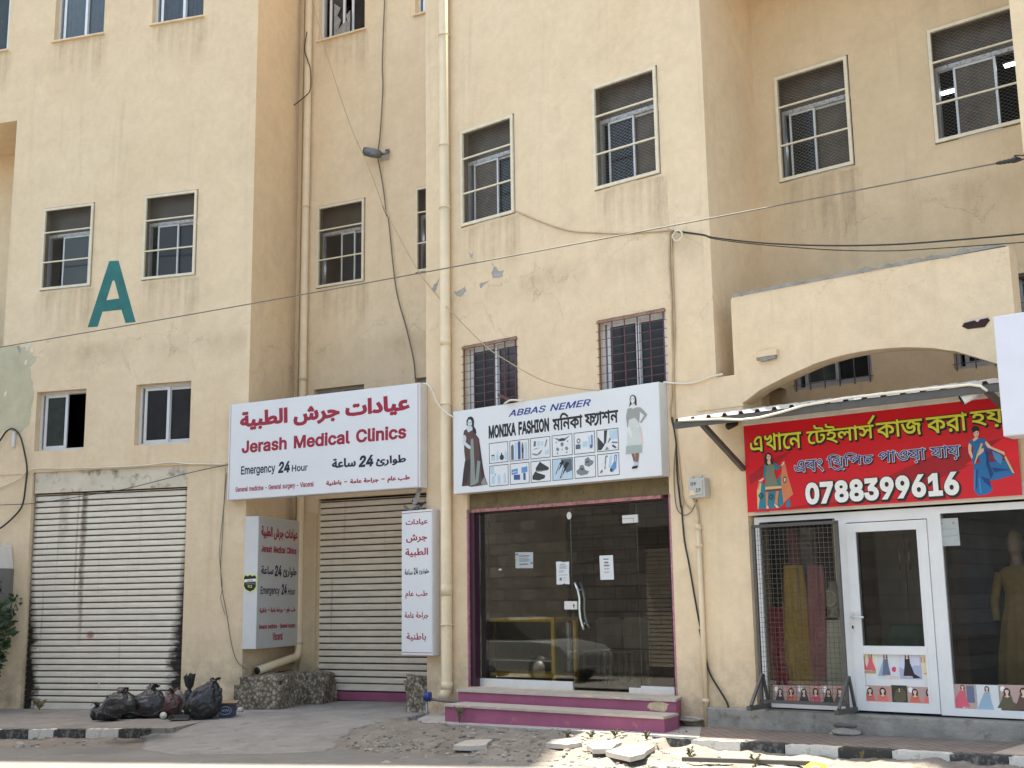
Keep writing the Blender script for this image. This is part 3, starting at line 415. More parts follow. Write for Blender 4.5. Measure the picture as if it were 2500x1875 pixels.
WIRE = mat('galvanised_wire', (.30, .27, .23), .55, .3, var=.2, scale=30)
BROWNP = mat('dusty_brown_glass', (.082, .063, .045), .3, var=.35, scale=3, dirt=(.10, .08, .058), dirt_at=.52, spec=.22)
DARKP = mat('dark_blue_glass', (.016, .018, .021), .14, var=.35, scale=3, spec=.3)
TEALP = mat('grey_green_glass', (.040, .050, .048), .12, var=.25, scale=3, dirt=(.06, .068, .066), spec=.35)
SLATEP = mat('slate_glass', (.026, .027, .029), .2, var=.25, scale=2.5, spec=.3)
CURT = mat('blue_grey_curtain', (.10, .115, .15), .8, var=.25, scale=7)
DARKIN = mat('unlit_room', (.018, .016, .014), .95, var=.3)
RED = mat('dark_red_paint', (.12, .05, .055), .6, var=.25, scale=20, dirt=(.14, .08, .05))
PINK = mat('worn_pink_paint', (.32, .088, .165), .65, var=.12, scale=3, dirt=(.42, .22, .22), dirt_at=.62, bump=.15)
STEPTOP = mat('worn_step_top', (.47, .42, .36), .85, var=.12, scale=5, dirt=(.40, .28, .28), dirt_at=.6, bump=.3)
PURP = mat('purple_paint', (.040, .010, .026), .45, var=.2, scale=6)
BLK = mat('black_rubber', (.014, .014, .015), .5, var=.2)
GLS = glass('shop_glass', .9, .012, 1.52, .012)
GLC = glass('clear_pane', .9, .02, 1.35, .02)
BLD = thing('apartment_building', 'long cream plastered block of flats with shops below, filling the whole view behind the signs', 'building', None, (0, 0, 0))
# ------------------------------------------------------------------ walls
def wall(mb, x0, x1, z0, z1, ops, m, y=0.0, inner=None):
    """front of a wall with openings (x0,x1,z0,z1,depth) and their reveals"""
    xs = sorted({x0, x1} | {v for o in ops for v in o[:2] if x0 < v < x1}); zl = sorted({z0, z1} | {v for o in ops for v in o[2:4] if z0 < v < z1})
    for i in range(len(xs) - 1):
        for j in range(len(zl) - 1):
            cx, cz = (xs[i] + xs[i + 1]) / 2, (zl[j] + zl[j + 1]) / 2
            if any(o[0] < cx < o[1] and o[2] < cz < o[3] for o in ops): continue
            mb.quad((xs[i], y, zl[j]), (xs[i + 1], y, zl[j]), (xs[i + 1], y, zl[j + 1]), (xs[i], y, zl[j + 1]), m)
    for o in ops:
        a, b, c, d, e = o[:5]; a = max(a, x0); b = min(b, x1); k = o[5] if len(o) > 5 else m
        if o[0] >= x0: mb.quad((a, y, c), (a, y, d), (a, y + e, d), (a, y + e, c), k)
        if o[1] <= x1: mb.quad((b, y, c), (b, y, d), (b, y + e, d), (b, y + e, c), k)
        mb.quad((a, y, c), (b, y, c), (b, y + e, c), (a, y + e, c), k); mb.quad((a, y, d), (b, y, d), (b, y + e, d), (a, y + e, d), k)
def hull(mb, x0, x1, z0, z1, yb, m, left=True, right=True, y=0.0, top=True):
    if left: mb.quad((x0, y, z0), (x0, yb, z0), (x0, yb, z1), (x0, y, z1), m)
    if right: mb.quad((x1, y, z0), (x1, yb, z0), (x1, yb, z1), (x1, y, z1), m)
    if top: mb.quad((x0, y, z1), (x1, y, z1), (x1, yb, z1), (x0, yb, z1), m)
    mb.quad((x0, yb, z0), (x1, yb, z0), (x1, yb, z1), (x0, yb, z1), m)
Z1, Z2, Z3 = (2.63, 3.66), (5.47, 6.96), (10.16, 11.75)          # sill and head of the three rows of windows
xLr = L.at((619, 488))[0]; xLn = L.at((42, 293))[0]
xMl = M.at((1040, 600))[0]; xMr = M.at((1725, 400))[0]; xNl = M.at((1783, 720))[0]; xJ = M.at((1833, 1400))[0]
zN = M.at(Q('R8', 190, 992))[1]
def X(sec, r, x, y, yy=0): return sec.at(Q(r, x, y), yy)[0]
WIN = {                                                            # every window: plane, left, right, row
 'L2a': (L, X(L, 'R5', 288, 300), X(L, 'R5', 622, 300), Z2), 'L2b': (L, X(L, 'R5', 970, 250), X(L, 'R5', 1323, 250), Z2),
 'L3a': (L, X(L, 'R1', 372, 130), X(L, 'R1', 703, 130), Z3), 'L3b': (L, X(L, 'R1', 1028, 100), X(L, 'R1', 1373, 60), Z3),
 'L3l': (L, X(L, 'R1', -240, 200), X(L, 'R1', 58, 200), Z3), 'L1a': (L, X(L, 'R5', 240, 1450), X(L, 'R5', 574, 1450), Z1),
 'L1b': (L, X(L, 'R5', 912, 1420), X(L, 'R5', 1284, 1420), Z1),
 'C3a': (CW, X(CW, 'R2', 492, 150), X(CW, 'R2', 803, 150), Z3), 'C3b': (CW, X(CW, 'R2', 1143, 60), X(CW, 'R2', 1143, 60) + .9, Z3),
 'C2a': (CW, X(CW, 'R2', 487, 1500), X(CW, 'R2', 802, 1500), Z2), 'C2b': (CW, X(CW, 'R2', 1150, 1500), X(CW, 'R2', 1150, 1500) + .9, Z2),
 'C1a': (CW, X(CW, 'R6', 738, 1260), X(CW, 'R6', 1075, 1260), Z1), 'C1b': (CW, X(CW, 'R6', 1420, 1190), X(CW, 'R6', 1420, 1190) + .9, Z1),
 'M2a': (M, X(M, 'R3', 74, 660), X(M, 'R3', 428, 560), Z2), 'M2b': (M, X(M, 'R3', 968, 400), X(M, 'R3', 1402, 300), Z2),
 'M1a': (M, X(M, 'R7', 360, 600), X(M, 'R7', 728, 560), Z1), 'M1b': (M, X(M, 'R7', 1275, 450), X(M, 'R7', 1733, 400), Z1),
 'R2a': (RW, X(RW, 'R4', 550, 900), X(RW, 'R4', 1042, 770), Z2), 'R2b': (RW, X(RW, 'R4', 1592, 630), X(RW, 'R4', 1592, 630) + 1.12, Z2),
 'R1a': (RW, X(RW, 'R8', 662, 1080), X(RW, 'R8', 1186, 950), Z1), 'R1b': (RW, X(RW, 'R8', 1741, 900), X(RW, 'R8', 1741, 900) + .95, Z1),
 'R1c': (RW, X(RW, 'R8', 2163, 440), X(RW, 'R8', 2163, 440) + .9, Z1)}
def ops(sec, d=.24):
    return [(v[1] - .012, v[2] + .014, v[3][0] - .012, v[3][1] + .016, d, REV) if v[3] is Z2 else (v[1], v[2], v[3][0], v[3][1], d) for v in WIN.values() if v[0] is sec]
sLa = L.at(Q('S1', 226, 290)); sLb = L.at(Q('S1', 1262, 240)); sLc = L.at(Q('S5', 122, 572)); zLs = sLc[1]
xS0 = (sLa[0] + L.at(Q('S1', 150, 1600))[0]) / 2; xS1 = L.at(Q('S1', 1235, 900))[0]; zSt = (sLa[1] + sLb[1]) / 2
zLint = L.at(Q('S1', 215, 150))[1]
mb = MB(); o = ops(L) + [(xS0 - .03, xS1 + .02, -2.2, zLint, .16)]
wall(mb, xLn, xLr, -2.2, 26.4, o, PL); wall(mb, -16, xLn, 8.73, 26.4, [q for q in o if q[0] < xLn], PL); wall(mb, -16, xLn, -2.2, 4.2, [], PL)
hull(mb, -16, xLr, -2.2, 26.4, 9, PL)  # height above the view chosen for where the shadow ends on the road
mb.quad((-16, 0, 8.73), (xLn, 0, 8.73), (xLn, 1.4, 8.73), (-16, 1.4, 8.73), PL); mb.quad((-16, 0, 4.2), (xLn, 0, 4.2), (xLn, 1.4, 4.2), (-16, 1.4, 4.2), PL)
mb.quad((xLn, 0, 4.2), (xLn, 1.4, 4.2), (xLn, 1.4, 8.73), (xLn, 0, 8.73), PL); mb.quad((-16, 1.4, 4.2), (xLn, 1.4, 4.2), (xLn, 1.4, 8.73), (-16, 1.4, 8.73), PL)
mb.box(-16, xLr + .62, -.0, 9.0, 26.405, 26.8, PL)  # unseen roof slab, added wider than the wing to shape its shadow
wl = tag(mb.build('wall', BLD, L, (0, 0, 0)), 'flat cream wall of the wing with the green letter')
_c = ray((724, 700)); xC0 = CW.loc(L.W(xLr, 1.63, 0))[0]
_k0 = M.loc(CW.W(0, 0, 0))[0]; _k1 = M.loc(CW.W(1, 0, 0))[0]; xC1 = (xMl - _k0) / (_k1 - _k0) - .005
zCs = CW.at(Q('S5', 1900, 456))[1]; xCs0 = CW.at(Q('S2', 868, 900))[0]
mb = MB(); wall(mb, xC0, xC1, -2.2, 14, ops(CW) + [(xCs0, xC1 - .02, -2.2, 1.75, .14)], PL); hull(mb, xC0 - .3, xC1, -2.2, 14, 5, PL)
tag(mb.build('wall', BLD, CW, (0, 0, 0)), 'set back cream wall between the two wings')
xG0 = M.at(Q('S3', 290, 600))[0]; xG1 = M.at(Q('S3', 1872, 800))[0]; zG0, zG1 = -1.165, 1.62
mb = MB(); xT = M.loc(Vector((1.35, 15.3, 0)))[0]
wall(mb, xMl, xT, -2.2, 10.1, ops(M) + [(xG0, xG1, zG0, zG1, .3)], PL); wall(mb, xT, xMr, -2.2, 27, [q for q in ops(M) + [(xG0, xG1, zG0, zG1, .3)] if q[1] > xT], PL)
hull(mb, xMl, xT, -2.2, 10.1, 6, PL, right=False); hull(mb, xT, xMr, -2.2, 27, 6, PL, left=False); mb.quad((xT, 0, 10.1), (xT, 6, 10.1), (xT, 6, 27), (xT, 0, 27), PL)  # unseen tall right part, added so its shadow bounds the sun patch
mb.quad((xMr, 0, -2.2), (xJ, 0, -2.2), (xJ, 0, zN), (xMr, 0, zN), PL)                               # pier beside the tailor's shop
mb.quad((xMr, 0, zN), (xNl, 0, zN), (xNl, 1.39, zN), (xMr, 1.39, zN), CONC); mb.quad((xJ, 0, -2.2), (xJ, .5, -2.2), (xJ, .5, zN), (xJ, 0, zN), PL)
tag(mb.build('wall', BLD, M, (0, 0, 0)), 'cream wall of the projecting wing behind the fashion sign')
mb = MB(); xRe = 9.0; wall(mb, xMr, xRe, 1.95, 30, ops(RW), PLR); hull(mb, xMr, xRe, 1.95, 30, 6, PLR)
tag(mb.build('wall', BLD, RW, (0, 0, 0)), 'shaded set back cream wall above the tailor shop')
xP = M.at((2463, 0))[0]
mb = MB(); mb.box(xP, xP + 4, 0, 1.385, 4.6, 30, PL); tag(mb.build('pillar', BLD, M, (0, 0, 0)), 'cream projecting wall edge at the right border')
mb = MB(); mb.box(xMr + .002, xP - .002, .01, 1.385, 8.4, 26, PL); tag(mb.build('recess_shade_block', BLD, M, (0, 0, 0)), 'unseen block added above the view to shade the right recess')  # unseen overhang, added to keep sky light off the recess wall
for sec, x0, x1 in ((L, -15.5, xLr - .1), (CW, xC0, xC1), (M, xMl + .1, xMr - .1), (RW, xMr + .1, 8.8)):   # unlit rooms behind the windows
    mb = MB(); mb.quad((x0, 2.6, 1.9), (x1, 2.6, 1.9), (x1, 2.6, 13), (x0, 2.6, 13), DARKIN); mb.quad((x0, .3, 1.95), (x1, .3, 1.95), (x1, 2.6, 1.95), (x0, 2.6, 1.95), DARKIN)
    for z in (4.6, 9.4): mb.quad((x0, .3, z), (x1, .3, z), (x1, 2.6, z), (x0, 2.6, z), DARKIN)
    mb.build('interior', BLD, sec, (0, 0, 0))
# arch wall in front of the right recess
pa = [M.at(Q('R8', *p)) for p in [(312, 1172), (430, 1082), (540, 1025), (620, 985), (710, 945), (800, 905), (900, 872), (1000, 845), (1100, 825), (1200, 810), (1300, 800), (1400, 795), (1500, 796), (1600, 801), (1750, 822), (1880, 860), (2025, 905), (2150, 960), (2260, 1030)]]
zA = 3.65; xA1 = M.at((2462, 600))[0]; zB = 2.05
xs0 = pa[0][0]
outl = [(xNl, zN), (xNl, zA - .05), (xNl + .04, zA), (xA1, zA - .03), (xA1, 1.9), (pa[-1][0], 1.9)] + [pa[-1]] + pa[::-1][1:] + [(xs0 - .02, 1.3), (xJ - .0, 1.3), (xJ, zN)]
mb = MB(); mb.prism(outl, 0.003, .26, PL); tag(mb.build('arch_wall', BLD, M, (0, 0, 0)), 'free standing arched screen wall with a broken top edge')
mb = MB(); x = xNl + .03; prev = 0.02
pts = [(x, zA - .02)]
while x < xA1 - .05:
    pts.append((x, zA + .012 + .035 * noise.noise(Vector((x * 9, 3, 0))) + .02 * random.random())); x += .045
pts += [(xA1 - .03, zA - .02)]
mb.prism(pts, -.004, .25, CONC)
x = xNl + .1
while x < xA1 - .4:                                                  # spalled lip under the top edge
    a = .05 + .2 * random.random(); h = .012 + .03 * random.random()
    mb.face([(x, zA), (x + a, zA), (x + a * .8, zA - h), (x + a * .3, zA - h * .6)], -.0025, CONC); x += a + .1 * random.random()
mb.build('broken_top_edge', BLD, M, (0, 0, 0))
mb = MB(); a = M.at(Q('R8', 416, 850)); mb.box(a[0], a[0] + .27, -.05, .0, a[1] - .035, a[1] + .035, PL)
for i in range(5): mb.box(a[0] + .05 * i, a[0] + .05 * i + .05, -.045, 0, a[1] - .06 - .03 * random.random(), a[1] - .036, CONC)
tag(mb.build('wall_stub', BLD, M, (0, 0, 0)), 'small broken concrete stub left on the arch wall'); mb = MB(); a = M.at(Q('R8', 1792, 655)); mb.face([(a[0], a[1] + .0), (a[0] + .05, a[1] + .055), (a[0] + .27, a[1] + .06), (a[0] + .3, a[1] + .02), (a[0] + .24, a[1] - .045), (a[0] + .06, a[1] - .04)], -.002, mat('rusty_hole', (.035, .014, .012), .9, var=.4))
mb.face([(a[0], a[1] + .03), (a[0] + .05, a[1] + .06), (a[0] + .27, a[1] + .075), (a[0] + .29, a[1] + .05), (a[0] + .2, a[1] + .045), (a[0] + .17, a[1] + .02), (a[0] + .14, a[1] + .045)], -.004, mat('broken_render', (.62, .5, .42), .9))
tag(mb.build('wall_hole', BLD, M, (0, 0, 0)), 'rusty hole right on the arch wall')
# lintel, little roof and plinth of the tailor's shop
zTop = M.at(Q('S4', 400, 300))[1]; zSill = M.at(Q('S4', 560, 1600))[1]
mb = MB(); mb.box(xJ + .002, 8.4, .004, .3, zTop, 2.0, PL); mb.box(xJ + .002, 8.4, .3, 1.38, 1.93, 2.0, mat('dark_terrace', (.09, .08, .07), .9, var=.3)); tag(mb.build('shop_lintel', BLD, M, (0, 0, 0)), 'wall strip behind the red banner')  # unseen terrace coloured dark to cut bounce onto the recess wall
mb = MB(); mb.box(xJ - .62, 8.4, -.09, .42, -2.0, zSill - .02, CONC); tag(mb.build('plinth', BLD, M, (0, 0, 0), bevel=.015), 'rough grey concrete plinth under the tailor shop')
def rough(pts, n=4, a=.02):                                          # ragged outline for chipped patches
    out = []
    for i in range(len(pts)):
        p, q = Vector(pts[i]), Vector(pts[(i + 1) % len(pts)])
        for k in range(n):
            r = p.lerp(q, k / n); out.append((r.x + random.uniform(-a, a), r.y + random.uniform(-a, a)))
    return out
for sec, r, pts, lab, m, yy in (
    (M, 'R3', [(270, 1215), (295, 1240), (330, 1275), (358, 1275), (345, 1315), (285, 1330), (275, 1290), (292, 1250)], 'grey bare patch where render fell off', GREYP, -.002),
    (M, 'R3', [(200, 1360), (262, 1340), (235, 1365), (205, 1392), (195, 1375)], 'thin grey scar', GREYP, -.002),
    (M, 'R3', [(20, 1420), (60, 1410), (100, 1378), (105, 1420), (60, 1455), (35, 1440)], 'grey scar beside the drain pipe', GREYP, -.002),
    (M, 'R6', [(1530, 570), (1560, 530), (1590, 490), (1570, 545), (1550, 600)], 'grey scar left of the drain pipe', GREYP, -.002),
    (M, 'R6', [(1780, 325), (1800, 335), (1820, 320), (1800, 360), (1790, 345)], 'small grey chip', GREYP, -.002),
    (L, 'R5', [(-600, 960), (100, 955), (175, 965), (215, 1005), (250, 1040), (205, 1100), (215, 1180), (228, 1262), (225, 1310), (200, 1480), (120, 1560), (60, 1500), (0, 1545), (-600, 1560)], 'greenish unpainted render', mat('greenish_render', (.50, .46, .315), .9, var=.13, scale=3, dirt=(.62, .54, .38), dirt_at=.58, bump=.3), -.002)):
    P = rough([sec.at(Q(r, *p)) for p in pts], 5, .012 if sec is M else .02); mb = MB(); mb.face(P, yy, m); tag(mb.build('worn_patch', BLD, sec, (0, 0, 0)), lab)
for _q in [0]:
    mb = MB(); P = [L.at(Q('R5', *p)) for p in [(115, 955), (130, 950), (145, 985), (130, 1000)]]; mb.face(P, -.006, GREYP); mb.build('flaking_paint', BLD, L, (0, 0, 0))
for p in [(175, 985), (190, 965), (207, 1000), (165, 1085), (30, 1295)]:
    mb = MB(); a = L.at(Q('R5', *p)); mb.face(rough([(a[0], a[1]), (a[0] + .05, a[1] + .02), (a[0] + .05, a[1] + .1), (a[0], a[1] + .08)], 2, .01), -.005, mat('flaking_white', (.72, .66, .52), .8)); mb.build('flaking_paint', BLD, L, (0, 0, 0))
# a thin ledge line in the wing wall at lintel height, both sides of the shutter
mb = MB(); z = L.at(Q('S1', 60, 156))[1]; mb.box(-16, xS0 - .1, -.012, 0, z - .02, z, PL); mb.box(xS1 + .05, xLr + .01, -.012, 0, z - .02, z, PL)
tag(mb.build('ledge', BLD, L, (0, 0, 0)), 'thin plaster ledge beside the left shutter')
mb = MB(); a = M.at(Q('R7', 1800, 850)); mb.box(xG1 + .45, xJ + .02, -.012, 0, a[1] - .02, a[1], PL); tag(mb.build('ledge', BLD, M, (0, 0, 0)), 'thin plaster ledge above the awning')
# rain stains below sills and ledges, soaked into the plaster
def stainmat(name, col, h, amt, fx=5.0):
    m = bpy.data.materials.new(name); m.use_nodes = True; n = m.node_tree.nodes; l = m.node_tree.links; n.remove(n['Principled BSDF'])
    tc = n.new('ShaderNodeTexCoord'); sp = n.new('ShaderNodeSeparateXYZ'); l.new(tc.outputs['Object'], sp.inputs[0])
    t = noisen(n, l, 1.0, 7, .7, objco(n, l, (fx, 1, .35)), .2); r = ramp(n, [(.42, (0, 0, 0)), (.72, (1, 1, 1))]); l.new(t.outputs[0], r.inputs[0])
    t2 = noisen(n, l, 3.5, 7, .7, objco(n, l)); r2 = ramp(n, [(.3, (.25, .25, .25)), (.65, (1, 1, 1))]); l.new(t2.outputs[0], r2.inputs[0])
    f = n.new('ShaderNodeMapRange'); f.inputs[1].default_value = -h; f.inputs[2].default_value = -.02; l.new(sp.outputs[2], f.inputs[0])
    e0 = n.new('ShaderNodeMapRange'); e0.inputs[1].default_value = .0; e0.inputs[2].default_value = .12; l.new(sp.outputs[0], e0.inputs[0]); e1 = n.new('ShaderNodeMapRange'); e1.inputs[1].default_value = .0; e1.inputs[2].default_value = -.22 if h < .6 else -.03; l.new(sp.outputs[2], e1.inputs[0]); e = n.new('ShaderNodeMath'); e.operation = 'MULTIPLY'; l.new(e0.outputs[0], e.inputs[0]); l.new(e1.outputs[0], e.inputs[1])
    a = math_(n, l, 'MULTIPLY', math_(n, l, 'MULTIPLY', math_(n, l, 'MULTIPLY', r.outputs[0], f.outputs[0]), r2.outputs[0]), math_(n, l, 'MULTIPLY', e.outputs[0], amt))
    d = n.new('ShaderNodeBsdfDiffuse'); d.inputs[0].default_value = (*col, 1); tr = n.new('ShaderNodeBsdfTransparent'); mx = n.new('ShaderNodeMixShader')
    l.new(a, mx.inputs[0]); l.new(tr.outputs[0], mx.inputs[1]); l.new(d.outputs[0], mx.inputs[2]); l.new(mx.outputs[0], n['Material Output'].inputs[0]); return m
ST1 = stainmat('rain_stain', (.31, .24, .155), .9, .46); ST2 = stainmat('dark_run', (.20, .16, .11), 1.5, .6, 2.0); ST3 = stainmat('damp_band', (.32, .25, .16), .55, .5, .8)
def stain(sec, x0, x1, z, h, m, y=-.0016): q = MB(); q.quad((x0, y, z - h), (x1, y, z - h), (x1, y, z), (x0, y, z), m); q.build('rain_stain', BLD, sec, (x0, y, z))
for k_, v_ in WIN.items():
    if k_[1] in '23' and k_ not in ('C3b', 'C2b', 'R2b'): stain(v_[0], v_[1] - .12, v_[2] + .1, v_[3][0] - .03, .9, ST1)
_a = RW.at(Q('R4', 800, 1200)); stain(RW, _a[0], _a[0] + .3, 5.42, 1.5, ST2)
_a = RW.at(Q('R4', 1000, 1150)); stain(RW, _a[0] - .1, _a[0] + .12, 5.42, 1.6, ST2)
_a = RW.at(Q('R4', 1350, 1420)); stain(RW, _a[0] - .8, _a[0] + 3, _a[1] + .25, .55, ST3)
_a = M.at(Q('R3', 1400, 640)); stain(M, _a[0] - .08, _a[0] + .14, 5.42, 1.5, ST2)
stain(L, xLn, xLr - .05, 4.5, .55, ST3); stain(M, xMl + .3, xMr - .1, 4.6, .55, ST3);
stain(CW, xC0 + .4, xC1 - .2, 4.5, .55, ST3)
# green letter painted on the left wing
GREEN = mat('green_wall_paint', (.012, .135, .125), .6, var=.22, scale=3, bump=.15)
A = lambda x, y: L.at(Q('R5', x, y))
mb = MB(); left = [A(592, 827), A(738, 380), A(801, 377), A(916, 792), A(848, 798), A(820, 708), A(692, 722), A(660, 823)]
P = [Vector((p[0], p[1], 0)) for p in left]; H = [Vector((*A(*p), 0)) for p in ((718, 645), (760, 512), (774, 512), (805, 632))]
for t in tessellate_polygon([P, H]):
    f = P + H; mb.add([(f[i].x, -.0025, f[i].y) for i in t], [(0, 1, 2)], GREEN)
tag(mb.build('painted_letter', BLD, L, (0, 0, 0)), 'big green letter A painted between two windows')
# ------------------------------------------------------------------ windows
def leaf(fr, sec, par, x0, x1, z0, z1, y, pane, fm=ALU, t=.035):
    fr.box(x0, x0 + t, y, y + .03, z0, z1, fm); fr.box(x1 - t, x1, y, y + .03, z0, z1, fm)
    fr.box(x0 + t, x1 - t, y, y + .03, z0, z0 + t, fm); fr.box(x0 + t, x1 - t, y, y + .03, z1 - t, z1, fm)
    p = MB(); p.box(x0 + t, x1 - t, y + .012, y + .018, z0 + t, z1 - t, pane); p.build('pane', par)
def guard(par, x0, x1, z0, z1, seed):
    g = MB(); t = .042; a = -.03; b = .012
    g.box(x0, x1, a, b, z1 - t, z1, GUARD); g.box(x0, x1, a, b, z0, z0 + t, GUARD)
    g.box(x0, x0 + t, a, b, z0 + t, z1 - t, GUARD); g.box(x1 - t, x1, a, b, z0 + t, z1 - t, GUARD)
    h = z1 - z0
    for f in (.335, .70): g.box(x0 + t, x1 - t, a + .005, b - .012, z0 + h * f - .011, z0 + h * f + .011, GUARD)
    g.build('guard_frame', par)
    wm = MB(); pw, ph = .074, .046; X0, X1, Za, Zb = x0 + t * .6, x1 - t * .6, z0 + t * .6, z1 - t * .6; k = ph / pw; rnd = random.Random(seed)
    hw = .0009
    for sgn, yy in ((1, -.008), (-1, -.0055)):
        c = Za - k * (X1 - X0) if sgn > 0 else Za
        end = Zb if sgn > 0 else Zb + k * (X1 - X0)
        while c < end:
            xa, xb = X0, X1; f = (lambda x: c + sgn * k * (x - X0)); inv = lambda z: X0 + (z - c) / (sgn * k)
            lo, hi = sorted((inv(Za), inv(Zb))); xa = max(xa, lo); xb = min(xb, hi)
            if xb - xa > .01:
                za, zb = f(xa), f(xb); wm.quad((xa, yy, za - hw), (xb, yy, zb - hw), (xb, yy, zb + hw), (xa, yy, za + hw), WIRE)
            c += ph
    wm.build('wire_mesh', par)
HEADR = mat('dirty_aluminium_rail', (.46, .45, .43), .45, .3, var=.2, scale=12, dirt=(.17, .15, .125), dirt_at=.5)
ALUG = mat('aged_aluminium', (.58, .58, .58), .4, .3, var=.12, scale=10, dirt=(.3, .27, .24), dirt_at=.6)
def guarded(key, leaves, lab, upper=BROWNP, seed=1):
    sec, x0, x1, (z0, z1) = WIN[key]; w_, h = x1 - x0, z1 - z0; zt = z0 + h * .665
    f = MB(); f.box(x0 + .0, x1 - .0, .15, .22, zt, zt + .055, HEADR); f.box(x0 + .0, x0 + .035, .15, .22, z0, zt, ALUD); f.box(x1 - .035, x1, .15, .22, z0, zt, ALUD)
    f.box(x0, x1, .13, .235, z0, z0 + .035, HEADR)
    ob = f.build('window', BLD, sec, (x0, 0, z0)); tag(ob, lab)
    fr = MB()
    for i, (a, b, pm) in enumerate(leaves): leaf(fr, sec, ob, x0 + a * w_, x0 + b * w_, z0 + .04, zt - .002, .155 + .034 * (i % 2), pm, ALUG, .028)
    fr.build('sash', ob)
    u = MB(); u.box(x0, x1, .17, .18, zt + .06, z1, upper); tag(u.build('upper_panel', ob), None)
    guard(ob, x0, x1, z0, z1, seed); return ob
guarded('L2a', [(.30, .84, TEALP)], 'caged window left of the green letter, one pane slid to the middle', seed=2)
guarded('L2b', [(.17, .57, DARKP), (.52, .97, DARKP)], 'caged window right of the green letter', seed=3)
guarded('C2a', [(.40, .70, DARKP), (.66, .97, DARKP)], 'caged window in the recess with a lit tube inside', seed=4)
guarded('C2b', [(.50, .9, DARKP)], 'caged window half hidden by the projecting wing', seed=5)
guarded('M2a', [(.11, .58, BROWNP), (.54, .97, DARKP)], 'smaller caged window left on the projecting wing', seed=6)
guarded('M2b', [(.13, .54, DARKP), (.5, .96, BROWNP)], 'caged window right on the projecting wing, rusty frame', seed=7)
guarded('R2a', [(.10, .46, DARKP), (.42, .9, BROWNP)], 'caged window in the right recess with a tube lamp behind', seed=8)
guarded('R2b', [(.2, .66, BROWNP)], 'caged window at the right border with tube lamps behind', seed=9)
def sliding(key, leaves, lab, dep=.11, sill=True, fm=ALU, sm=PL, curtain=False):
    sec, x0, x1, (z0, z1) = WIN[key]; w_ = x1 - x0
    f = MB(); t = .045; y0, y1 = dep, dep + .09
    f.box(x0, x1, y0, y1, z1 - t, z1, fm); f.box(x0, x1, y0, y1, z0, z0 + t, fm); f.box(x0, x0 + t, y0, y1, z0 + t, z1 - t, fm); f.box(x1 - t, x1, y0, y1, z0 + t, z1 - t, fm)
    ob = f.build('window', BLD, sec, (x0, 0, z0)); tag(ob, lab); fr = MB()
    for i, (a, b, pm) in enumerate(leaves): leaf(fr, sec, ob, x0 + a * w_, x0 + b * w_, z0 + t, z1 - t, dep + .008 + .034 * (i % 2), pm, fm, .05)
    fr.build('sash', ob)
    if sill:
        s_ = MB(); s_.box(x0 - .03, x1 + .03, -.05, .1, z0 - .035, z0 - .001, sm); s_.build('sill', ob, bevel=.006)
    if curtain:
        c = MB(); n = 60; vs = []
        for k in range(n + 1):
            x = x0 + .05 + (w_ - .1) * k / n; yy = dep + .16 + .03 * sin(k * 1.15) + .012 * sin(k * 2.7); vs += [(x, yy, z0 + .03), (x, yy, z1 - .02)]
        c.add(vs, [(2 * k, 2 * k + 2, 2 * k + 3, 2 * k + 1) for k in range(n)], CURT, True); c.build('curtain', ob)
    return ob
sliding('L3a', [(.1, .58, GLC), (.54, .97, GLC)], 'top row window with blue grey curtains, left one', curtain=True)
sliding('L3b', [(.1, .58, GLC), (.54, .97, GLC)], 'top row window with blue grey curtains, right one', curtain=True)
sliding('L3l', [(.45, .93, TEALP)], 'top row window cut by the left border')
wb = sliding('C3a', [(.16, .5, TEALP), (.62, .97, DARKP)], 'top row window with a broken pane')
sec, x0, x1, (z0, z1) = WIN['C3a']; mb = MB(); q = lambda fx, fz: (x0 + fx * (x1 - x0), z0 + fz)
mb.face([q(.27, .05), q(.5, .05), q(.62, .06), q(.62, .5), q(.52, .42), q(.56, .32), q(.44, .26), q(.36, .18), q(.42, .36), q(.34, .46), q(.41, .6), q(.27, .72)], .10, mat('torn_sheeting', (.27, .27, .25), .6, var=.3, scale=14))
mb.build('torn_sheet', wb)
sliding('C3b', [(.1, .55, TEALP), (.5, .95, DARKP)], 'top row window mostly hidden by the projecting wing')
sliding('L1a', [(.08, .54, TEALP)], 'low window left above the shutter, right half open', dep=.13, sill=False, curtain=False)
sliding('L1b', [(.08, .54, SLATEP), (.5, .95, SLATEP)], 'low window right above the shutter, both panes shut', dep=.13, sill=False)
for key, lab in (('C1a', 'window top showing above the clinic sign'), ('C1b', 'narrow window top beside the wing corner')):
    sliding(key, [(.05, .53, DARKP), (.5, .95, DARKP)], lab, fm=ALUD, sill=False)
def barred(key, leaves, lab, bm_, nv, nh, fm=ALU):
    ob = sliding(key, leaves, lab, dep=.10, sill=False, fm=fm); sec, x0, x1, (z0, z1) = WIN[key]; g = MB(); a = -.03
    for k in range(nv): x = x0 + .03 + (x1 - x0 - .06) * k / (nv - 1); g.bar((x, a + .028, z0 - .02), (x, a + .028, z1 + .0), .013, bm_)
    for k in range(nh): z = z0 + .06 + (z1 - z0 - .1) * k / (nh - 1); g.bar((x0 - .02, a + .018, z), (x1 + .02, a + .018, z), .007, bm_)
    g.bar((x0, a + .025, z1 - .03), (x1, a + .025, z1 - .03), .035, mat('rusty_bar', (.25, .14, .1), .8, var=.4, scale=18, dirt=(.55, .5, .42))); g.build('window_bars', ob); return ob
barred('M1a', [(.06, .55, SLATEP), (.51, .95, mat('plum_glass', (.035, .022, .028), .15, var=.2, scale=2))], 'barred window left above the fashion sign', RED, 6, 9)
barred('M1b', [(.07, .55, SLATEP), (.51, .94, SLATEP)], 'barred window right above the fashion sign', RED, 6, 9)
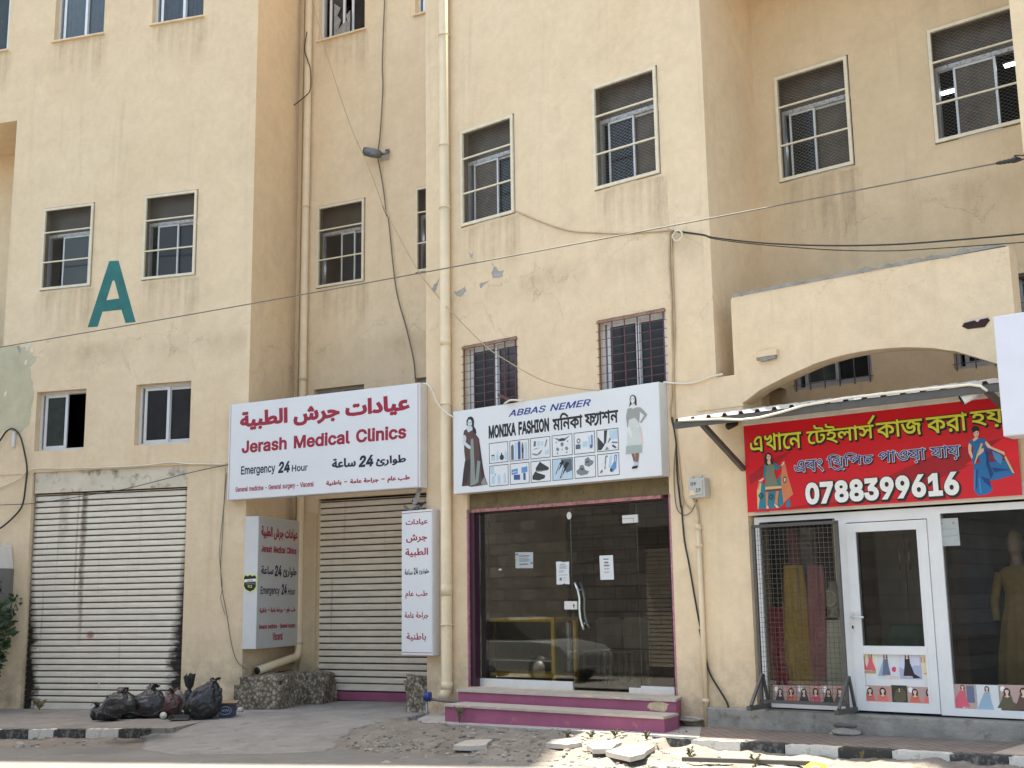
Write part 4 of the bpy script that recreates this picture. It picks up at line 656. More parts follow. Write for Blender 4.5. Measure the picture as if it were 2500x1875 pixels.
GREYB = mat('grey_steel', (.10, .105, .11), .55, .3, var=.2, scale=14)
barred('R1a', [(.1, .55, TEALP), (.5, .95, DARKP)], 'barred window seen under the arch, left', GREYB, 6, 3, ALUD)
barred('R1b', [(.1, .55, DARKP), (.5, .95, BROWNP)], 'barred window seen under the arch, right', GREYB, 5, 3, ALUD)
barred('R1c', [(.1, .55, DARKP), (.5, .95, DARKP)], 'dark window at the right border beyond the arch wall', GREYB, 5, 4, ALUD)
mb = MB(); a = L.at(Q('R5', 48, 285)); b = L.at(Q('R5', 22, 775))
mb.bar((xLn - .012, .05, 4.5), (xLn - .012, .05, 6.6), .02, BLK); mb.build('dark_edge_strip', BLD, L, (0, 0, 0))  # thin black strip for the dark line along the notch edge
# ------------------------------------------------------------------ roller shutters
def shutter_mat(name, base, w_, soot):
    m, n, l, b = nodes(name); v = objco(n, l); tc = n.new('ShaderNodeTexCoord'); sp = n.new('ShaderNodeSeparateXYZ'); l.new(tc.outputs['Object'], sp.inputs[0])
    st = noisen(n, l, 2.2, 6, .65, objco(n, l, (1.2, 1, 5))); r = ramp(n, [(.3, tuple(x * .86 for x in base)), (.7, tuple(min(1, x * 1.1) for x in base))]); l.new(st.outputs[0], r.inputs[0]); c = r.outputs[0]
    # brown runs down from the box
    vr = objco(n, l, (3.2, 1, .1)); nr = noisen(n, l, 2.0, 6, .7, vr); rr = ramp(n, [(.6, (0, 0, 0)), (.78, (1, 1, 1))]); l.new(nr.outputs[0], rr.inputs[0])
    c = mixc(n, l, math_(n, l, 'MULTIPLY', rr.outputs[0], .5), c, (.13, .075, .04))
    d1 = noisen(n, l, 6, 8, .75, v); r1 = ramp(n, [(.6, (0, 0, 0)), (.72, (1, 1, 1))]); l.new(d1.outputs[0], r1.inputs[0])
    c = mixc(n, l, math_(n, l, 'MULTIPLY', r1.outputs[0], .3), c, (.16, .13, .1))
    if soot:                                                       # soot from a fire, eating in from both edges and worst low on the right
        ed = noisen(n, l, 3.0, 6, .7, objco(n, l, (.9, 1, 2.6)))
        hl = n.new('ShaderNodeMapRange'); hl.inputs[1].default_value = 2.3; hl.inputs[2].default_value = .5; hl.inputs[3].default_value = .0; hl.inputs[4].default_value = .25; l.new(sp.outputs[2], hl.inputs[0])
        hr = n.new('ShaderNodeMapRange'); hr.inputs[1].default_value = 2.7; hr.inputs[2].default_value = .55; hr.inputs[3].default_value = .0; hr.inputs[4].default_value = .30; l.new(sp.outputs[2], hr.inputs[0])
        def edge(dist, amount):
            k = math_(n, l, 'MULTIPLY', amount, math_(n, l, 'ADD', math_(n, l, 'MULTIPLY', ed.outputs[0], 2.4), -.35)); q = math_(n, l, 'SUBTRACT', k, dist)
            mr = n.new('ShaderNodeMapRange'); mr.inputs[1].default_value = -.07; mr.inputs[2].default_value = .08; l.new(q, mr.inputs[0]); return mr.outputs[0]
        e1 = edge(sp.outputs[0], hl.outputs[0]); e2 = edge(math_(n, l, 'SUBTRACT', w_, sp.outputs[0]), hr.outputs[0])
        c = mixc(n, l, e1, c, (.016, .013, .011)); c = mixc(n, l, e2, c, (.014, .011, .01))
        for (dx_, dw_, zlo, amt) in soot[2]:                       # brown drips that ran down from the box
            wob = noisen(n, l, 2.0, 4, .6, objco(n, l, (0, 0, .5))); k_ = math_(n, l, 'ABSOLUTE', math_(n, l, 'SUBTRACT', sp.outputs[0], math_(n, l, 'MULTIPLY_ADD', wob.outputs[0], .06, dx_ - .03)))
            m1 = n.new('ShaderNodeMapRange'); m1.inputs[1].default_value = dw_; m1.inputs[2].default_value = dw_ * .25; l.new(k_, m1.inputs[0]); m2 = n.new('ShaderNodeMapRange'); m2.inputs[1].default_value = zlo; m2.inputs[2].default_value = zlo + .5; l.new(sp.outputs[2], m2.inputs[0])
            br = noisen(n, l, 1.0, 5, .7, objco(n, l, (8, 1, 9))); rb_ = ramp(n, [(.35, (.2, .2, .2)), (.6, (1, 1, 1))]); l.new(br.outputs[0], rb_.inputs[0])
            c = mixc(n, l, math_(n, l, 'MULTIPLY', math_(n, l, 'MULTIPLY', math_(n, l, 'MULTIPLY', m1.outputs[0], m2.outputs[0]), rb_.outputs[0]), amt), c, (.13, .085, .05))
        for (px_, pz_, rx, rz) in ((soot[0], soot[1], .07, .06),):
            dx = math_(n, l, 'DIVIDE', math_(n, l, 'SUBTRACT', sp.outputs[0], px_), rx); dz = math_(n, l, 'DIVIDE', math_(n, l, 'SUBTRACT', sp.outputs[2], pz_), rz)
            dd = math_(n, l, 'ADD', math_(n, l, 'MULTIPLY', dx, dx), math_(n, l, 'MULTIPLY', dz, dz)); mr = n.new('ShaderNodeMapRange'); mr.inputs[1].default_value = 1.6; mr.inputs[2].default_value = .2; l.new(dd, mr.inputs[0])
            c = mixc(n, l, math_(n, l, 'MULTIPLY', mr.outputs[0], .75), c, (.3, .035, .03))
    l.new(c, b.inputs['Base Color']); b.inputs['Roughness'].default_value = .5; b.inputs['Metallic'].default_value = .0
    t3 = noisen(n, l, 40, 4, .7, v); l.new(bumpn(n, l, t3.outputs[0], .12, .01), b.inputs['Normal']); return m
RUST = mat('rusty_groove', (.10, .065, .045), .8, var=.4, scale=10)
def shutter(sec, x0, x1, z0, z1, y, pitch, m, lab, bar_h=.12):
    g = MB(); z = z0 + bar_h; n = 0
    while z < z1:
        zt = min(z + pitch, z1); a = pitch
        prof = [(y + .022, z), (y + .012, z + a * .1), (y + .0, z + a * .18), (y - .002, z + a * .5), (y + .0, z + a * .74), (y + .006, z + a * .78), (y + .003, z + a * .83), (y + .012, z + a * .9), (y + .024, z + a * .96)]
        for i in range(len(prof) - 1):
            (ya, za), (yb, zb) = prof[i], prof[i + 1]
            if zb > z1: break
            g.add([(x0, ya, za), (x1, ya, za), (x1, yb, zb), (x0, yb, zb)], [(0, 1, 2, 3)], RUST if i in (0, 7) else m)
        z += pitch; n += 1
    g.quad((x0, y + .026, z0), (x1, y + .026, z0), (x1, y + .026, z1), (x0, y + .026, z1), RUST)
    ob = g.build('roller_shutter', BLD, sec, (x0, y, z0)); tag(ob, lab)
    b_ = MB(); b_.box(x0 + .01, x1 - .01, y - .012, y + .02, z0 + .012, z0 + bar_h - .008, m); b_.box(x0 + .16, x0 + .19, y - .03, y - .012, z0 + .02, z0 + .14, ALUD)
    b_.bar((x0 + (x1 - x0) * .5, y - .02, z0 + .05), (x0 + (x1 - x0) * .56, y - .02, z0 + .05), .02, ALUD); b_.build('bottom_bar', ob); return ob
wS = xS1 - xS0; sp_ = L.at(Q('S1', 592, 1245))
SHL = shutter_mat('sooty_cream_shutter', (.76, .70, .59), wS, (sp_[0] - xS0, sp_[1] - zLs, ((L.at(Q('S1', 545, 400))[0] - xS0, .05, 1.5, .85), (L.at(Q('S1', 510, 400))[0] - xS0, .025, 1.7, .6), (L.at(Q('S1', 1098, 500))[0] - xS0, .05, .95, .7), (L.at(Q('S1', 760, 350))[0] - xS0, .08, 2.45, .4), (L.at(Q('S1', 420, 350))[0] - xS0, .12, 2.5, .45))))
shutter(L, xS0, xS1, zLs, zSt, .07, .1, SHL, 'soot stained shutter behind the rubbish bags')
mb = MB(); mb.box(xS0 + .0, xS1 + .015, .03, .12, zSt, zLint, mat('stained_box_cover', (.66, .585, .46), .7, var=.12, scale=2, dirt=(.2, .15, .1), dirt_at=.52, bump=.3)); tag(mb.build('shutter_box', BLD, L, (0, 0, 0)), 'stained box cover over the left shutter')
mb = MB(); mb.box(xS0 - .03, xS1 + .02, .04, .3, -2.0, zLs - .015, CONC); tag(mb.build('threshold', BLD, L, (0, 0, 0)), 'concrete threshold of the left shutter')
SHC = shutter_mat('cream_shutter', (.77, .70, .58), 2, None)
shutter(CW, xCs0, xC1 - .03, zCs, 1.72, .06, .107, SHC, 'cream roller shutter of the clinic')
mb = MB(); zb = CW.at(Q('S5', 1900, 508))[1]; mb.box(xCs0 - .05, xC1 - .03, -.02, .3, zb, zCs - .012, PINK); tag(mb.build('threshold', BLD, CW, (0, 0, 0)), 'pink threshold of the clinic shutter')
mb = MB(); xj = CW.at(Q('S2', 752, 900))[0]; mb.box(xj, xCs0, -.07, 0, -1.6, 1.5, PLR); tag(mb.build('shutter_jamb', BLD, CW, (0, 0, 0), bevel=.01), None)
# ------------------------------------------------------------------ steps and glass front of the fashion shop
st = [M.at(Q('S6', *p)) for p in ((705, 540), (2015, 610))]
def stepx(p, y): return M.at(Q('S6', *p), y)[0]
yA, yB = -.39, -.85
xa0, xa1, xb0, xb1 = stepx((782, 455), yA), stepx((2088, 512), yA), stepx((703, 541), yB), stepx((2017, 610), yB)
zA_, zB_ = zG0 - .005, M.at(Q('S6', 1360, 575), yB)[1]
xe0 = M.at((1659, 1700), -.01)[0]; xa1 = M.at((1650, 1707), yA)[0]; xm1 = M.at((1657, 1730), yA)[0]
def tread(pts, z):
    q = Vector((sum(p[0] for p in pts) / len(pts), sum(p[1] for p in pts) / len(pts))); mb.slab(pts, lambda x, y: z - .03, .6, PINK); mb.slab([(p[0] + (.012 if p[0] > q.x else -.012), p[1] - (.025 if p[1] < q.y else 0)) for p in pts], lambda x, y: z, .0295, STEPTOP)
mb = MB(); tread([(xa0, yA), (xa1, yA), (xe0, .02), (xa0, .02)], zA_); tread([(xb0, yB), (xb1, yB), (xm1, yA - .028), (xb0, yA - .028)], zB_)
a = M.at(Q('S6', 1915, 545), yA); mb.face(rough([(a[0], a[1]), (a[0] + .14, a[1] + .05), (a[0] + .3, a[1] + .03), (a[0] + .26, a[1] - .05), (a[0] + .05, a[1] - .06)], 3, .015), yA - .002, PL)
for k in range(26):                                                   # chipped paint along the nosings
    x = random.uniform(xb0 + .1, xa1 - .35); yy, zz = random.choice(((yA - .027, zA_), (yB - .027, zB_))); ww = random.uniform(.03, .2)
    mb.face(rough([(x, zz - .002), (x + ww, zz - .002), (x + ww * .7, zz - random.uniform(.006, .03)), (x + ww * .2, zz - random.uniform(.006, .026))], 2, .004), yy - .001 - .0002 * k, random.choice((STEPTOP, PL, CONCL)))
tag(mb.build('entrance_steps', BLD, M, (0, 0, 0), bevel=.006), 'two chipped pink steps up to the glass shop front')
gy = .14
mb = MB(); mb.box(xG0, xG1, .05, .3, zG1 - .34, zG1, mat('olive_shutter_box', (.17, .13, .065), .65, .2, var=.25, scale=6, dirt=(.09, .06, .035)))
for k in range(4): x = xG0 + .3 + k * .75; mb.box(x, x + .2, .04, .05, zG1 - .25, zG1 - .2, mat('olive_shutter_box', (0, 0, 0)))
tag(mb.build('shutter_box', BLD, M, (0, 0, 0)), 'brown shutter box over the glass shop front')
mb = MB(); mb.box(xG0 + .05, xG1 - .15, .03, .28, zG1 - .385, zG1 - .342, mat('flaking_pink_bar', (.45, .2, .2), .7, var=.2, scale=12, dirt=(.2, .1, .06), dirt_at=.5)); tag(mb.build('shutter_bar', BLD, M, (0, 0, 0)), 'flaking pink bar of the rolled up shutter')
sf = MB(); sf.box(xG0 + .1, xG1 - .05, .06, .3, zG1 - .4, zG1 - .388, PURP); sf.box(xG0, xG0 + .1, .03, .32, zG0, zG1 - .39, PURP); sf.box(xG1 - .05, xG1, .03, .32, zG0, zG1 - .39, PURP); sf.box(xG0 - .012, xG0 + .012, -.004, .03, zG0, zG1 - .34, mat('faded_pink_edge', (.40, .17, .22), .7, var=.3, scale=14, dirt=(.6, .5, .35)))
sf.box(xG1 - .012, xG1 + .012, -.004, .03, zG0, zG1 - .34, mat('faded_pink_edge', (0, 0, 0)))
SF = sf.build('shop_front', BLD, M, (0, 0, 0)); tag(SF, 'frameless dark glass shop front above the pink steps')
gx = lambda x, y: M.at(Q('S3', x, y), gy)
d1 = gx(1092, 900)[0]; d2 = gx(1607, 900)[0]; zt = zG1 - .4; zb0 = zG0
pn = [(xG0 + .1, d1 - .004, zb0 + .11), (d1 + .004, d2 - .004, zb0 + .03), (d2 + .004, xG1 - .05, zb0 + .09)]
for i, (a, b, z) in enumerate(pn):
    g = MB(); g.box(a, b, gy, gy + .01, z, zt, GLS); tag(g.build('glass_door' if i == 1 else 'glass_panel', SF), None)
g = MB(); g.box(xG0 + .1, d1 - .004, gy - .015, gy + .03, zb0, zb0 + .11, ALU); g.build('bottom_rail', SF)
g = MB(); g.box(d2 + .004, xG1 - .05, gy - .015, gy + .03, zb0, zb0 + .09, ALU); g.build('bottom_rail', SF)
STEEL = mat('brushed_steel', (.66, .66, .64), .28, .85, var=.06, scale=20)
PLATE = mat('satin_plate', (.74, .74, .72), .35, .3, var=.05, scale=20)
for (x0, z0, x1, z1) in ((1490, 325, 1607, 256), (1541, 1632, 1632, 1594), (1043, 989, 1090, 925), (1093, 989, 1140, 925)):
    a = gx(x0, z0); b = gx(x1, z1); g = MB(); g.box(a[0], b[0], gy - .02, gy - .001, a[1], b[1], PLATE)
    if x0 == 1093: c = ((a[0] + b[0]) / 2, gy - .0215, (a[1] + b[1]) / 2); g.disc(c, .014, .014, BLK); g.box(c[0] - .006, c[0] + .006, gy - .0213, gy - .02, c[2] - .04, c[2], BLK)
    if x0 == 1490: g.box(a[0], b[0] - .06, gy - .021, gy - .0205, a[1] + .055, a[1] + .059, BLK); g.box(b[0] - .064, b[0] - .06, gy - .021, gy - .0205, a[1], a[1] + .059, BLK)
    tag(g.build('lock_plate' if z0 == 989 else 'patch_fitting', SF, bevel=.003), None)
a = gx(1073, 265); g = MB(); g.disc((a[0], gy - .003, a[1]), .04, .05, PLATE); g.build('round_sticker', SF)
for i, pts in enumerate(([(1117, 782), (1140, 840), (1152, 905), (1152, 985), (1158, 1050), (1172, 1105), (1186, 1143)], [(1155, 782), (1177, 835), (1190, 905), (1190, 985), (1196, 1045), (1210, 1095), (1227, 1138)])):
    yy = gy - .05 if i == 0 else gy + .06; P = []
    for p in pts: a = M.at(Q('S3', *p), yy); P.append((a[0], yy, a[1]))
    g = MB(); g.tube(P, .016, STEEL, 10)
    for k in (1, 5): g.tube([P[k], (P[k][0], gy, P[k][2])], .01, STEEL, 8)
    tag(g.build('door_handle', SF), None)
# the room behind: dim, pinkish block walls
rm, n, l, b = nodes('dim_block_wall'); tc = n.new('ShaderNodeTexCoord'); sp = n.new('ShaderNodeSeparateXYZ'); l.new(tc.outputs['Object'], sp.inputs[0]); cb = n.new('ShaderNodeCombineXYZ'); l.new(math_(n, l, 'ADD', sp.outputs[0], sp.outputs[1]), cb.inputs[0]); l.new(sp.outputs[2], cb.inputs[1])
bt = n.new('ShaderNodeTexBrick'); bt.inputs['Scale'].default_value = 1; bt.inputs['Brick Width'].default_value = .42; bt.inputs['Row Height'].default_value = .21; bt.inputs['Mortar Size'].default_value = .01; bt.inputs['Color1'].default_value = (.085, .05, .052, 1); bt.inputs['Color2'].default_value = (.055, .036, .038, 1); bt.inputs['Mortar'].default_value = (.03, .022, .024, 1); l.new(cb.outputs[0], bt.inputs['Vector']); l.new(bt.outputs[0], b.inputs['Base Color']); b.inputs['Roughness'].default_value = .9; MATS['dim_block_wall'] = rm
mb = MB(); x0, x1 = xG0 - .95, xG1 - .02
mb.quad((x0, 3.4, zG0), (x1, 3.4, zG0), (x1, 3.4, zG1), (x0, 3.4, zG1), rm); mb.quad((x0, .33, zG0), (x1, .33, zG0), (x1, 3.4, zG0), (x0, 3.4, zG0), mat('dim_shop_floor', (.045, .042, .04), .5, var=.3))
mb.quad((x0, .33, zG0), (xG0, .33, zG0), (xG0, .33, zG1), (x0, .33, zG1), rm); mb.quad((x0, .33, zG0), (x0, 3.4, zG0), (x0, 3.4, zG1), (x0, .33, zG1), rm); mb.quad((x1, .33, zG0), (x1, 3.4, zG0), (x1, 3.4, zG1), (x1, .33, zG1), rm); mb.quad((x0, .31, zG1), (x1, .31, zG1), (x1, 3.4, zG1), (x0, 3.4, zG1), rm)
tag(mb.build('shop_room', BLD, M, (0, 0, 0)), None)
# ------------------------------------------------------------------ tailor's shop front: door and windows
ty = .1
tx = lambda r, x, y, yy=ty: M.at(Q(r, x, y), yy)
UPVC = mat('white_upvc', (.74, .74, .75), .4, var=.05, scale=4, dirt=(.55, .52, .48), dirt_at=.68)
xd0 = tx('S4', 1010, 900)[0]; xd1 = tx('S4', 1650, 900)[0]; ztop = tx('S4', 1300, 300)[1]; zt2 = tx('S4', 400, 300)[1]
zs0 = zSill
xw0 = xJ + .04; xwe = 8.3
sf = MB(); y0, y1 = ty - .03, ty + .06
def rect(mb, a, b, c, d, t, y0, y1, m):
    mb.box(a, b, y0, y1, d - t, d, m); mb.box(a, b, y0, y1, c, c + t, m); mb.box(a, a + t, y0, y1, c + t, d - t, m); mb.box(b - t, b, y0, y1, c + t, d - t, m)
zT = zTop - .02
rect(sf, xw0, xd0, zs0, zT, .06, y0, y1, UPVC); rect(sf, xd1, xwe, zs0 - .0, zT, .075, y0, y1, UPVC)
sf.box(xd0, xd1, y0, y1, zT - .12, zT, UPVC); sf.box(xd0, xd0 + .07, y0, y1, zs0, zT - .12, UPVC); sf.box(xd1 - .07, xd1, y0, y1, zs0, zT - .12, UPVC)
TF = sf.build('shop_front', BLD, M, (0, 0, 0)); tag(TF, 'white framed shop front under the red banner')
DR = MB(); a, b, c, d = xd0 + .075, xd1 - .075, zs0 + .012, zT - .13; zm = tx('S4', 1350, 1200)[1]
rect(DR, a, b, c, d, .1, ty - .045, ty + .05, UPVC); DR.box(a + .1, b - .1, ty - .045, ty + .05, zm - .06, zm + .03, UPVC); DR.box(a + .1, b - .1, ty - .01, ty + .02, c + .1, zm - .06, UPVC)
for q in (a + .1, b - .1):
    DR.box(q - .012, q + .012, ty - .05, ty - .046, c + .1, d - .1, UPVC)
DO = DR.build('door', BLD, M, (0, 0, 0)); tag(DO, 'white shop door with posters on its lower panel')
g = MB(); g.box(a + .1, b - .1, ty, ty + .01, zm + .03, d - .1, GLS); g.build('pane', DO)
g = MB(); p = tx('S4', 1066, 985); g.box(p[0] - .018, p[0] + .018, ty - .055, ty - .045, p[1] - .16, p[1] + .05, PLATE); g.tube([(p[0], ty - .05, p[1]), (p[0], ty - .1, p[1]), (p[0] + .15, ty - .1, p[1])], .012, PLATE, 8); g.disc((p[0], ty - .0555, p[1] - .11), .012, .02, BLK); g.build('handle', DO)
for x0, x1, z in ((xw0 + .06, xd0 - .06, zs0 + .06), (xd1 + .075, xwe - .075, zs0 + .075)):
    g = MB(); g.box(x0, x1, ty, ty + .01, z, zT - .07, GLS); g.build('shop_window', TF)
mb = MB(); mb.box(xJ + .05, 8.3, .0, .3, zTop, zTop + .19, mat('whitewashed_box', (.68, .65, .58), .6, var=.12, scale=3, dirt=(.3, .22, .15), dirt_at=.6)); mb.box(xJ + .25, 7.9, -.02, .0, zTop + .05, zTop + .17, mat('whitewashed_box', (0, 0, 0)))
for x in (xJ + .12, 6.0): mb.box(x, x + .16, -.035, .0, zTop + .03, zTop + .16, ALUD); mb.box(x + .04, x + .09, -.05, -.035, zTop + .06, zTop + .12, GREYB)
tag(mb.build('shutter_box', BLD, M, (0, 0, 0)), 'white shutter box under the red banner')
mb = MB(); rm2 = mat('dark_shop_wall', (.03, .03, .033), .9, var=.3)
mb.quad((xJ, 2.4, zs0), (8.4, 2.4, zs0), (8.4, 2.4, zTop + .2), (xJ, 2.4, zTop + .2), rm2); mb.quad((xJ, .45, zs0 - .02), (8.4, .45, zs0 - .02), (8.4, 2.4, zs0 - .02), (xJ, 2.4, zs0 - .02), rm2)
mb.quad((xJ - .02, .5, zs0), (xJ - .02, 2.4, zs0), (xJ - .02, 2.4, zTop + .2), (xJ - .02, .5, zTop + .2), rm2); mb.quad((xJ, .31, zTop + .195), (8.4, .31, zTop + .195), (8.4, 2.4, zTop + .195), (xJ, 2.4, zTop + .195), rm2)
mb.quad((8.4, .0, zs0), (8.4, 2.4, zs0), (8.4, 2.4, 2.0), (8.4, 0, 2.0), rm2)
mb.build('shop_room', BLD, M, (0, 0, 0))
# ------------------------------------------------------------------ ground
def groundmat(name, c1, c2, rough=.92, scale=1.3, spots=None, bump=.5, bscale=25, fine=.12):
    m, n, l, b = nodes(name); v = objco(n, l)
    t = noisen(n, l, scale, 8, .68, v, .3); r = ramp(n, [(.33, c1), (.66, c2)]); l.new(t.outputs[0], r.inputs[0]); c = r.outputs[0]
    f = noisen(n, l, 60, 5, .8, v); rf = ramp(n, [(.25, (1 - fine * 2,) * 3), (.75, (1 + fine * 1.6,) * 3)]); l.new(f.outputs[0], rf.inputs[0]); c = mixc(n, l, 1, c, rf.outputs[0], 'MULTIPLY')
    if spots:
        k = noisen(n, l, scale * 3.1, 8, .72, v, .5); rk = ramp(n, [(.54, (0, 0, 0)), (.66, (1, 1, 1))]); l.new(k.outputs[0], rk.inputs[0]); c = mixc(n, l, math_(n, l, 'MULTIPLY', rk.outputs[0], .75), c, spots)
    l.new(c, b.inputs['Base Color']); b.inputs['Roughness'].default_value = rough; b.inputs['Specular IOR Level'].default_value = .3
    t3 = noisen(n, l, bscale, 8, .75, v); n1 = bumpn(n, l, t3.outputs[0], bump, .02); l.new(n1, b.inputs['Normal']); MATS[name] = m; return m
ASPH = groundmat('dusty_asphalt', (.17, .162, .152), (.235, .225, .21), scale=.8, spots=(.25, .235, .21), bump=.5, bscale=70)
RAMPM = groundmat('ramp_concrete', (.225, .215, .20), (.325, .31, .29), scale=1.5, spots=(.165, .155, .14), bump=.6, bscale=40, fine=.14)
PAVL = groundmat('dirty_pavement', (.22, .195, .17), (.31, .285, .255), scale=1.9, spots=(.15, .125, .105), bump=.6)
PAVM = groundmat('pale_paving', (.36, .34, .315), (.44, .42, .39), scale=1.6, spots=(.27, .25, .22), bump=.3, fine=.07)
DIRT = groundmat('dry_earth', (.20, .175, .145), (.31, .28, .24), scale=2.2, spots=(.14, .12, .10), bump=.9, bscale=22, fine=.2)
def pt_in(p, poly): return _inside(p, poly)
def bdist(p, poly):
    d = 9
    for i in range(len(poly)):
        a = Vector(poly[i - 1]); b = Vector(poly[i]); q = Vector(p); t = max(0, min(1, (q - a).dot(b - a) / max(1e-9, (b - a).length_squared))); d = min(d, (q - a - (b - a) * t).length)
    return d
def terrain(name, poly, step, zf, m, kind='structure', lip=.0, lipw=.12, edge_noise=.0):
    poly = [(p[0], p[1]) for p in poly]; xs = [p[0] for p in poly]; ys = [p[1] for p in poly]; idx = {}; mb = MB(); vs = []; fs = []
    nx = int((max(xs) - min(xs)) / step) + 2; ny = int((max(ys) - min(ys)) / step) + 2
    def V(i, j):
        if (i, j) not in idx:
            x = min(xs) + i * step; y = min(ys) + j * step; z = zf(x, y)
            if lip:
                d = bdist((x, y), poly); ins = pt_in((x, y), poly); d = d if ins else 0; k = max(0, 1 - d / lipw); z -= lip * k * k
            idx[i, j] = len(vs); vs.append((x, y, z))
        return idx[i, j]
    for i in range(nx):
        for j in range(ny):
            c = (min(xs) + (i + .5) * step, min(ys) + (j + .5) * step)
            if edge_noise: c = (c[0] + edge_noise * noise.noise(Vector((c[0] * 4, c[1] * 4, 1))), c[1] + edge_noise * noise.noise(Vector((c[0] * 4, c[1] * 4, 7))))
            if pt_in(c, poly): fs.append((V(i, j), V(i + 1, j), V(i + 1, j + 1), V(i, j + 1)))
    ec = {}
    for f in fs:
        for a, b in zip(f, f[1:] + f[:1]): ec[min(a, b), max(a, b)] = ec.get((min(a, b), max(a, b)), 0) + 1
    for (a, b), c in ec.items():                                   # a skirt closes the open edge
        if c == 1: k = len(vs); vs += [(vs[a][0], vs[a][1], vs[a][2] - .15), (vs[b][0], vs[b][1], vs[b][2] - .15)]; fs.append((a, b, k + 1, k))
    mb.add(vs, fs, m, True); o = mb.build(name, None, None, (0, 0, 0)); tag(o, kind=kind); return o
mb = MB(); gx_ = [-150, -60, -30, -20] + [-14 + k for k in range(29)] + [20, 30, 60, 150]; gy_ = [-120, -50, -20, -10, -4, 0, 3, 6, 8, 9, 10, 11, 12, 13, 14, 15, 16, 17, 18, 19, 20, 22, 26, 40, 120]
vs = [(x, y, zr(x) ) for y in gy_ for x in gx_]; nx = len(gx_)
mb.add(vs, [(j * nx + i, j * nx + i + 1, (j + 1) * nx + i + 1, (j + 1) * nx + i) for j in range(len(gy_) - 1) for i in range(nx - 1)], ASPH, True)
tag(mb.build('road', None, None, (0, 0, 0)), kind='structure')
G_ = lambda r, x, y, dz=0: tuple(ground(Q(r, x, y), dz)[:2])
def n2(x, y, f, s=0): return noise.noise(Vector((x * f, y * f, s)))
# pavement before the left wing, its kerb line and the ramp to the clinic
kA, kB = Vector(G_('P', 77, 1781)), Vector(G_('P', 427, 1779)); kd = (kB - kA).normalized(); kn = Vector((kd.y, -kd.x))      # kn points to the street
kLeft = kA - kd * 9
pl = [tuple(kLeft - kn * .1), tuple(kB - kd * .1 - kn * .1), G_('P', 600, 1738), L.W(xLr - .3, .0, 0).to_2d()[:], L.W(-16, .0, 0).to_2d()[:]]
mb = MB(); mb.slab(pl, lambda x, y: zs(x) - .004, .3, PAVL); tag(mb.build('pavement', None, None, (0, 0, 0)), kind='structure')
def zramp(x, y):
    q = -L.loc(Vector((x, y, 0)))[1]; t = max(0, min(1, (q - 1.5) / 2.3)); return zs(x) + .002 - .145 * t * t * (3 - 2 * t) + .008 * n2(x, y, 1.3)
rp = [L.W(xLr - 1.1, .0, 0).to_2d()[:], G_('P', 300, 1768), G_('P', 358, 1782), G_('P', 343, 1824, -.12), G_('P', 431, 1839, -.13), G_('P', 640, 1834, -.12), G_('P', 800, 1824, -.1), G_('P', 860, 1782, -.05), G_('P', 1062, 1738), M.W(xMl + .1, .1, 0).to_2d()[:], CW.W(xC1 - 1, .1, 0).to_2d()[:], CW.W(xC0, .05, 0).to_2d()[:]]
terrain('driveway_ramp', rp, .06, zramp, RAMPM, lip=.012, edge_noise=.05)
# pavement along the projecting wing
KY = -1.19
gl = M.loc(ground((962, 1768))); gl2 = M.loc(ground((1044, 1742)))
xBr = M.loc(ground(Q('S7', 330, 692)))[0]
pm = [M.W(gl2[0], .02, 0), M.W(gl[0] + .05, KY + .12, 0), M.W(xBr + .3, KY + .125, 0), M.W(xBr - .3, .02, 0)]
mb = MB(); mb.slab([tuple(p.to_2d()) for p in pm], lambda x, y: zs(x) + .006, .3, PAVM); tag(mb.build('pavement_slabs', None, None, (0, 0, 0)), kind='structure')
BRICK, n, l, b = nodes('brown_paver'); v = objco(n, l, (1, 1, 1)); rot = n.new('ShaderNodeMapping'); rot.inputs['Rotation'].default_value = (0, 0, RAD(39 + 45)); l.new(v, rot.inputs['Vector'])
bt = n.new('ShaderNodeTexBrick'); bt.inputs['Scale'].default_value = 1; bt.inputs['Brick Width'].default_value = .2; bt.inputs['Row Height'].default_value = .1; bt.inputs['Mortar Size'].default_value = .008; bt.inputs['Color1'].default_value = (.25, .185, .145, 1); bt.inputs['Color2'].default_value = (.21, .165, .135, 1); bt.inputs['Mortar'].default_value = (.12, .105, .09, 1)
l.new(rot.outputs[0], bt.inputs['Vector']); t = noisen(n, l, 2.2, 8, .7, v, .3); r = ramp(n, [(.48, (0, 0, 0)), (.68, (1, 1, 1))]); l.new(t.outputs[0], r.inputs[0])
l.new(mixc(n, l, math_(n, l, 'MULTIPLY', r.outputs[0], .6), bt.outputs[0], (.30, .26, .22)), b.inputs['Base Color']); b.inputs['Roughness'].default_value = .9; l.new(bumpn(n, l, bt.outputs['Fac'], -.4, .01), b.inputs['Normal'])
pb = [M.W(xBr - .3, -.0, 0), M.W(xBr + .3, KY + .125, 0), M.W(9.5, KY + .125, 0), M.W(9.5, .0, 0)]
mb = MB(); mb.slab([tuple(p.to_2d()) for p in pb], lambda x, y: zs(x) + .002, .3, BRICK); tag(mb.build('brick_pavement', None, None, (0, 0, 0)), kind='structure')
e = [M.loc(ground(Q('S7', *p))) for p in ((1975, 858), (2212, 785))]
mb = MB(); mb.slab([tuple(M.W(*p, 0).to_2d()) for p in ((e[0][0], KY + .13), (e[1][0], e[1][1]), (9, e[1][1] + .05), (9, KY + .13))], lambda x, y: zs(x) + .012, .1, groundmat('smooth_beige_slab', (.46, .37, .29), (.52, .43, .35), bump=.1, fine=.04)); tag(mb.build('smooth_pavement', None, None, (0, 0, 0)), kind='structure')
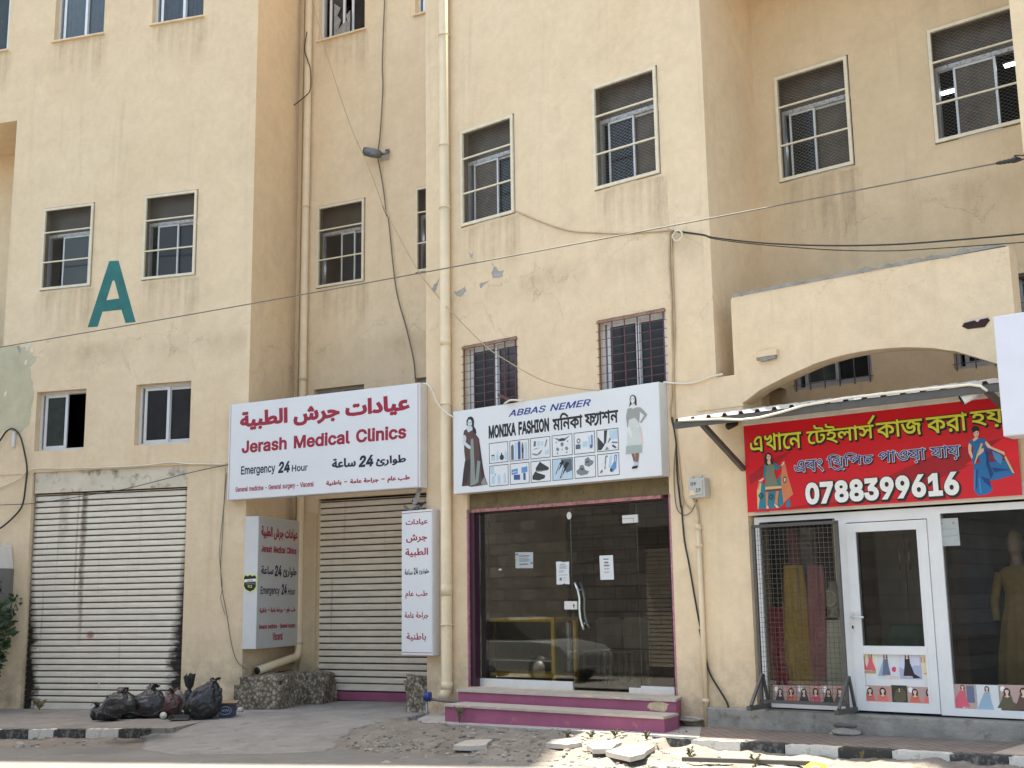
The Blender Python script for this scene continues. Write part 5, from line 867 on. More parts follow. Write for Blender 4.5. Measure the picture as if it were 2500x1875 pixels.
# bare earth between the paving and the road
P0 = M.loc(ground((853, 1782)))
def zverge(x, y):
    q = M.loc(Vector((x, y, 0))); u, d = q[0], -(q[1]) - 1.1
    near = 0.02 if u > M.loc(ground((1640, 1800)))[0] else .1
    t = max(0, min(1, d / 1.7)); f = .55 + .45 * noise.noise(Vector((x * .9, y * .9, 4)))
    z = zr(x) - .015 + (near + .03) * (1 - t) ** 1.4 + .05 * f * (1 - t * .55) + .035 * n2(x, y, 2.7) + .024 * n2(x, y, 6.5, 3) + .013 * n2(x, y, 15, 5) + .02 * max(0, n2(x, y, 4.3, 9)) ** .5
    return z - .09 * max(0, (d - 1.3)) ** 1.2
vp = [M.W(gl[0] - 1.0, .1, 0), M.W(P0[0] - .8, P0[1] + .5, 0), M.W(P0[0] - 1.5, P0[1] - .8, 0), M.W(gl[0] - .3, -3.9, 0), M.W(4, -3.9, 0), M.W(9.4, -3.4, 0), M.W(9.4, KY - .01, 0), M.W(gl[0], KY + .1, 0)]
terrain('bare_earth', [p.to_2d()[:] for p in vp], .055, zverge, DIRT, edge_noise=.08)
def zlv(x, y):
    d = (Vector((x, y)) - kA).dot(kn); t = max(0, min(1, d / .95)); return zr(x) - .012 + .045 * (1 - t) + .03 * n2(x, y, 2.5) * (1 - t * .5) + .012 * n2(x, y, 9) - .03 * max(0, d - .8)
lp = [tuple(kLeft + kn * .005), tuple(kB + kn * .005 - kd * .05), tuple(kB + kn * .25 + kd * .25), tuple(kB + kn * .95 - kd * .1), tuple(kA + kn * 1.15), tuple(kLeft + kn * 1.2)]
terrain('dusty_verge', lp, .055, zlv, groundmat('brown_dust', (.20, .165, .13), (.27, .235, .20), scale=1.6, spots=(.16, .13, .105), bump=.8, bscale=24, fine=.18), edge_noise=.08)
# painted kerb stones
KW = mat('chipped_white_kerb', (.60, .58, .54), .85, var=.1, scale=6, dirt=(.30, .27, .23), dirt_at=.55, bump=.5, bscale=22)
KB = mat('chipped_black_kerb', (.042, .045, .047), .8, var=.2, scale=6, dirt=(.24, .22, .19), dirt_at=.50, bump=.5, bscale=22)
KY_ = mat('yellow_flecked_kerb', (.034, .036, .034), .75, var=.2, scale=6, dirt=(.36, .25, .05), dirt_at=.56, bump=.5, bscale=22)
def kerb(a, b, nrm, m, label, wd=.13, grp='black and white painted kerb stones'):
    a = Vector(a); b = Vector(b); d = (b - a); ln = d.length; mb = MB(); x0, x1 = .006, ln - .006
    z0 = zs(a.x); k = (zs(b.x) - zs(a.x)); n_ = 8; top = []
    for i in range(n_ + 1):
        x = x0 + (x1 - x0) * i / n_; zz = z0 + k * i / n_ + random.uniform(-.008, .004); top.append((x, zz))
    mb.prism([(x0, z0 - .32)] + top + [(x1, z0 - .32)], 0, wd, m)
    ang = math.atan2(d.y, d.x); o = mb.build('kerb_stone', None, None, (0, 0, 0), bevel=.018); me = o.data
    c = (x0 + x1) / 2
    for v in me.vertices: v.co.x -= c; v.co.z -= z0
    p = a + d.normalized() * c; o.location = (p.x, p.y, z0); o.rotation_euler = (0, 0, ang); tag(o, label, 'kerb stone', grp); return o
bx = [-260, -20, 215, 512, 778, 1100, 1420, 1770, 2120, 2480, 2900]
labs = ['crumbled grey kerb stone end beside the flat sunlit slabs', 'broken black kerb stone at the start of the right row, weeds in front', 'sunlit white kerb stone, first white one of the right row', 'sunlit black kerb stone with a tiny weed before it', 'white kerb stone where the sun patch ends', 'black kerb stone with yellow paint flecks', 'white kerb stone between the yellow flecked and the last full black one', 'last full black kerb stone near the right border', 'white kerb stone cut by the right border', 'kerb stone past the right border']
mm = [CONC, KB, KW, KB, KW, KY_, KW, KB, KW, KB]
for i in range(1, 9):
    y_ = 815 + bx[i] / 2212 * 85; xa = M.at(Q('S7', bx[i], y_), KY)[0]; xb = M.at(Q('S7', bx[i + 1], y_ + 10), KY)[0]
    kerb(M.W(xa, KY, 0).to_2d(), M.W(xb, KY, 0).to_2d(), None, mm[i], labs[i])
bx = [-330, -160, 20, 190, 338, 522, 715, 885]
labs = ['kerb stone beyond the left border', 'white kerb stone under rubble at the left border', 'black kerb stone half buried in rubble on the left', 'white kerb stone, first clear one of the left row', 'black kerb stone below the left shutter', 'white kerb stone in front of the rubbish bags', 'black kerb stone at the right end of the left row by the ramp']
for i in range(1, 7):
    P_ = [Vector(G_('S5', x, 687)) for x in (bx[i], bx[i + 1])]; Pk = [kA + kd * (p - kA).dot(kd) for p in P_]
    kerb(Pk[0], Pk[1], None, (KW, KB)[i % 2 == 0] if i else KB, labs[i])
# stones and broken slabs
ROCK = mat('pale_rock', (.36, .33, .29), .9, var=.25, scale=9, bump=.6, dirt=(.2, .18, .15))
DROCK = mat('dark_rock', (.17, .155, .14), .9, var=.25, scale=9, bump=.6)
def pebble(mb, p, s, m, sub=1, fl=.55, seed=0):
    bm = bmesh.new(); bmesh.ops.create_icosphere(bm, subdivisions=sub, radius=1); a = random.random() * 6.3; sx, sy = random.uniform(.7, 1.3), random.uniform(.6, 1.1); vs = []
    for v in bm.verts:
        k = 1 + .35 * noise.noise(v.co * 1.3 + Vector((seed, p[0] * 3, p[1] * 5))); x, y, z = v.co.x * sx * k, v.co.y * sy * k, v.co.z * fl * k
        vs.append((p[0] + s * (x * cos(a) - y * sin(a)), p[1] + s * (x * sin(a) + y * cos(a)), p[2] + s * (z + .35 * fl)))
    mb.add(vs, [[v.index for v in f.verts] for f in bm.faces], m, False); bm.free()
mb = MB()
for k in range(1700):
    c = random.random()
    if c < .62: px_, py_ = random.gauss(1250, 230), random.uniform(1800, 1872)
    elif c < .8: px_, py_ = random.gauss(930, 60), random.gauss(1830, 16)
    else: px_, py_ = random.gauss(60, 110), random.gauss(1795, 14)
    if c < .8 and (px_ < 850 or px_ > 2050): continue
    if c < .62 and py_ < 1795 + (px_ - 1000) * .03: continue
    g = ground((px_, py_), -.12); zf = zlv if c >= .8 else zverge; pebble(mb, (g.x, g.y, zf(g.x, g.y) - .004), random.choice((.008, .011, .014, .018, .026, .034)), random.choice((ROCK, ROCK, DROCK, DIRT)), 1, .6, k)
tag(mb.build('gravel', None, None, (0, 0, 0)), 'loose gravel and grit scattered over the bare earth', 'gravel', None, 'stuff')
def stone(p, s, label, m=ROCK, fl=.4, grp=None, zf=None):
    g = ground(p, -.05); z = (zf or zs)(g.x, g.y); mb = MB(); pebble(mb, (g.x, g.y, z), s, m, 3, fl, p[0]); o = mb.build('rock', None, None, (g.x, g.y, z)); tag(o, label, 'rock', grp); return o
stone(Q('S7', 210, 682), .2, 'flat grey stone lying at the foot of the pink steps', DROCK, .22); 
def stone_on(p, dz, s, label, m, fl):
    g = ground(p, 0); mb = MB(); z = zs(g.x) + dz; pebble(mb, (g.x, g.y, z), s, m, 3, fl, p[0]); tag(mb.build('rock', None, None, (g.x, g.y, z)), label, 'rock')
stone_on(Q('S7', 215, 672), .075, .15, 'pale stone stacked on the flat stone by the steps', ROCK, .24)
stone_on(Q('S7', 1135, 722), .0, .16, 'pale flat stone on the brick pavement below the grid rack', ROCK, .3)
stone_on(Q('S7', 1160, 712), .075, .14, 'dark stone stacked on the pale one below the grid rack', DROCK, .34)
for i, (p, s, lab) in enumerate((((48, 1805), .1, 'pale rock at the left end of the rubble'), (Q('S6', 1990, 868), .09, 'angular pale rock before the broken kerb'), (Q('S6', 2110, 880), .1, 'sunlit rock next to the black pipe end'), (Q('S6', 350, 830), .08, 'long pale stone in the rubble heap'), (Q('S6', 300, 815), .07, 'smaller stone behind the long one in the heap'), (Q('S6', 880, 830), .08, 'dark clod below the grey slab'))):
    stone(p, s, lab, ROCK if i != 5 else DROCK, .5, None, zverge if i else zlv)
def bslab(r, pts, label, th=.05, m=CONCL):
    P = [ground(Q(r, *p), -.06) for p in pts]; c = sum((q for q in P), Vector()) / len(P); z = max(zverge(q.x, q.y) for q in P) + .018; mb = MB()
    R_ = rough([(q.x, q.y) for q in P], 3, .015); mb.slab(R_, lambda x, y: z + .02 * (x - c.x), th, m); o = mb.build('broken_slab', None, None, (c.x, c.y, z - th), bevel=.006); tag(o, label, 'paving slab', 'broken concrete pieces in the earth')
bslab('S6', [(750, 790), (830, 757), (985, 752), (950, 785), (850, 795)], 'grey broken slab lying in the shaded earth')
bslab('S6', [(1310, 795), (1350, 770), (1500, 762), (1525, 790), (1440, 805)], 'pale slab at the edge of the sun patch')
bslab('S6', [(1560, 800), (1600, 782), (1730, 775), (1760, 785), (1690, 825), (1590, 828)], 'middle pale slab in the sunlit earth')
bslab('S6', [(1675, 830), (1790, 790), (1965, 795), (1900, 845), (1810, 866)], 'largest pale slab in the sunlit earth')
# ------------------------------------------------------------------ stone building across the street, seen only in the shop glass
SB = thing('stone_building', 'rough stone house across the street, mirrored in the shop glass', 'building', None, (-9.5, 9.2, 0))
SX = Sec(-19.2, 16.5, 0); SX.th = RAD(36.8); SX.d = Vector((cos(SX.th), -sin(SX.th), 0)); SX.i = Vector((sin(SX.th), cos(SX.th), 0))
STN, n, l, b = nodes('rough_stone'); tc = n.new('ShaderNodeTexCoord'); sp = n.new('ShaderNodeSeparateXYZ'); l.new(tc.outputs['Object'], sp.inputs[0]); cb = n.new('ShaderNodeCombineXYZ'); l.new(sp.outputs[0], cb.inputs[0]); l.new(sp.outputs[2], cb.inputs[1])
bt = n.new('ShaderNodeTexBrick'); bt.inputs['Scale'].default_value = 1; bt.inputs['Brick Width'].default_value = .55; bt.inputs['Row Height'].default_value = .3; bt.inputs['Mortar Size'].default_value = .012; bt.inputs['Color1'].default_value = (.30, .28, .265, 1); bt.inputs['Color2'].default_value = (.17, .16, .155, 1); bt.inputs['Mortar'].default_value = (.07, .055, .05, 1); l.new(cb.outputs[0], bt.inputs['Vector'])
l.new(bt.outputs[0], b.inputs['Base Color']); b.inputs['Roughness'].default_value = .9; MATS['rough_stone'] = STN
mb = MB(); B0 = SX.W(0, 0, 0); rz_ = -SX.th
def sbox(mb, x0, x1, y0, y1, z0, z1, m):     # local to the stone house: x along its street front, y away from the street
    mb.box(x0, x1, y0, y1, z0, z1, m)
def sbuild(mb, name, par=None, base=(0, 0, 0)):
    o = mb.build(name, None, None, None); o.location = SX.o; o.rotation_euler = (0, 0, rz_)
    if par: o.parent = par; o.matrix_parent_inverse = Matrix.Translation(-Vector(par.location))
    return o
sbox(mb, 0, 17, -6, 0, -2, 6.0, STN); sbuild(mb, 'wall', SB)
mb = MB()
for k in range(28): sbox(mb, 9.3, 12.2, .0, .05, -1.6 + k * .1, -1.52 + k * .1, SHC)
tag(sbuild(mb, 'roller_shutter', SB), None)
mb = MB(); sbox(mb, 9.0, 12.6, .0, .25, 1.7, 2.9, ALUD); sbuild(mb, 'sign_board', SB)

# a car parked before the stone house, mirrored in the left pane
CAR = thing('parked_car', 'silver grey car parked before the stone house, mirrored in the left shop pane', 'car', None, (0, 0, 0)); CAR.location = SX.W(7.0, 2.1, zr(-12)); CAR.rotation_euler = (0, 0, rz_); BASE[CAR.name] = (0, 0, 0)
cp = mat('silver_car_paint', (.34, .36, .37), .28, .5, var=.03); cg_ = mat('car_glass', (.02, .022, .025), .08, var=.1)
mb = MB(); mb.prism([(-2.1, .28), (-2.15, .6), (-2.0, .86), (-1.2, .93), (.95, .95), (1.9, .82), (2.12, .62), (2.12, .3), (1.75, .24), (-1.75, .24)], -.83, .83, cp); mb.build('body', CAR, bevel=.07)
mb = MB(); mb.prism([(-1.25, .9), (-.85, 1.36), (.25, 1.42), (1.0, .92)], -.70, .70, cg_); mb.build('cabin_glass', CAR, bevel=.05)
mb = MB(); mb.prism([(-.95, 1.37), (-.8, 1.42), (.2, 1.47), (.36, 1.4)], -.69, .69, cp); mb.build('roof', CAR, bevel=.03)
for x in (-1.3, 1.3):
    for y in (-.76, .76): mb = MB(); mb.tube([(x, y - .1, .31), (x, y + .1, .31)], .31, BLK, 24); mb.tube([(x, y - .104, .31), (x, y + .104, .31)], .19, ALUD, 20); mb.build('wheel', CAR)
for y in (-.62, .62): mb = MB(); mb.box(2.08, 2.14, y - .16, y + .16, .56, .72, mat('headlight_glass', (.6, .62, .62), .15, var=.05)); mb.build('headlight', CAR, bevel=.03)
# ------------------------------------------------------------------ signs
WHITE = mat('sign_face_white', (.70, .71, .73), .4, var=.03, scale=1.5, dirt=(.60, .54, .44), dirt_at=.72)
SIGNSIDE = mat('sign_case_white', (.62, .62, .62), .45, var=.05, scale=3, dirt=(.45, .4, .33), dirt_at=.66)
GREYF = mat('sign_face_grey', (.48, .475, .47), .42, var=.04, scale=2, dirt=(.42, .38, .32), dirt_at=.66)
MAROON = flat('maroon_vinyl', srgb(150, 24, 52)); NAVY = flat('navy_vinyl', srgb(22, 24, 56)); INK = flat('black_vinyl', (.012, .012, .014)); BLUEV = flat('blue_vinyl', srgb(34, 58, 140))
def LETTERS(*codes): return ''.join(map(chr, codes))       # Arabic letter shapes in drawing order
AR1 = LETTERS(65172, 65268, 65170, 65220, 65247, 65165, 32, 65205, 65198, 65183, 32, 65173, 65165, 65193, 65166, 65268, 65227); AR_W = LETTERS(65161, 65197, 65165, 65262, 65219); AR_S = LETTERS(65172, 65227, 65166, 65203)
AR4 = LETTERS(65172, 65268, 65256, 65219, 65166, 65169, 32, 45, 32, 65172, 65251, 65166, 65227, 32, 65172, 65187, 65165, 65198, 65183, 32, 45, 32, 65249, 65166, 65227, 32, 65168, 65219)
a3, b3 = AR1.split(' ')[2], AR1.split(' ')[1]
LET = []
def T(mb, sec, y, r, s, lb, rt, m, off=0, slant=0, **k):
    q = []; b = tbox(sec, y, r, lb, rt); text(q, s, b[0], b[1], b[2], b[3], y - .0012, m, off, slant, **k); LET.extend(q)
def letters(par, name='lettering'):
    for q in LET: q.build(name, par)
    LET.clear()
def lightbox(name, label, sec, x0, x1, z0, z1, y0, y1, face, side=SIGNSIDE, cat='sign', lip=.012):
    t = thing(name, label, cat, sec, ((x0 + x1) / 2, y1, z0)); c = MB(); c.box(x0, x1, y0 + .003, y1, z0, z1, side); c.build('case', t, bevel=.008)
    f = MB(); f.box(x0 + lip, x1 - lip, y0, y0 + .0029, z0 + lip, z1 - lip, face); f.build('face_panel', t); return t
# the big clinic sign between the two wings
a = L.at((557, 1100), -.14); PA = L.W(a[0], -.14, 0); a = M.at((1026, 1065), -.2); PB = M.W(a[0], -.2, 0); dv = PB - PA
CS = Sec(PA.x, PA.y, math.degrees(math.atan2(-dv.y, dv.x)))
z1 = (CS.at((563.5, 984))[1] + CS.at((1026, 937.8))[1]) / 2; z0 = (CS.at((553, 1220.5))[1] + CS.at((1025, 1191))[1]) / 2; x1 = CS.at((1026, 1065))[0]
SG = lightbox('clinic_sign', 'large white light box with red Arabic and English clinic lettering', CS, 0, x1, z0, z1, 0, .2, WHITE)
mb = MB(); y = 0
T(mb, CS, y, 'S8', AR1, (203, 562), (1945, 182), MAROON, 15); T(mb, CS, y, 'S8', 'Jerash Medical Clinics', (219, 790), (1915, 503), MAROON, 15)
T(mb, CS, y, 'S8', AR4, (1092, 1146), (1957, 1020), MAROON, 14); T(mb, CS, y, 'S8', 'General medicine - General surgery - Visceral', (150, 1208), (960, 1087), MAROON, 12)
letters(SG)
mb = MB(); T(mb, CS, y, 'S8', 'Emergency', (207, 1037), (560, 903), NAVY, 10); T(mb, CS, y, 'S8', '24', (597, 993), (710, 880), NAVY, 20, .16); T(mb, CS, y, 'S8', 'Hour', (736, 984), (897, 906), NAVY, 9)
T(mb, CS, y, 'S8', AR_W, (1612, 930), (1915, 808), NAVY, 12); T(mb, CS, y, 'S8', '24', (1435, 932), (1575, 815), NAVY, 20, .16); T(mb, CS, y, 'S8', AR_S, (1155, 945), (1395, 838), NAVY, 12); letters(SG)
mb = MB(); mb.box(.035, .043, -.0012, 0, z0 + .012, z1 - .012, MAROON); mb.build('red_border', SG); mb = MB(); mb.box(x1 - .042, x1 - .034, -.0012, 0, z0 + .012, z1 - .012, MAROON); mb.build('red_border', SG)
# blade sign on the side wall of the left wing
dz = L.at((630, 1259), -.03)[1]; z0 = L.at(Q('V1', 200, 1590), -.03)[1]; z1 = L.at(Q('V1', 240, 90), -.03)[1]
xa = xLr + .004; xb = L.at(Q('V1', 222, 850), -.03)[0]
BS = Sec(L.W(xb, 0, 0).x, L.W(xb, 0, 0).y, 16.7 - 90)
xe = (BS.at(Q('V1', 700, 150))[0] + BS.at(Q('V1', 672, 1550))[0]) / 2
t = thing('clinic_sign', 'tall grey blade sign with dark lettering and a shield sticker on its edge', 'sign', BS, (.5, xb - xa, z0))
c = MB(); c.box(-.03, xe, .003, xb - xa, z0, z1, SIGNSIDE); c.build('case', t, bevel=.006); f = MB(); f.box(-.022, xe - .01, 0, .0028, z0 + .01, z1 - .01, GREYF); f.build('face_panel', t)
mb = MB(); T(mb, BS, 0, 'V1', AR1, (268, 340), (672, 250), MAROON, 15); T(mb, BS, 0, 'V1', 'Jerash Medical Clinics', (268, 492), (662, 453), MAROON, 17); T(mb, BS, 0, 'V1', AR4, (245, 1200), (650, 1118), MAROON, 16)
T(mb, BS, 0, 'V1', 'General medicine - General surgery', (240, 1376), (650, 1296), MAROON, 16); T(mb, BS, 0, 'V1', 'Visceral', (393, 1490), (507, 1400), MAROON, 14); letters(t)
mb = MB(); T(mb, BS, 0, 'V1', AR_S, (266, 740), (402, 660), NAVY, 10); T(mb, BS, 0, 'V1', '24', (420, 762), (492, 655), NAVY, 18, .1); T(mb, BS, 0, 'V1', AR_W, (515, 778), (663, 676), NAVY, 10)
T(mb, BS, 0, 'V1', 'Emergency', (258, 990), (472, 890), NAVY, 10); T(mb, BS, 0, 'V1', '24', (495, 970), (552, 864), NAVY, 18, .1); T(mb, BS, 0, 'V1', 'Hour', (567, 976), (648, 908), NAVY, 9); letters(t)
yk = -.036; V = lambda x, y: L.at(Q('V1', x, y), yk); sh = [(82, 745), (110, 762), (140, 742), (172, 760), (203, 745), (222, 780), (214, 850), (216, 890), (190, 930), (140, 955), (85, 925), (60, 880), (66, 840), (62, 780)]
mb = MB(); LIME = flat('lime_edge', srgb(215, 225, 120)); mb.prism([V(*p) for p in sh], yk, yk + .003, LIME); ce = (140, 845)
inn = [(ce[0] + (p[0] - ce[0]) * .87, ce[1] + (p[1] - ce[1]) * .89) for p in sh]; mb.face([V(*p) for p in inn], yk - .0008, INK)
mb.face([V(*p) for p in ((77, 805), (208, 795), (210, 828), (76, 838))], yk - .0014, flat('paper_white', (.75, .75, .74)))
st_ = tag(mb.build('warning_sticker', None, L, (V(140, 850)[0], yk, V(140, 950)[1])), 'black and lime shield shaped warning sticker on the blade sign edge', 'sticker')
mb = MB(); T(mb, L, yk - .001, 'V1', LETTERS(65198, 65267, 65196, 65188, 65175), (108, 833), (172, 803), INK, 4); T(mb, L, yk - .001, 'V1', '911', (115, 898), (165, 870), LIME, 10)
for zz in (848, 857): b = tbox(L, yk, 'V1', (92, zz + 2), (195, zz - 2)); mb.box(b[0], b[2], yk - .002, yk - .0012, b[1], b[3], GREYF)
mb.build('print_lines', st_); letters(st_)
# narrow upright sign beside the drain pipe
y0 = -.165; x0 = (M.at(Q('V2', 88, 120), y0)[0] + M.at(Q('V2', 76, 1585), y0)[0]) / 2; x1 = M.at(Q('V2', 394, 800), y0)[0]; z1 = M.at(Q('V2', 392, 92), y0)[1]; z0 = M.at(Q('V2', 392, 1582), y0)[1]
t = lightbox('clinic_sign', 'narrow upright white sign with red Arabic words beside the drain pipe', M, x0, x1, z0, z1, y0, -.004, WHITE)
mb = MB(); T(mb, M, y0, 'V2', a3, (128, 268), (348, 187), MAROON, 8); T(mb, M, y0, 'V2', b3, (133, 437), (341, 345), MAROON, 8); T(mb, M, y0, 'V2', AR1.split(' ')[0], (125, 583), (352, 487), MAROON, 8)
w = AR4.split(' '); T(mb, M, y0, 'V2', w[5] + ' ' + w[6], (125, 1003), (347, 920), MAROON, 6); T(mb, M, y0, 'V2', w[2] + ' ' + w[3], (117, 1215), (355, 1137), MAROON, 6); T(mb, M, y0, 'V2', w[0], (136, 1432), (332, 1352), MAROON, 6); letters(t)
mb = MB(); T(mb, M, y0, 'V2', AR_S, (117, 760), (195, 705), NAVY, 8); T(mb, M, y0, 'V2', '24', (210, 755), (250, 690), NAVY, 14); T(mb, M, y0, 'V2', AR_W, (265, 757), (361, 700), NAVY, 8); letters(t)
for zz in (z1 - .035, z0 + .04): mb = MB(); mb.box(x0 + .012, x1 - .012, y0 - .0012, y0, zz - .004, zz + .004, MAROON); mb.build('red_border', t)
# fashion shop sign
FY = -.19; FA = lambda r, x, y: M.at(Q(r, x, y), FY)
x0 = M.at((1106.5, 1100), FY)[0]; x1 = M.at((1612, 1045), FY)[0]; z1 = (M.at((1105.6, 1005), FY)[1] + M.at((1608, 931.5), FY)[1]) / 2; z0 = (M.at((1107.4, 1206), FY)[1] + M.at((1616.6, 1162), FY)[1]) / 2
FS = lightbox('fashion_sign', 'white light box over the glass shop with two printed women and a grid of goods', M, x0, x1, z0, z1, FY, -.004, WHITE, lip=.006)
mb = MB(); T(mb, M, FY, 'B2', 'ABBAS NEMER', (562, 345), (1350, 174), BLUEV, 8, .28); letters(FS)
mb = MB(); T(mb, M, FY, 'B2', 'MONIKA FASHION', (372, 550), (945, 364), INK, 20); T(mb, M, FY, 'B2', 'মিনকা', (988, 478), (1268, 286), INK, 11); T(mb, M, FY, 'B2', 'ফ>াশন', (1298, 440), (1612, 272), INK, 11); letters(FS)
PALE = flat('pale_print', srgb(214, 216, 218)); MIDB = flat('blue_print', srgb(96, 140, 190)); DKB = flat('deep_blue_print', srgb(50, 84, 140)); SLT = flat('slate_print', srgb(84, 100, 112)); LTB = flat('light_blue_print', srgb(176, 200, 216)); GRY = flat('grey_print', srgb(120, 126, 126)); DKG = flat('dark_print', srgb(48, 52, 50))
cols = [(372, 555), (570, 757), (770, 962), (978, 1175), (1190, 1393), (1410, 1620)]; yt = lambda x: 602 - (x - 372) * .1218; rows = []
cx = [(M.at(Q('B2', a, yt(a) + 100), FY)[0], M.at(Q('B2', b, yt(b) + 100), FY)[0]) for a, b in cols]
rz = [(FA('B2', 372, 800)[1], FA('B2', 372, 602)[1]), (FA('B2', 375, 1021)[1], FA('B2', 375, 820)[1])]
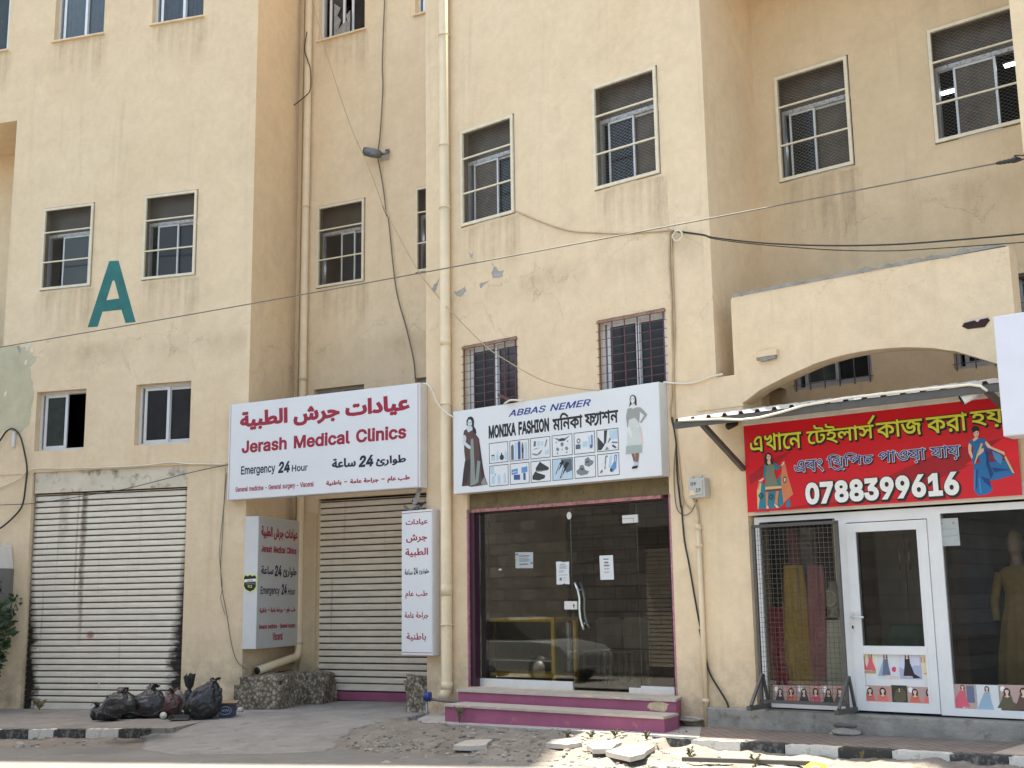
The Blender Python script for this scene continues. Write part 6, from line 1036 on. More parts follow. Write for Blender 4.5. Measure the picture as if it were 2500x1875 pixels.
GOODS = {
 (0, 0): [(LTB, [(.08, .1), (.3, .1), (.3, .32), (.08, .32)]), (SLT, [(.08, .34), (.3, .34), (.24, .42), (.12, .42)]), (LTB, [(.36, .1), (.52, .1), (.52, .3), (.46, .5), (.46, .62), (.42, .62), (.42, .5), (.36, .3)]), (DKG, [(.56, .2), (.62, .1), (.74, .1), (.8, .2), (.78, .32), (.7, .38), (.7, .46), (.64, .46), (.64, .38), (.58, .32)]), (LTB, [(.84, .1), (.96, .1), (.96, .45), (.9, .6), (.84, .45)])],
 (1, 0): [(SLT, [(.05, .04), (.2, .04), (.2, .74), (.13, .84), (.05, .74)]), (LTB, [(.25, .04), (.36, .04), (.36, .9), (.25, .9)]), (DKB, [(.42, .04), (.57, .04), (.57, .9), (.5, .97), (.42, .9)]), (flat('brown_print', srgb(120, 104, 84)), [(.63, .04), (.73, .04), (.73, .75), (.68, .9), (.63, .75)]), (DKG, [(.63, .36), (.73, .36), (.73, .62), (.63, .62)]), (LTB, [(.8, .04), (.92, .04), (.92, .85), (.8, .85)])],
 (2, 0): [(LTB, [(.34, .6), (.5, .6), (.5, .84), (.34, .84)]), (LTB, [(.56, .6), (.66, .6), (.66, .8), (.56, .8)]), (GRY, [(.72, .5), (.8, .55), (.88, .85), (.82, .9), (.76, .65)]), (SLT, [(.14, .6), (.26, .6), (.28, .84), (.18, .88)]), (GRY, [(.06, .2), (.3, .12), (.5, .2), (.62, .4), (.5, .34), (.34, .2), (.1, .26)]), (GRY, [(.08, .4), (.26, .5), (.5, .5), (.26, .46)]), (LTB, [(.74, .15), (.94, .15), (.94, .4), (.74, .3)])],
 (3, 0): [(GRY, [(.08, .92), (.34, .7), (.64, .7), (.92, .94), (.64, .84), (.34, .84)]), (DKG, [(.38, .72), (.62, .72), (.66, .8), (.5, .86), (.34, .8)]), (GRY, [(.42, .5), (.5, .42), (.58, .5), (.58, .6), (.5, .66), (.42, .6)]), (DKG, [(.47, .26), (.53, .26), (.5, .34)]), (GRY, [(.2, .28), (.3, .22), (.36, .32), (.28, .42), (.2, .38)]), (GRY, [(.66, .28), (.76, .22), (.82, .32), (.74, .42), (.66, .38)]), (DKG, [(.22, .1), (.3, .1), (.26, .18)]), (DKG, [(.7, .1), (.78, .1), (.74, .18)]), (DKG, [(.18, .64), (.25, .64), (.22, .72)]), (DKG, [(.76, .64), (.83, .64), (.8, .72)])],
 (4, 0): [(DKG, [(.12, .56), (.2, .48), (.3, .56), (.3, .68), (.21, .75), (.12, .68)]), (PALE, [(.16, .58), (.21, .54), (.26, .58), (.26, .66), (.21, .69), (.16, .66)]), (SLT, [(.06, .22), (.3, .22), (.3, .45), (.06, .45)]), (LTB, [(.4, .3), (.64, .3), (.64, .56), (.4, .56)]), (LTB, [(.7, .2), (.8, .2), (.8, .78), (.7, .78)]), (MIDB, [(.84, .25), (.92, .25), (.92, .84), (.84, .84)]), (SLT, [(.78, .2), (.88, .2), (.88, .36), (.78, .36)])],
 (5, 0): [(DKG, [(.02, .05), (.18, .05), (.36, .28), (.02, .7)]), (DKG, [(.32, .3), (.42, .36), (.5, .98), (.34, .98)]), (LTB, [(.6, .5), (.98, .5), (.98, .95), (.6, .95)]), (GRY, [(.36, .04), (.56, .04), (.46, .2)]), (DKG, [(.56, .4), (.66, .55), (.62, .6), (.5, .36)]), (DKG, [(.7, .18), (.88, .06), (.92, .12), (.74, .26)]), (SLT, [(.7, .34), (.98, .3), (.98, .36), (.72, .4)])],
 (0, 1): [(LTB, [(.02, .6), (.24, .6), (.24, .98), (.02, .98)]), (LTB, [(.1, .1), (.28, .1), (.28, .52), (.1, .52)]), (LTB, [(.42, .08), (.6, .08), (.6, .4), (.5, .6), (.42, .4)]), (LTB, [(.76, .1), (.9, .1), (.9, .5), (.83, .64), (.76, .5)]), (GRY, [(.3, .5), (.33, .5), (.33, .62), (.3, .62)])],
 (1, 1): [(MIDB, [(.06, .46), (.4, .5), (.4, .76), (.06, .72)]), (DKB, [(.18, .2), (.52, .18), (.52, .44), (.18, .46)]), (MIDB, [(.6, .5), (.92, .54), (.92, .82), (.6, .78)]), (DKB, [(.7, .16), (.82, .14), (.82, .5), (.7, .5)]), (PALE, [(.56, .2), (.66, .2), (.66, .46), (.56, .46)]), (PALE, [(.12, .56), (.34, .58), (.34, .62), (.12, .6)])],
 (2, 1): [(DKG, [(.24, .68), (.46, .98), (.56, .9), (.94, .64), (.9, .54), (.5, .52), (.24, .56)]), (GRY, [(.24, .56), (.5, .53), (.9, .55), (.9, .52), (.5, .48), (.24, .5)]), (DKG, [(.06, .12), (.06, .3), (.22, .52), (.34, .44), (.74, .28), (.7, .14), (.4, .06)])],
 (3, 1): [(LTB, [(0, .02), (1, .02), (1, .98), (0, .98)]), (SLT, [(.4, .98), (.98, .98), (.98, .4), (.7, .3)]), (INK, [(.12, .26), (.18, .3), (.6, .84), (.5, .94), (.34, .78)]), (INK, [(.34, .06), (.42, .08), (.86, .78), (.7, .84), (.54, .62), (.4, .2)]), (PALE, [(.18, .3), (.22, .32), (.4, .74), (.36, .74)]), (PALE, [(.42, .12), (.46, .16), (.6, .56), (.56, .56)])],
 (4, 1): [(GRY, [(.48, .58), (.5, .86), (.66, .96), (.8, .8), (.94, .74), (.9, .6), (.7, .48)]), (DKG, [(.54, .74), (.7, .78), (.68, .7), (.56, .68)]), (GRY, [(.06, .34), (.2, .44), (.26, .6), (.42, .6), (.5, .36), (.7, .26), (.6, .14), (.3, .1), (.1, .2)]), (DKG, [(.28, .44), (.44, .44), (.4, .36), (.28, .38)])],
 (5, 1): [(GRY, [(.3, .3), (.36, .9), (.44, .96), (.5, .88), (.46, .84), (.42, .86), (.36, .3)]), (PALE, [(.14, .4), (.36, .44), (.32, .6), (.16, .62)]), (LTB, [(.5, .36), (.58, .9), (.66, .94), (.7, .86), (.6, .36)]), (MIDB, [(.58, .3), (.78, .62), (.9, .6), (.88, .3), (.7, .12), (.6, .16)]), (MIDB, [(.78, .6), (.8, .9), (.88, .96), (.94, .9), (.9, .6), (.86, .6), (.88, .86), (.84, .88), (.82, .6)]), (DKG, [(.58, .3), (.72, .28), (.66, .14), (.58, .16)]), (flat('brown_print', (0, 0, 0)), [(.08, .16), (.2, .3), (.24, .2), (.14, .12)])]}
for i in range(6):
    for j in range(2):
        a, b = cx[i]; c, d = rz[j]; mb = MB(); t_ = .0085; y = FY - .0012
        mb.box(a, b, y, FY, d - t_, d, DKG); mb.box(a, b, y, FY, c, c + t_, DKG); mb.box(a, a + t_, y, FY, c + t_, d - t_, DKG); mb.box(b - t_, b, y, FY, c + t_, d - t_, DKG)
        for k, (m, P) in enumerate(GOODS[i, j]): mb.face([(a + t_ + p[0] * (b - a - 2 * t_), c + t_ + p[1] * (d - c - 2 * t_)) for p in P], FY - .0006 - .0005 * k, m)
        mb.build('product_picture', FS)
HAIR = flat('print_hair', srgb(34, 30, 32)); PSK = flat('print_pale_skin', srgb(196, 208, 210)); SARI = flat('print_brown_sari', srgb(86, 60, 58)); DRP = flat('print_grey_drape', srgb(132, 142, 138)); SARD = flat('print_dark_sari', srgb(52, 42, 44)); SKN = flat('print_skin', srgb(226, 190, 170))
def traced(mb, sec, y, r, layers):
    for k, (m, P) in enumerate(layers): mb.face([sec.at(Q(r, *p), y) for p in P], y - .0008 - .0006 * k, m)
def oval(cx_, cy_, rx, ry, n=16): return [(cx_ + rx * cos(2 * pi * k / n), cy_ + ry * sin(2 * pi * k / n)) for k in range(n)]
mb = MB(); traced(mb, M, FY, 'W1', [
 (HAIR, [(308, 300), (308, 210), (345, 150), (390, 130), (435, 155), (455, 225), (450, 320), (490, 385), (500, 450), (480, 500), (440, 460), (400, 360), (330, 320)]),
 (PSK, [(325, 310), (420, 330), (425, 400), (350, 440), (315, 390)]), (SARI, [(245, 490), (262, 405), (312, 375), (340, 440), (425, 395), (440, 470), (310, 560), (290, 500)]),
 (SARI, [(262, 690), (300, 600), (305, 540), (430, 430), (510, 500), (552, 560), (580, 760), (612, 1010), (662, 1290), (720, 1445), (400, 1490), (330, 1470), (220, 1480), (250, 1210), (285, 970), (265, 800)]),
 (DRP, [(395, 570), (440, 560), (452, 800), (470, 1200), (490, 1440), (385, 1470), (390, 1000), (380, 800)]), (SARD, [(530, 600), (580, 760), (640, 1200), (660, 1290), (610, 1340), (570, 1000)]), (DRP, [(520, 980), (580, 1000), (540, 1400), (480, 1440)]), (DRP, [(600, 1400), (650, 1300), (715, 1445), (600, 1450)]), (SARD, [(280, 1000), (375, 950), (380, 1100), (320, 1400), (225, 1470), (250, 1210)]),
 (PSK, [(236, 490), (278, 490), (290, 620), (395, 715), (385, 765), (330, 740), (240, 655)]), (PSK, oval(376, 262, 42, 74)), (HAIR, [(335, 225), (350, 180), (400, 175), (425, 240), (450, 330), (455, 230), (420, 145), (345, 150), (312, 230)]), (SARD, [(352, 248), (368, 244), (368, 256), (352, 258)]), (SARD, [(388, 246), (406, 244), (406, 256), (388, 258)]), (SARD, [(362, 304), (392, 304), (378, 316)])]); tag(mb.build('printed_woman', FS), 'printed woman in a long brown sari')
PGD = flat('print_pale_dress', srgb(196, 200, 196)); PGS = flat('print_grey_sleeve', srgb(150, 150, 146)); HEM = flat('print_grey_hem', srgb(158, 168, 164)); BRS = flat('print_leg', srgb(130, 92, 78)); PCK = flat('print_cream_skin', srgb(214, 214, 212))
mb = MB(); traced(mb, M, FY, 'W2', [
 (HAIR, [(265, 412), (285, 330), (282, 250), (310, 195), (345, 178), (390, 205), (408, 270), (412, 380), (380, 370), (300, 370)]), (PCK, [(320, 340), (375, 340), (400, 420), (340, 445), (295, 420)]),
 (PGS, [(240, 440), (300, 420), (345, 440), (400, 410), (480, 410), (468, 560), (460, 690), (420, 690), (260, 690)]), (PGS, [(480, 410), (545, 470), (610, 545), (545, 640), (500, 700), (470, 690), (545, 560), (475, 490)]), (PGS, [(240, 440), (268, 450), (275, 760), (240, 780), (215, 600)]),
 (PGD, [(270, 640), (380, 600), (450, 690), (480, 850), (500, 1110), (235, 1110), (250, 800)]), (PCK, [(240, 790), (290, 770), (340, 940), (310, 980), (270, 900)]), (PCK, [(400, 740), (470, 735), (450, 785)]), (flat('print_peach', srgb(214, 196, 186)), [(465, 750), (490, 770), (535, 1075), (490, 1085)]), (HEM, [(220, 1130), (510, 1105), (512, 1240), (215, 1275)]), (BRS, [(318, 1270), (375, 1265), (395, 1400), (362, 1410)]), (BRS, [(390, 1262), (460, 1250), (440, 1420), (400, 1420)]), (LTB, [(360, 1415), (440, 1420), (435, 1490), (365, 1480)]), (INK, [(325, 1515), (370, 1490), (440, 1480), (425, 1530), (340, 1546)]),
 (PCK, oval(343, 270, 40, 72)), (HAIR, [(300, 260), (318, 205), (345, 192), (375, 215), (390, 270), (408, 270), (390, 205), (345, 178), (305, 200), (283, 270)]), (SARD, [(318, 254), (334, 252), (334, 262), (318, 264)]), (SARD, [(356, 250), (374, 246), (374, 257), (356, 260)])]); tag(mb.build('printed_woman', FS), 'printed woman in a pale tunic with a hand on her hip')
# red tailor's banner
BY = -.06; x0 = M.at((1820, 1140), BY)[0]; x1 = M.at((2494, 1190), BY)[0]; z1 = M.at((1815, 1041), BY)[1]; z0 = M.at((1826.6, 1251), BY)[1]
REDB = mat('red_banner_print', srgb(206, 16, 34), .42, var=.05, scale=1.2, bump=.05, bscale=3); DRED = flat('dark_red_print', srgb(160, 14, 30)); BRED = flat('bright_red_print', srgb(226, 24, 40))
TB = thing('tailor_banner', 'red printed banner with yellow Bengali lettering and a phone number', 'banner', M, ((x0 + x1) / 2, BY, z0))
mb = MB(); mb.box(x0, x1, BY, BY + .012, z0, z1, REDB); mb.build('sheet', TB)
mb = MB(); traced(mb, M, BY + .0006, 'B1', [(DRED, [(1180, 690), (1560, 520), (2060, 400), (2060, 470), (1740, 640), (1350, 800)]), (BRED, [(1760, 610), (2050, 405), (2150, 440), (2180, 560)]), (DRED, [(300, 950), (900, 905), (1500, 850), (1000, 880), (640, 900)]), (DRED, [(120, 690), (300, 560), (440, 500), (300, 640), (130, 760)])]); mb.build('red_wedges', TB)
YEL = flat('yellow_vinyl', srgb(222, 222, 70)); WHT = flat('white_vinyl', srgb(236, 236, 234))
def outlined(mb, s, lb, rt, m, off, edge, em, dx=.012, dz=-.016):
    b = tbox(M, BY, 'B1', lb, rt); text(mb, s, *b, BY - .003, INK, off + edge + 4, 0, dx, dz); text(mb, s, *b, BY - .0052, em, off + edge, 0)
    text(mb, s, *b, BY - .0074, m, off, 0)
mb = MB(); E_ = 11
for s, lb, rt in (('এখােন', (135, 512), (515, 345)), ('েটইলাস<', (565, 462), (1078, 228)), ('কাজ', (1095, 407), (1434, 244)), ('করা', (1478, 372), (1772, 206)), ('হয়', (1815, 337), (2052, 180))):
    mb = MB(); outlined(mb, s, lb, rt, YEL, 5, 9, INK); mb.build('yellow_lettering', TB)
mb = MB()
for s, lb, rt in (('এবং', (470, 672), (684, 560)), ('িথ^িপচ', (722, 655), (1060, 500)), ('পাওয়া', (1112, 615), (1460, 475)), ('যায়', (1508, 580), (1724, 450))): mb = MB(); outlined(mb, s, lb, rt, flat('royal_blue_vinyl', srgb(38, 62, 150)), 2, 10, WHT); mb.build('blue_lettering', TB)
mb = MB(); outlined(mb, '0788399616', (565, 900), (1700, 668), WHT, 21, 11, INK); mb.build('phone_number', TB)
TEAL = flat('print_teal', srgb(40, 120, 140)); ORG = flat('print_orange', srgb(204, 126, 84)); OLV = flat('print_olive', srgb(118, 122, 104)); CRM = flat('print_cream', srgb(206, 186, 130)); PLM = flat('print_plum', srgb(120, 50, 70)); EDG = flat('print_pale_edge', srgb(190, 170, 190)); BLS = flat('print_blue_sari', srgb(30, 106, 168)); BLD_ = flat('print_deep_blue', srgb(18, 62, 120)); BLL = flat('print_light_blue', srgb(70, 140, 190)); DRK = flat('print_navy', srgb(30, 40, 66))
mb = MB(); traced(mb, M, BY, 'W3', [
 (TEAL, [(165, 1520), (160, 1150), (190, 960), (240, 960), (330, 1050), (560, 930), (650, 790), (700, 1400), (600, 1495)]), (CRM, [(165, 1520), (150, 1130), (190, 960), (240, 1000), (225, 1200), (180, 1510)]), (ORG, [(150, 1130), (190, 960), (215, 970), (180, 1120)]), (ORG, [(640, 850), (665, 620), (720, 580), (780, 850), (885, 1215), (745, 1340), (690, 1400), (640, 1000)]), (TEAL, [(745, 1370), (820, 1290), (830, 1470), (735, 1480)]),
 (TEAL, [(300, 620), (350, 590), (380, 640), (330, 880), (285, 900)]), (TEAL, [(480, 570), (545, 590), (560, 640), (630, 630), (650, 660), (570, 720), (500, 720)]), (SKN, [(270, 890), (300, 900), (240, 965), (180, 950)]), (SKN, [(640, 630), (680, 560), (715, 555), (700, 610), (655, 650)]),
 (OLV, [(350, 640), (380, 600), (470, 590), (505, 650), (510, 780), (590, 1040), (650, 1060), (320, 1080), (330, 850)]), (CRM, [(322, 1070), (655, 1045), (658, 1095), (325, 1130)]), (PLM, [(325, 1125), (655, 1095), (650, 1140), (330, 1165)]), (ORG, [(330, 1170), (385, 1165), (375, 1450), (340, 1450)]), (ORG, [(540, 1150), (600, 1150), (570, 1430), (515, 1410)]), (SKN, [(345, 1450), (385, 1445), (400, 1505), (350, 1510)]), (SKN, [(500, 1410), (570, 1440), (605, 1490), (550, 1495)]), (DRK, [(185, 1245), (230, 1180), (285, 1245), (230, 1320)]), (TEAL, [(205, 1245), (230, 1205), (260, 1245), (230, 1290)]), (DRK, [(400, 1270), (445, 1215), (500, 1260), (440, 1335)]), (TEAL, [(420, 1270), (445, 1240), (480, 1262), (440, 1305)]), (DRK, [(700, 870), (750, 870), (740, 980), (700, 990)]), (WHT, [(715, 890), (740, 890), (730, 960), (715, 965)]),
 (HAIR, [(310, 600), (305, 470), (330, 400), (385, 378), (440, 400), (460, 470), (450, 540), (500, 600), (480, 620), (420, 560), (370, 640)]), (SKN, [(375, 540), (425, 520), (440, 590), (400, 615), (370, 590)]), (SKN, oval(400, 465, 42, 66)), (HAIR, [(355, 470), (375, 400), (420, 395), (450, 440), (430, 400), (385, 380), (335, 410), (330, 500)]), (HAIR, [(378, 452), (395, 448), (395, 460), (378, 464)]), (HAIR, [(412, 446), (428, 442), (428, 454), (412, 458)]), (MAROON, [(390, 500), (416, 496), (404, 508)])]); tag(mb.build('printed_woman', TB), 'printed woman holding out an orange and teal shawl')
mb = MB(); traced(mb, M, BY, 'W4', [
 (BLS, [(500, 560), (640, 560), (880, 720), (1000, 900), (1090, 1090), (760, 1190), (610, 1215), (660, 1400), (560, 1470), (380, 1500), (300, 1400), (290, 1000), (300, 900)]), (BLD_, [(520, 560), (590, 700), (600, 900), (680, 1070), (620, 1190), (540, 900)]), (BLL, [(650, 640), (800, 700), (860, 760), (820, 900), (700, 800)]), (BLD_, [(430, 1130), (600, 1180), (640, 1350), (500, 1240)]), (BLD_, [(350, 1000), (370, 1000), (360, 1350), (340, 1380)]), (BLL, [(390, 1150), (410, 1150), (450, 1450), (420, 1460)]), (BLL, [(310, 1000), (335, 1000), (320, 1400), (300, 1380)]), (BLD_, [(640, 960), (1000, 1000), (700, 1050)]), (CRM, [(885, 760), (920, 740), (1085, 1070), (1040, 1060)]),
 (SKN, [(205, 490), (260, 500), (250, 640), (285, 740), (262, 800), (200, 680), (190, 580)]), (SKN, [(500, 460), (540, 450), (640, 560), (890, 660), (900, 730), (830, 690), (560, 570)]), (SKN, [(400, 600), (495, 590), (490, 650), (400, 740), (360, 690)]), (BLS, [(205, 480), (250, 420), (300, 410), (400, 395), (535, 415), (500, 590), (420, 600), (300, 930), (270, 880), (285, 700), (290, 560)]), (CRM, [(440, 490), (475, 500), (340, 860), (305, 910), (360, 700)]), (BLS, [(385, 740), (500, 650), (545, 720), (540, 950), (440, 960)]), (SKN, [(280, 420), (330, 370), (400, 390), (330, 440), (290, 455)]),
 (HAIR, oval(330, 222, 76, 62)), (SKN, oval(350, 305, 52, 72)), (HAIR, [(275, 260), (285, 300), (350, 250), (405, 270), (405, 215), (330, 200)]), (HAIR, [(318, 296), (340, 292), (340, 304), (318, 308)]), (HAIR, [(364, 288), (388, 282), (388, 294), (364, 300)]), (MAROON, [(342, 344), (372, 340), (358, 354)])]); tag(mb.build('printed_woman', TB), 'printed woman in a blue sari spreading its end')
mb = MB(); mb.box(x0 - .01, x1 + .3, BY - .02, .0, z1 + .004, z1 + .125, mat('weathered_white_board', (.62, .58, .52), .6, var=.12, scale=4, dirt=(.35, .3, .25), dirt_at=.62)); tag(mb.build('banner_board', None, M, ((x0 + x1) / 2, 0, z1), bevel=.006), 'long weathered white board between the awning and the red banner', 'board')
# blank sign at the right border, on arms from the wall
WY = -1.15; xw = (M.at((2422, 773), WY)[0] + M.at((2450, 1066), WY)[0]) / 2; zw1 = M.at((2422, 773), WY)[1]; zw0 = M.at((2450, 1066), WY)[1]
t = thing('blank_sign', 'blank lavender white sign box jutting in at the right border', 'sign', M, (xw + 1, 0, zw0)); mb = MB(); mb.box(xw, xw + 2.3, WY + .003, WY + .28, zw0, zw1, SIGNSIDE); mb.build('case', t, bevel=.012); mb = MB(); mb.box(xw + .012, xw + 2.28, WY, WY + .0028, zw0 + .012, zw1 - .012, mat('lavender_white', (.66, .66, .74), .5, var=.03, bump=.05, bscale=80)); mb.build('face_panel', t)
mb = MB()
for z in (zw0 + .3, zw1 - .3): mb.bar((xw + .5, WY + .28, z), (xw + .5, .0, z), .05, GREYB); 
mb.bar((xw + .62, WY + .2, zw0 + .02), (xw + .62, -.0, zw0 - .45), .06, GREYB); mb.build('support_arm', t)
# ------------------------------------------------------------------ awning over the tailor's banner
AY = -.97; xa0 = M.at(Q('R8', -145, 1308), AY)[0]; xa1 = M.at(Q('R8', 2032, 1085), AY)[0] + .05; zf = M.at((1714, 1033), AY)[1] + .015; zb = zf + .19
AW = thing('awning', 'corrugated white metal awning on grey brackets over the red banner', 'awning', M, ((xa0 + xa1) / 2, 0, zf))
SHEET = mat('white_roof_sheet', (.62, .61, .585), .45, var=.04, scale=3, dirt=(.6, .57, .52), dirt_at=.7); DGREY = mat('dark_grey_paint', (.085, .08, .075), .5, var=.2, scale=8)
pit_ = (xa1 - xa0) / 18.0; prof = []; x = xa0 + .02
while x < xa1 - .01:
    prof += [(x, .004), (x + .012, .035), (x + .05, .035), (x + .068, .004)]; x += pit_
prof.append((xa1, .004))
mb = MB(); n = len(prof); va = [(p[0], AY - .03, zf + .03 + p[1]) for p in prof]; vb = [(p[0], -.01, zb + .03 + p[1]) for p in prof]
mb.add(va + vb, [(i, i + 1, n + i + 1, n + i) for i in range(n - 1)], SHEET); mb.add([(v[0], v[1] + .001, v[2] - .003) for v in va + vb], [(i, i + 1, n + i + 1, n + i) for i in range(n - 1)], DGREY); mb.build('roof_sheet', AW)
mb = MB(); mb.box(xa0, xa1, AY - .02, AY + .02, zf - .045, zf + .03, DGREY); mb.bar((xa0 + .03, AY, zf), (xa0 + .03, -.01, zb), .05, DGREY); mb.bar((xa1 - .03, AY, zf), (xa1 - .03, -.01, zb), .05, DGREY); mb.box(xa0, xa1, -.06, -.012, zb - .04, zb + .02, DGREY)
for k in range(1, 5): x = xa0 + (xa1 - xa0) * k / 5; mb.bar((x, AY, zf), (x, -.03, zb), .035, DGREY)
mb.build('frame', AW)
for (p1, p2) in (((1714, 1033), (1819, 1146)), ((2409, 961), (2446, 1030))):
    a = M.at(p1, AY); b = M.at(p2, -.0); mb = MB(); xx = (a[0] + b[0]) / 2; mb.bar((a[0], AY + .01, zf - .03), (a[0], -.03, b[1]), .055, DGREY, .055, (1, 0, 0)); mb.build('bracket', AW)
pt = [(-120, 1292), (150, 1280), (300, 1285), (420, 1272), (560, 1238), (720, 1190), (1000, 1140), (1300, 1105), (1500, 1083), (1700, 1062), (1850, 1048), (1920, 1058), (1965, 1090)]
P = []
for p in pt: a = M.at(Q('R8', *p), AY - .035); P.append((a[0], AY - .035, a[1]))
mb = MB(); mb.tube(P, .014, mat('cream_tube', (.74, .70, .58), .35, var=.05), 8); tag(mb.build('light_hose', None, M, P[0]), 'cream hose of lights tied along the front edge of the awning', 'light hose')
a = M.at(Q('R8', 1072, 1188), AY + .25); mb = MB(); mb.tube([(a[0], AY + .25, a[1] - .035), (a[0], AY + .25, a[1] - .03), (a[0], AY + .25, a[1] + .02), (a[0], AY + .25, a[1] + .07)], [.13, .165, .17, .12], mat('opal_lamp', (.74, .70, .68), .4, var=.03), 24); tag(mb.build('ceiling_lamp', None, M, (a[0], AY + .25, a[1] + .07)), 'round white ceiling lamp hanging under the awning', 'lamp')
def camera_(lab, r, p, y, lens, body, drop, d=(-.25, -.8, -.35), k=1.0):
    a = M.at(Q(r, *p), y); t = thing('security_camera', lab, 'camera', M, (a[0], y, a[1] + drop), 'security cameras by the awning'); mb = MB(); d = Vector(d).normalized(); c = Vector((a[0], y, a[1]))
    mb.tube([c - d * .08 * k, c - d * .07 * k, c + d * .07 * k], [.02 * k, .042 * k, .042 * k], body, 16); mb.build('body', t); mb = MB(); mb.tube([c + d * .0705 * k, c + d * .078 * k], .036 * k, lens, 16); mb.build('lens', t); mb = MB(); mb.tube([c, c + Vector((0, .03, drop))], .012, body, 8); mb.build('mount', t)
camera_('white security camera hanging below the right end of the awning', 'R8', (1845, 1120), AY + .1, BLK, WHITE, .13, (-.75, -.35, -.45), 1.25)
camera_('small black faced security camera left of the red banner', 'R8', (240, 1318), -.12, BLK, BLK, .07)
# ------------------------------------------------------------------ drain pipes
PIPE = mat('cream_painted_pipe', (.72, .58, .39), .5, var=.07, scale=4, dirt=(.5, .39, .25), dirt_at=.66)
def pipe(name, label, sec, path, r, cols, m=PIPE, mouth=False, cat='drain pipe'):
    t = thing(name, label, cat, sec, path[-1]); mb = MB(); mb.tube(path, r, m, 18); mb.build('pipe', t)
    for (p, h, k) in cols: mb = MB(); mb.tube([(p[0], p[1], p[2] - h), (p[0], p[1], p[2] + h)], r * k, m, 18); mb.build('collar', t)
    return t
a = CW.at(Q('R1', 2058, 600), -.12); b = CW.at((735, 940), -.12); x = CW.at((748, 400), -.1)[0]; zz = lambda r, x_, y_: CW.at(Q(r, x_, y_), -.1)[1]
zel = CW.at(Q('V1', 630, 1590), -.1)[1]
el = L.loc(CW.W(x, -.1, 0)); end = Q('S2', 385, 1535); e1 = ray(end) ; 
# the elbow turns along the side wall of the wing towards the street
Pe = CW.W(x, -.1, zel - .05); tgt = L.W(xLr + .13, .25, 0); ze = L.at(Q('S2', 360, 1540), .25)[1]
def cwl(P, z): q = CW.loc(P); return (q[0], q[1], z)
path = [(x, -.1, 13.5), (x, -.1, zel + .25), (x, -.1, zel)]; A = Vector((x, -.1, zel)); B = Vector(cwl(tgt, ze)); d = (B - A); d.z = 0
for k in range(1, 6): q = k / 6 * pi / 2; r_ = .14; dd = d.normalized(); path.append((A.x + dd.x * r_ * (1 - cos(q)), A.y + dd.y * r_ * (1 - cos(q)), A.z - r_ * sin(q)))
path += [(A.x + dd.x * .14 + d.x * .12, A.y + dd.y * .14 + d.y * .12, A.z - .15), (B.x, B.y, B.z)]
t = pipe('drain_pipe', 'cream drain pipe in the recess corner ending in an elbow behind the blade sign', CW, path, .066, [((x, -.1, zz('R1', 2060, 1395)), .012, 1.2), ((x, -.1, zz('R6', 655, 1170)), .05, 1.13), ((x, -.1, zel + .12), .02, 1.2)])
dv = (B - Vector(path[-2])).normalized(); mb = MB(); mb.tube([B + dv * .001, B + dv * .004], .058, BLK, 16); mb.build('mouth', t)
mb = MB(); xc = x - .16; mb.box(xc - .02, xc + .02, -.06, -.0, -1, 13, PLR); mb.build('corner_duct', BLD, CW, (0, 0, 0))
xp = (M.at((1088, 200), -.09)[0] + M.at((1086, 1450), -.09)[0]) / 2; zp = lambda r, y_, x_=100: M.at(Q(r, x_, y_), -.09)[1]; zend = M.at(Q('S3', 120, 1600), -.09)[1]
t = pipe('drain_pipe', 'tall cream drain pipe left on the projecting wing, mouth cut at the bottom', M, [(xp, -.09, 10.5), (xp, -.09, zend), (xp - .01, -.11, zend - .06), (xp - .05, -.15, zend - .14)], .078, [((xp, -.09, zp('R2', 748)), .01, 1.15), ((xp, -.09, zp('R6', 460)), .012, 1.15), ((xp, -.09, zp('R6', 1580)), .012, 1.14), ((xp, -.09, zp('R7', 400)), .06, 1.05), ((xp, -.09, zp('S3', 1105)), .01, 1.25), ((xp, -.09, zp('S3', 840)), .08, 1.06), ((xp, -.09, zp('R2', 1395)), .01, 1.1), ((xp, -.09, zp('S3', 1575)), .05, 1.07)])
mb = MB(); q0 = Vector((xp - .05, -.15, zend - .14)); mb.tube([q0, q0 + Vector((-.003, -.003, -.005))], .068, BLK, 16); mb.build('mouth', t)
xc = (M.at(Q('S3', 2075, 500), -.04)[0] + M.at(Q('S7', 303, 500), -.04)[0]) / 2; z1 = M.at(Q('S3', 2075, 350), -.04)[1]; z0 = M.at(Q('S7', 303, 685), -.04)[1]
pipe('conduit_pipe', 'thin cream conduit below the meter box', M, [(xc, -.04, z1), (xc, -.04, z0)], .032, [((xc, -.04, M.at(Q('S3', 2080, 495), -.04)[1]), .02, 1.4), ((xc, -.04, M.at(Q('S7', 303, 517), -.04)[1]), .022, 1.4), ((xc, -.04, z1), .03, 1.15)], cat='conduit')
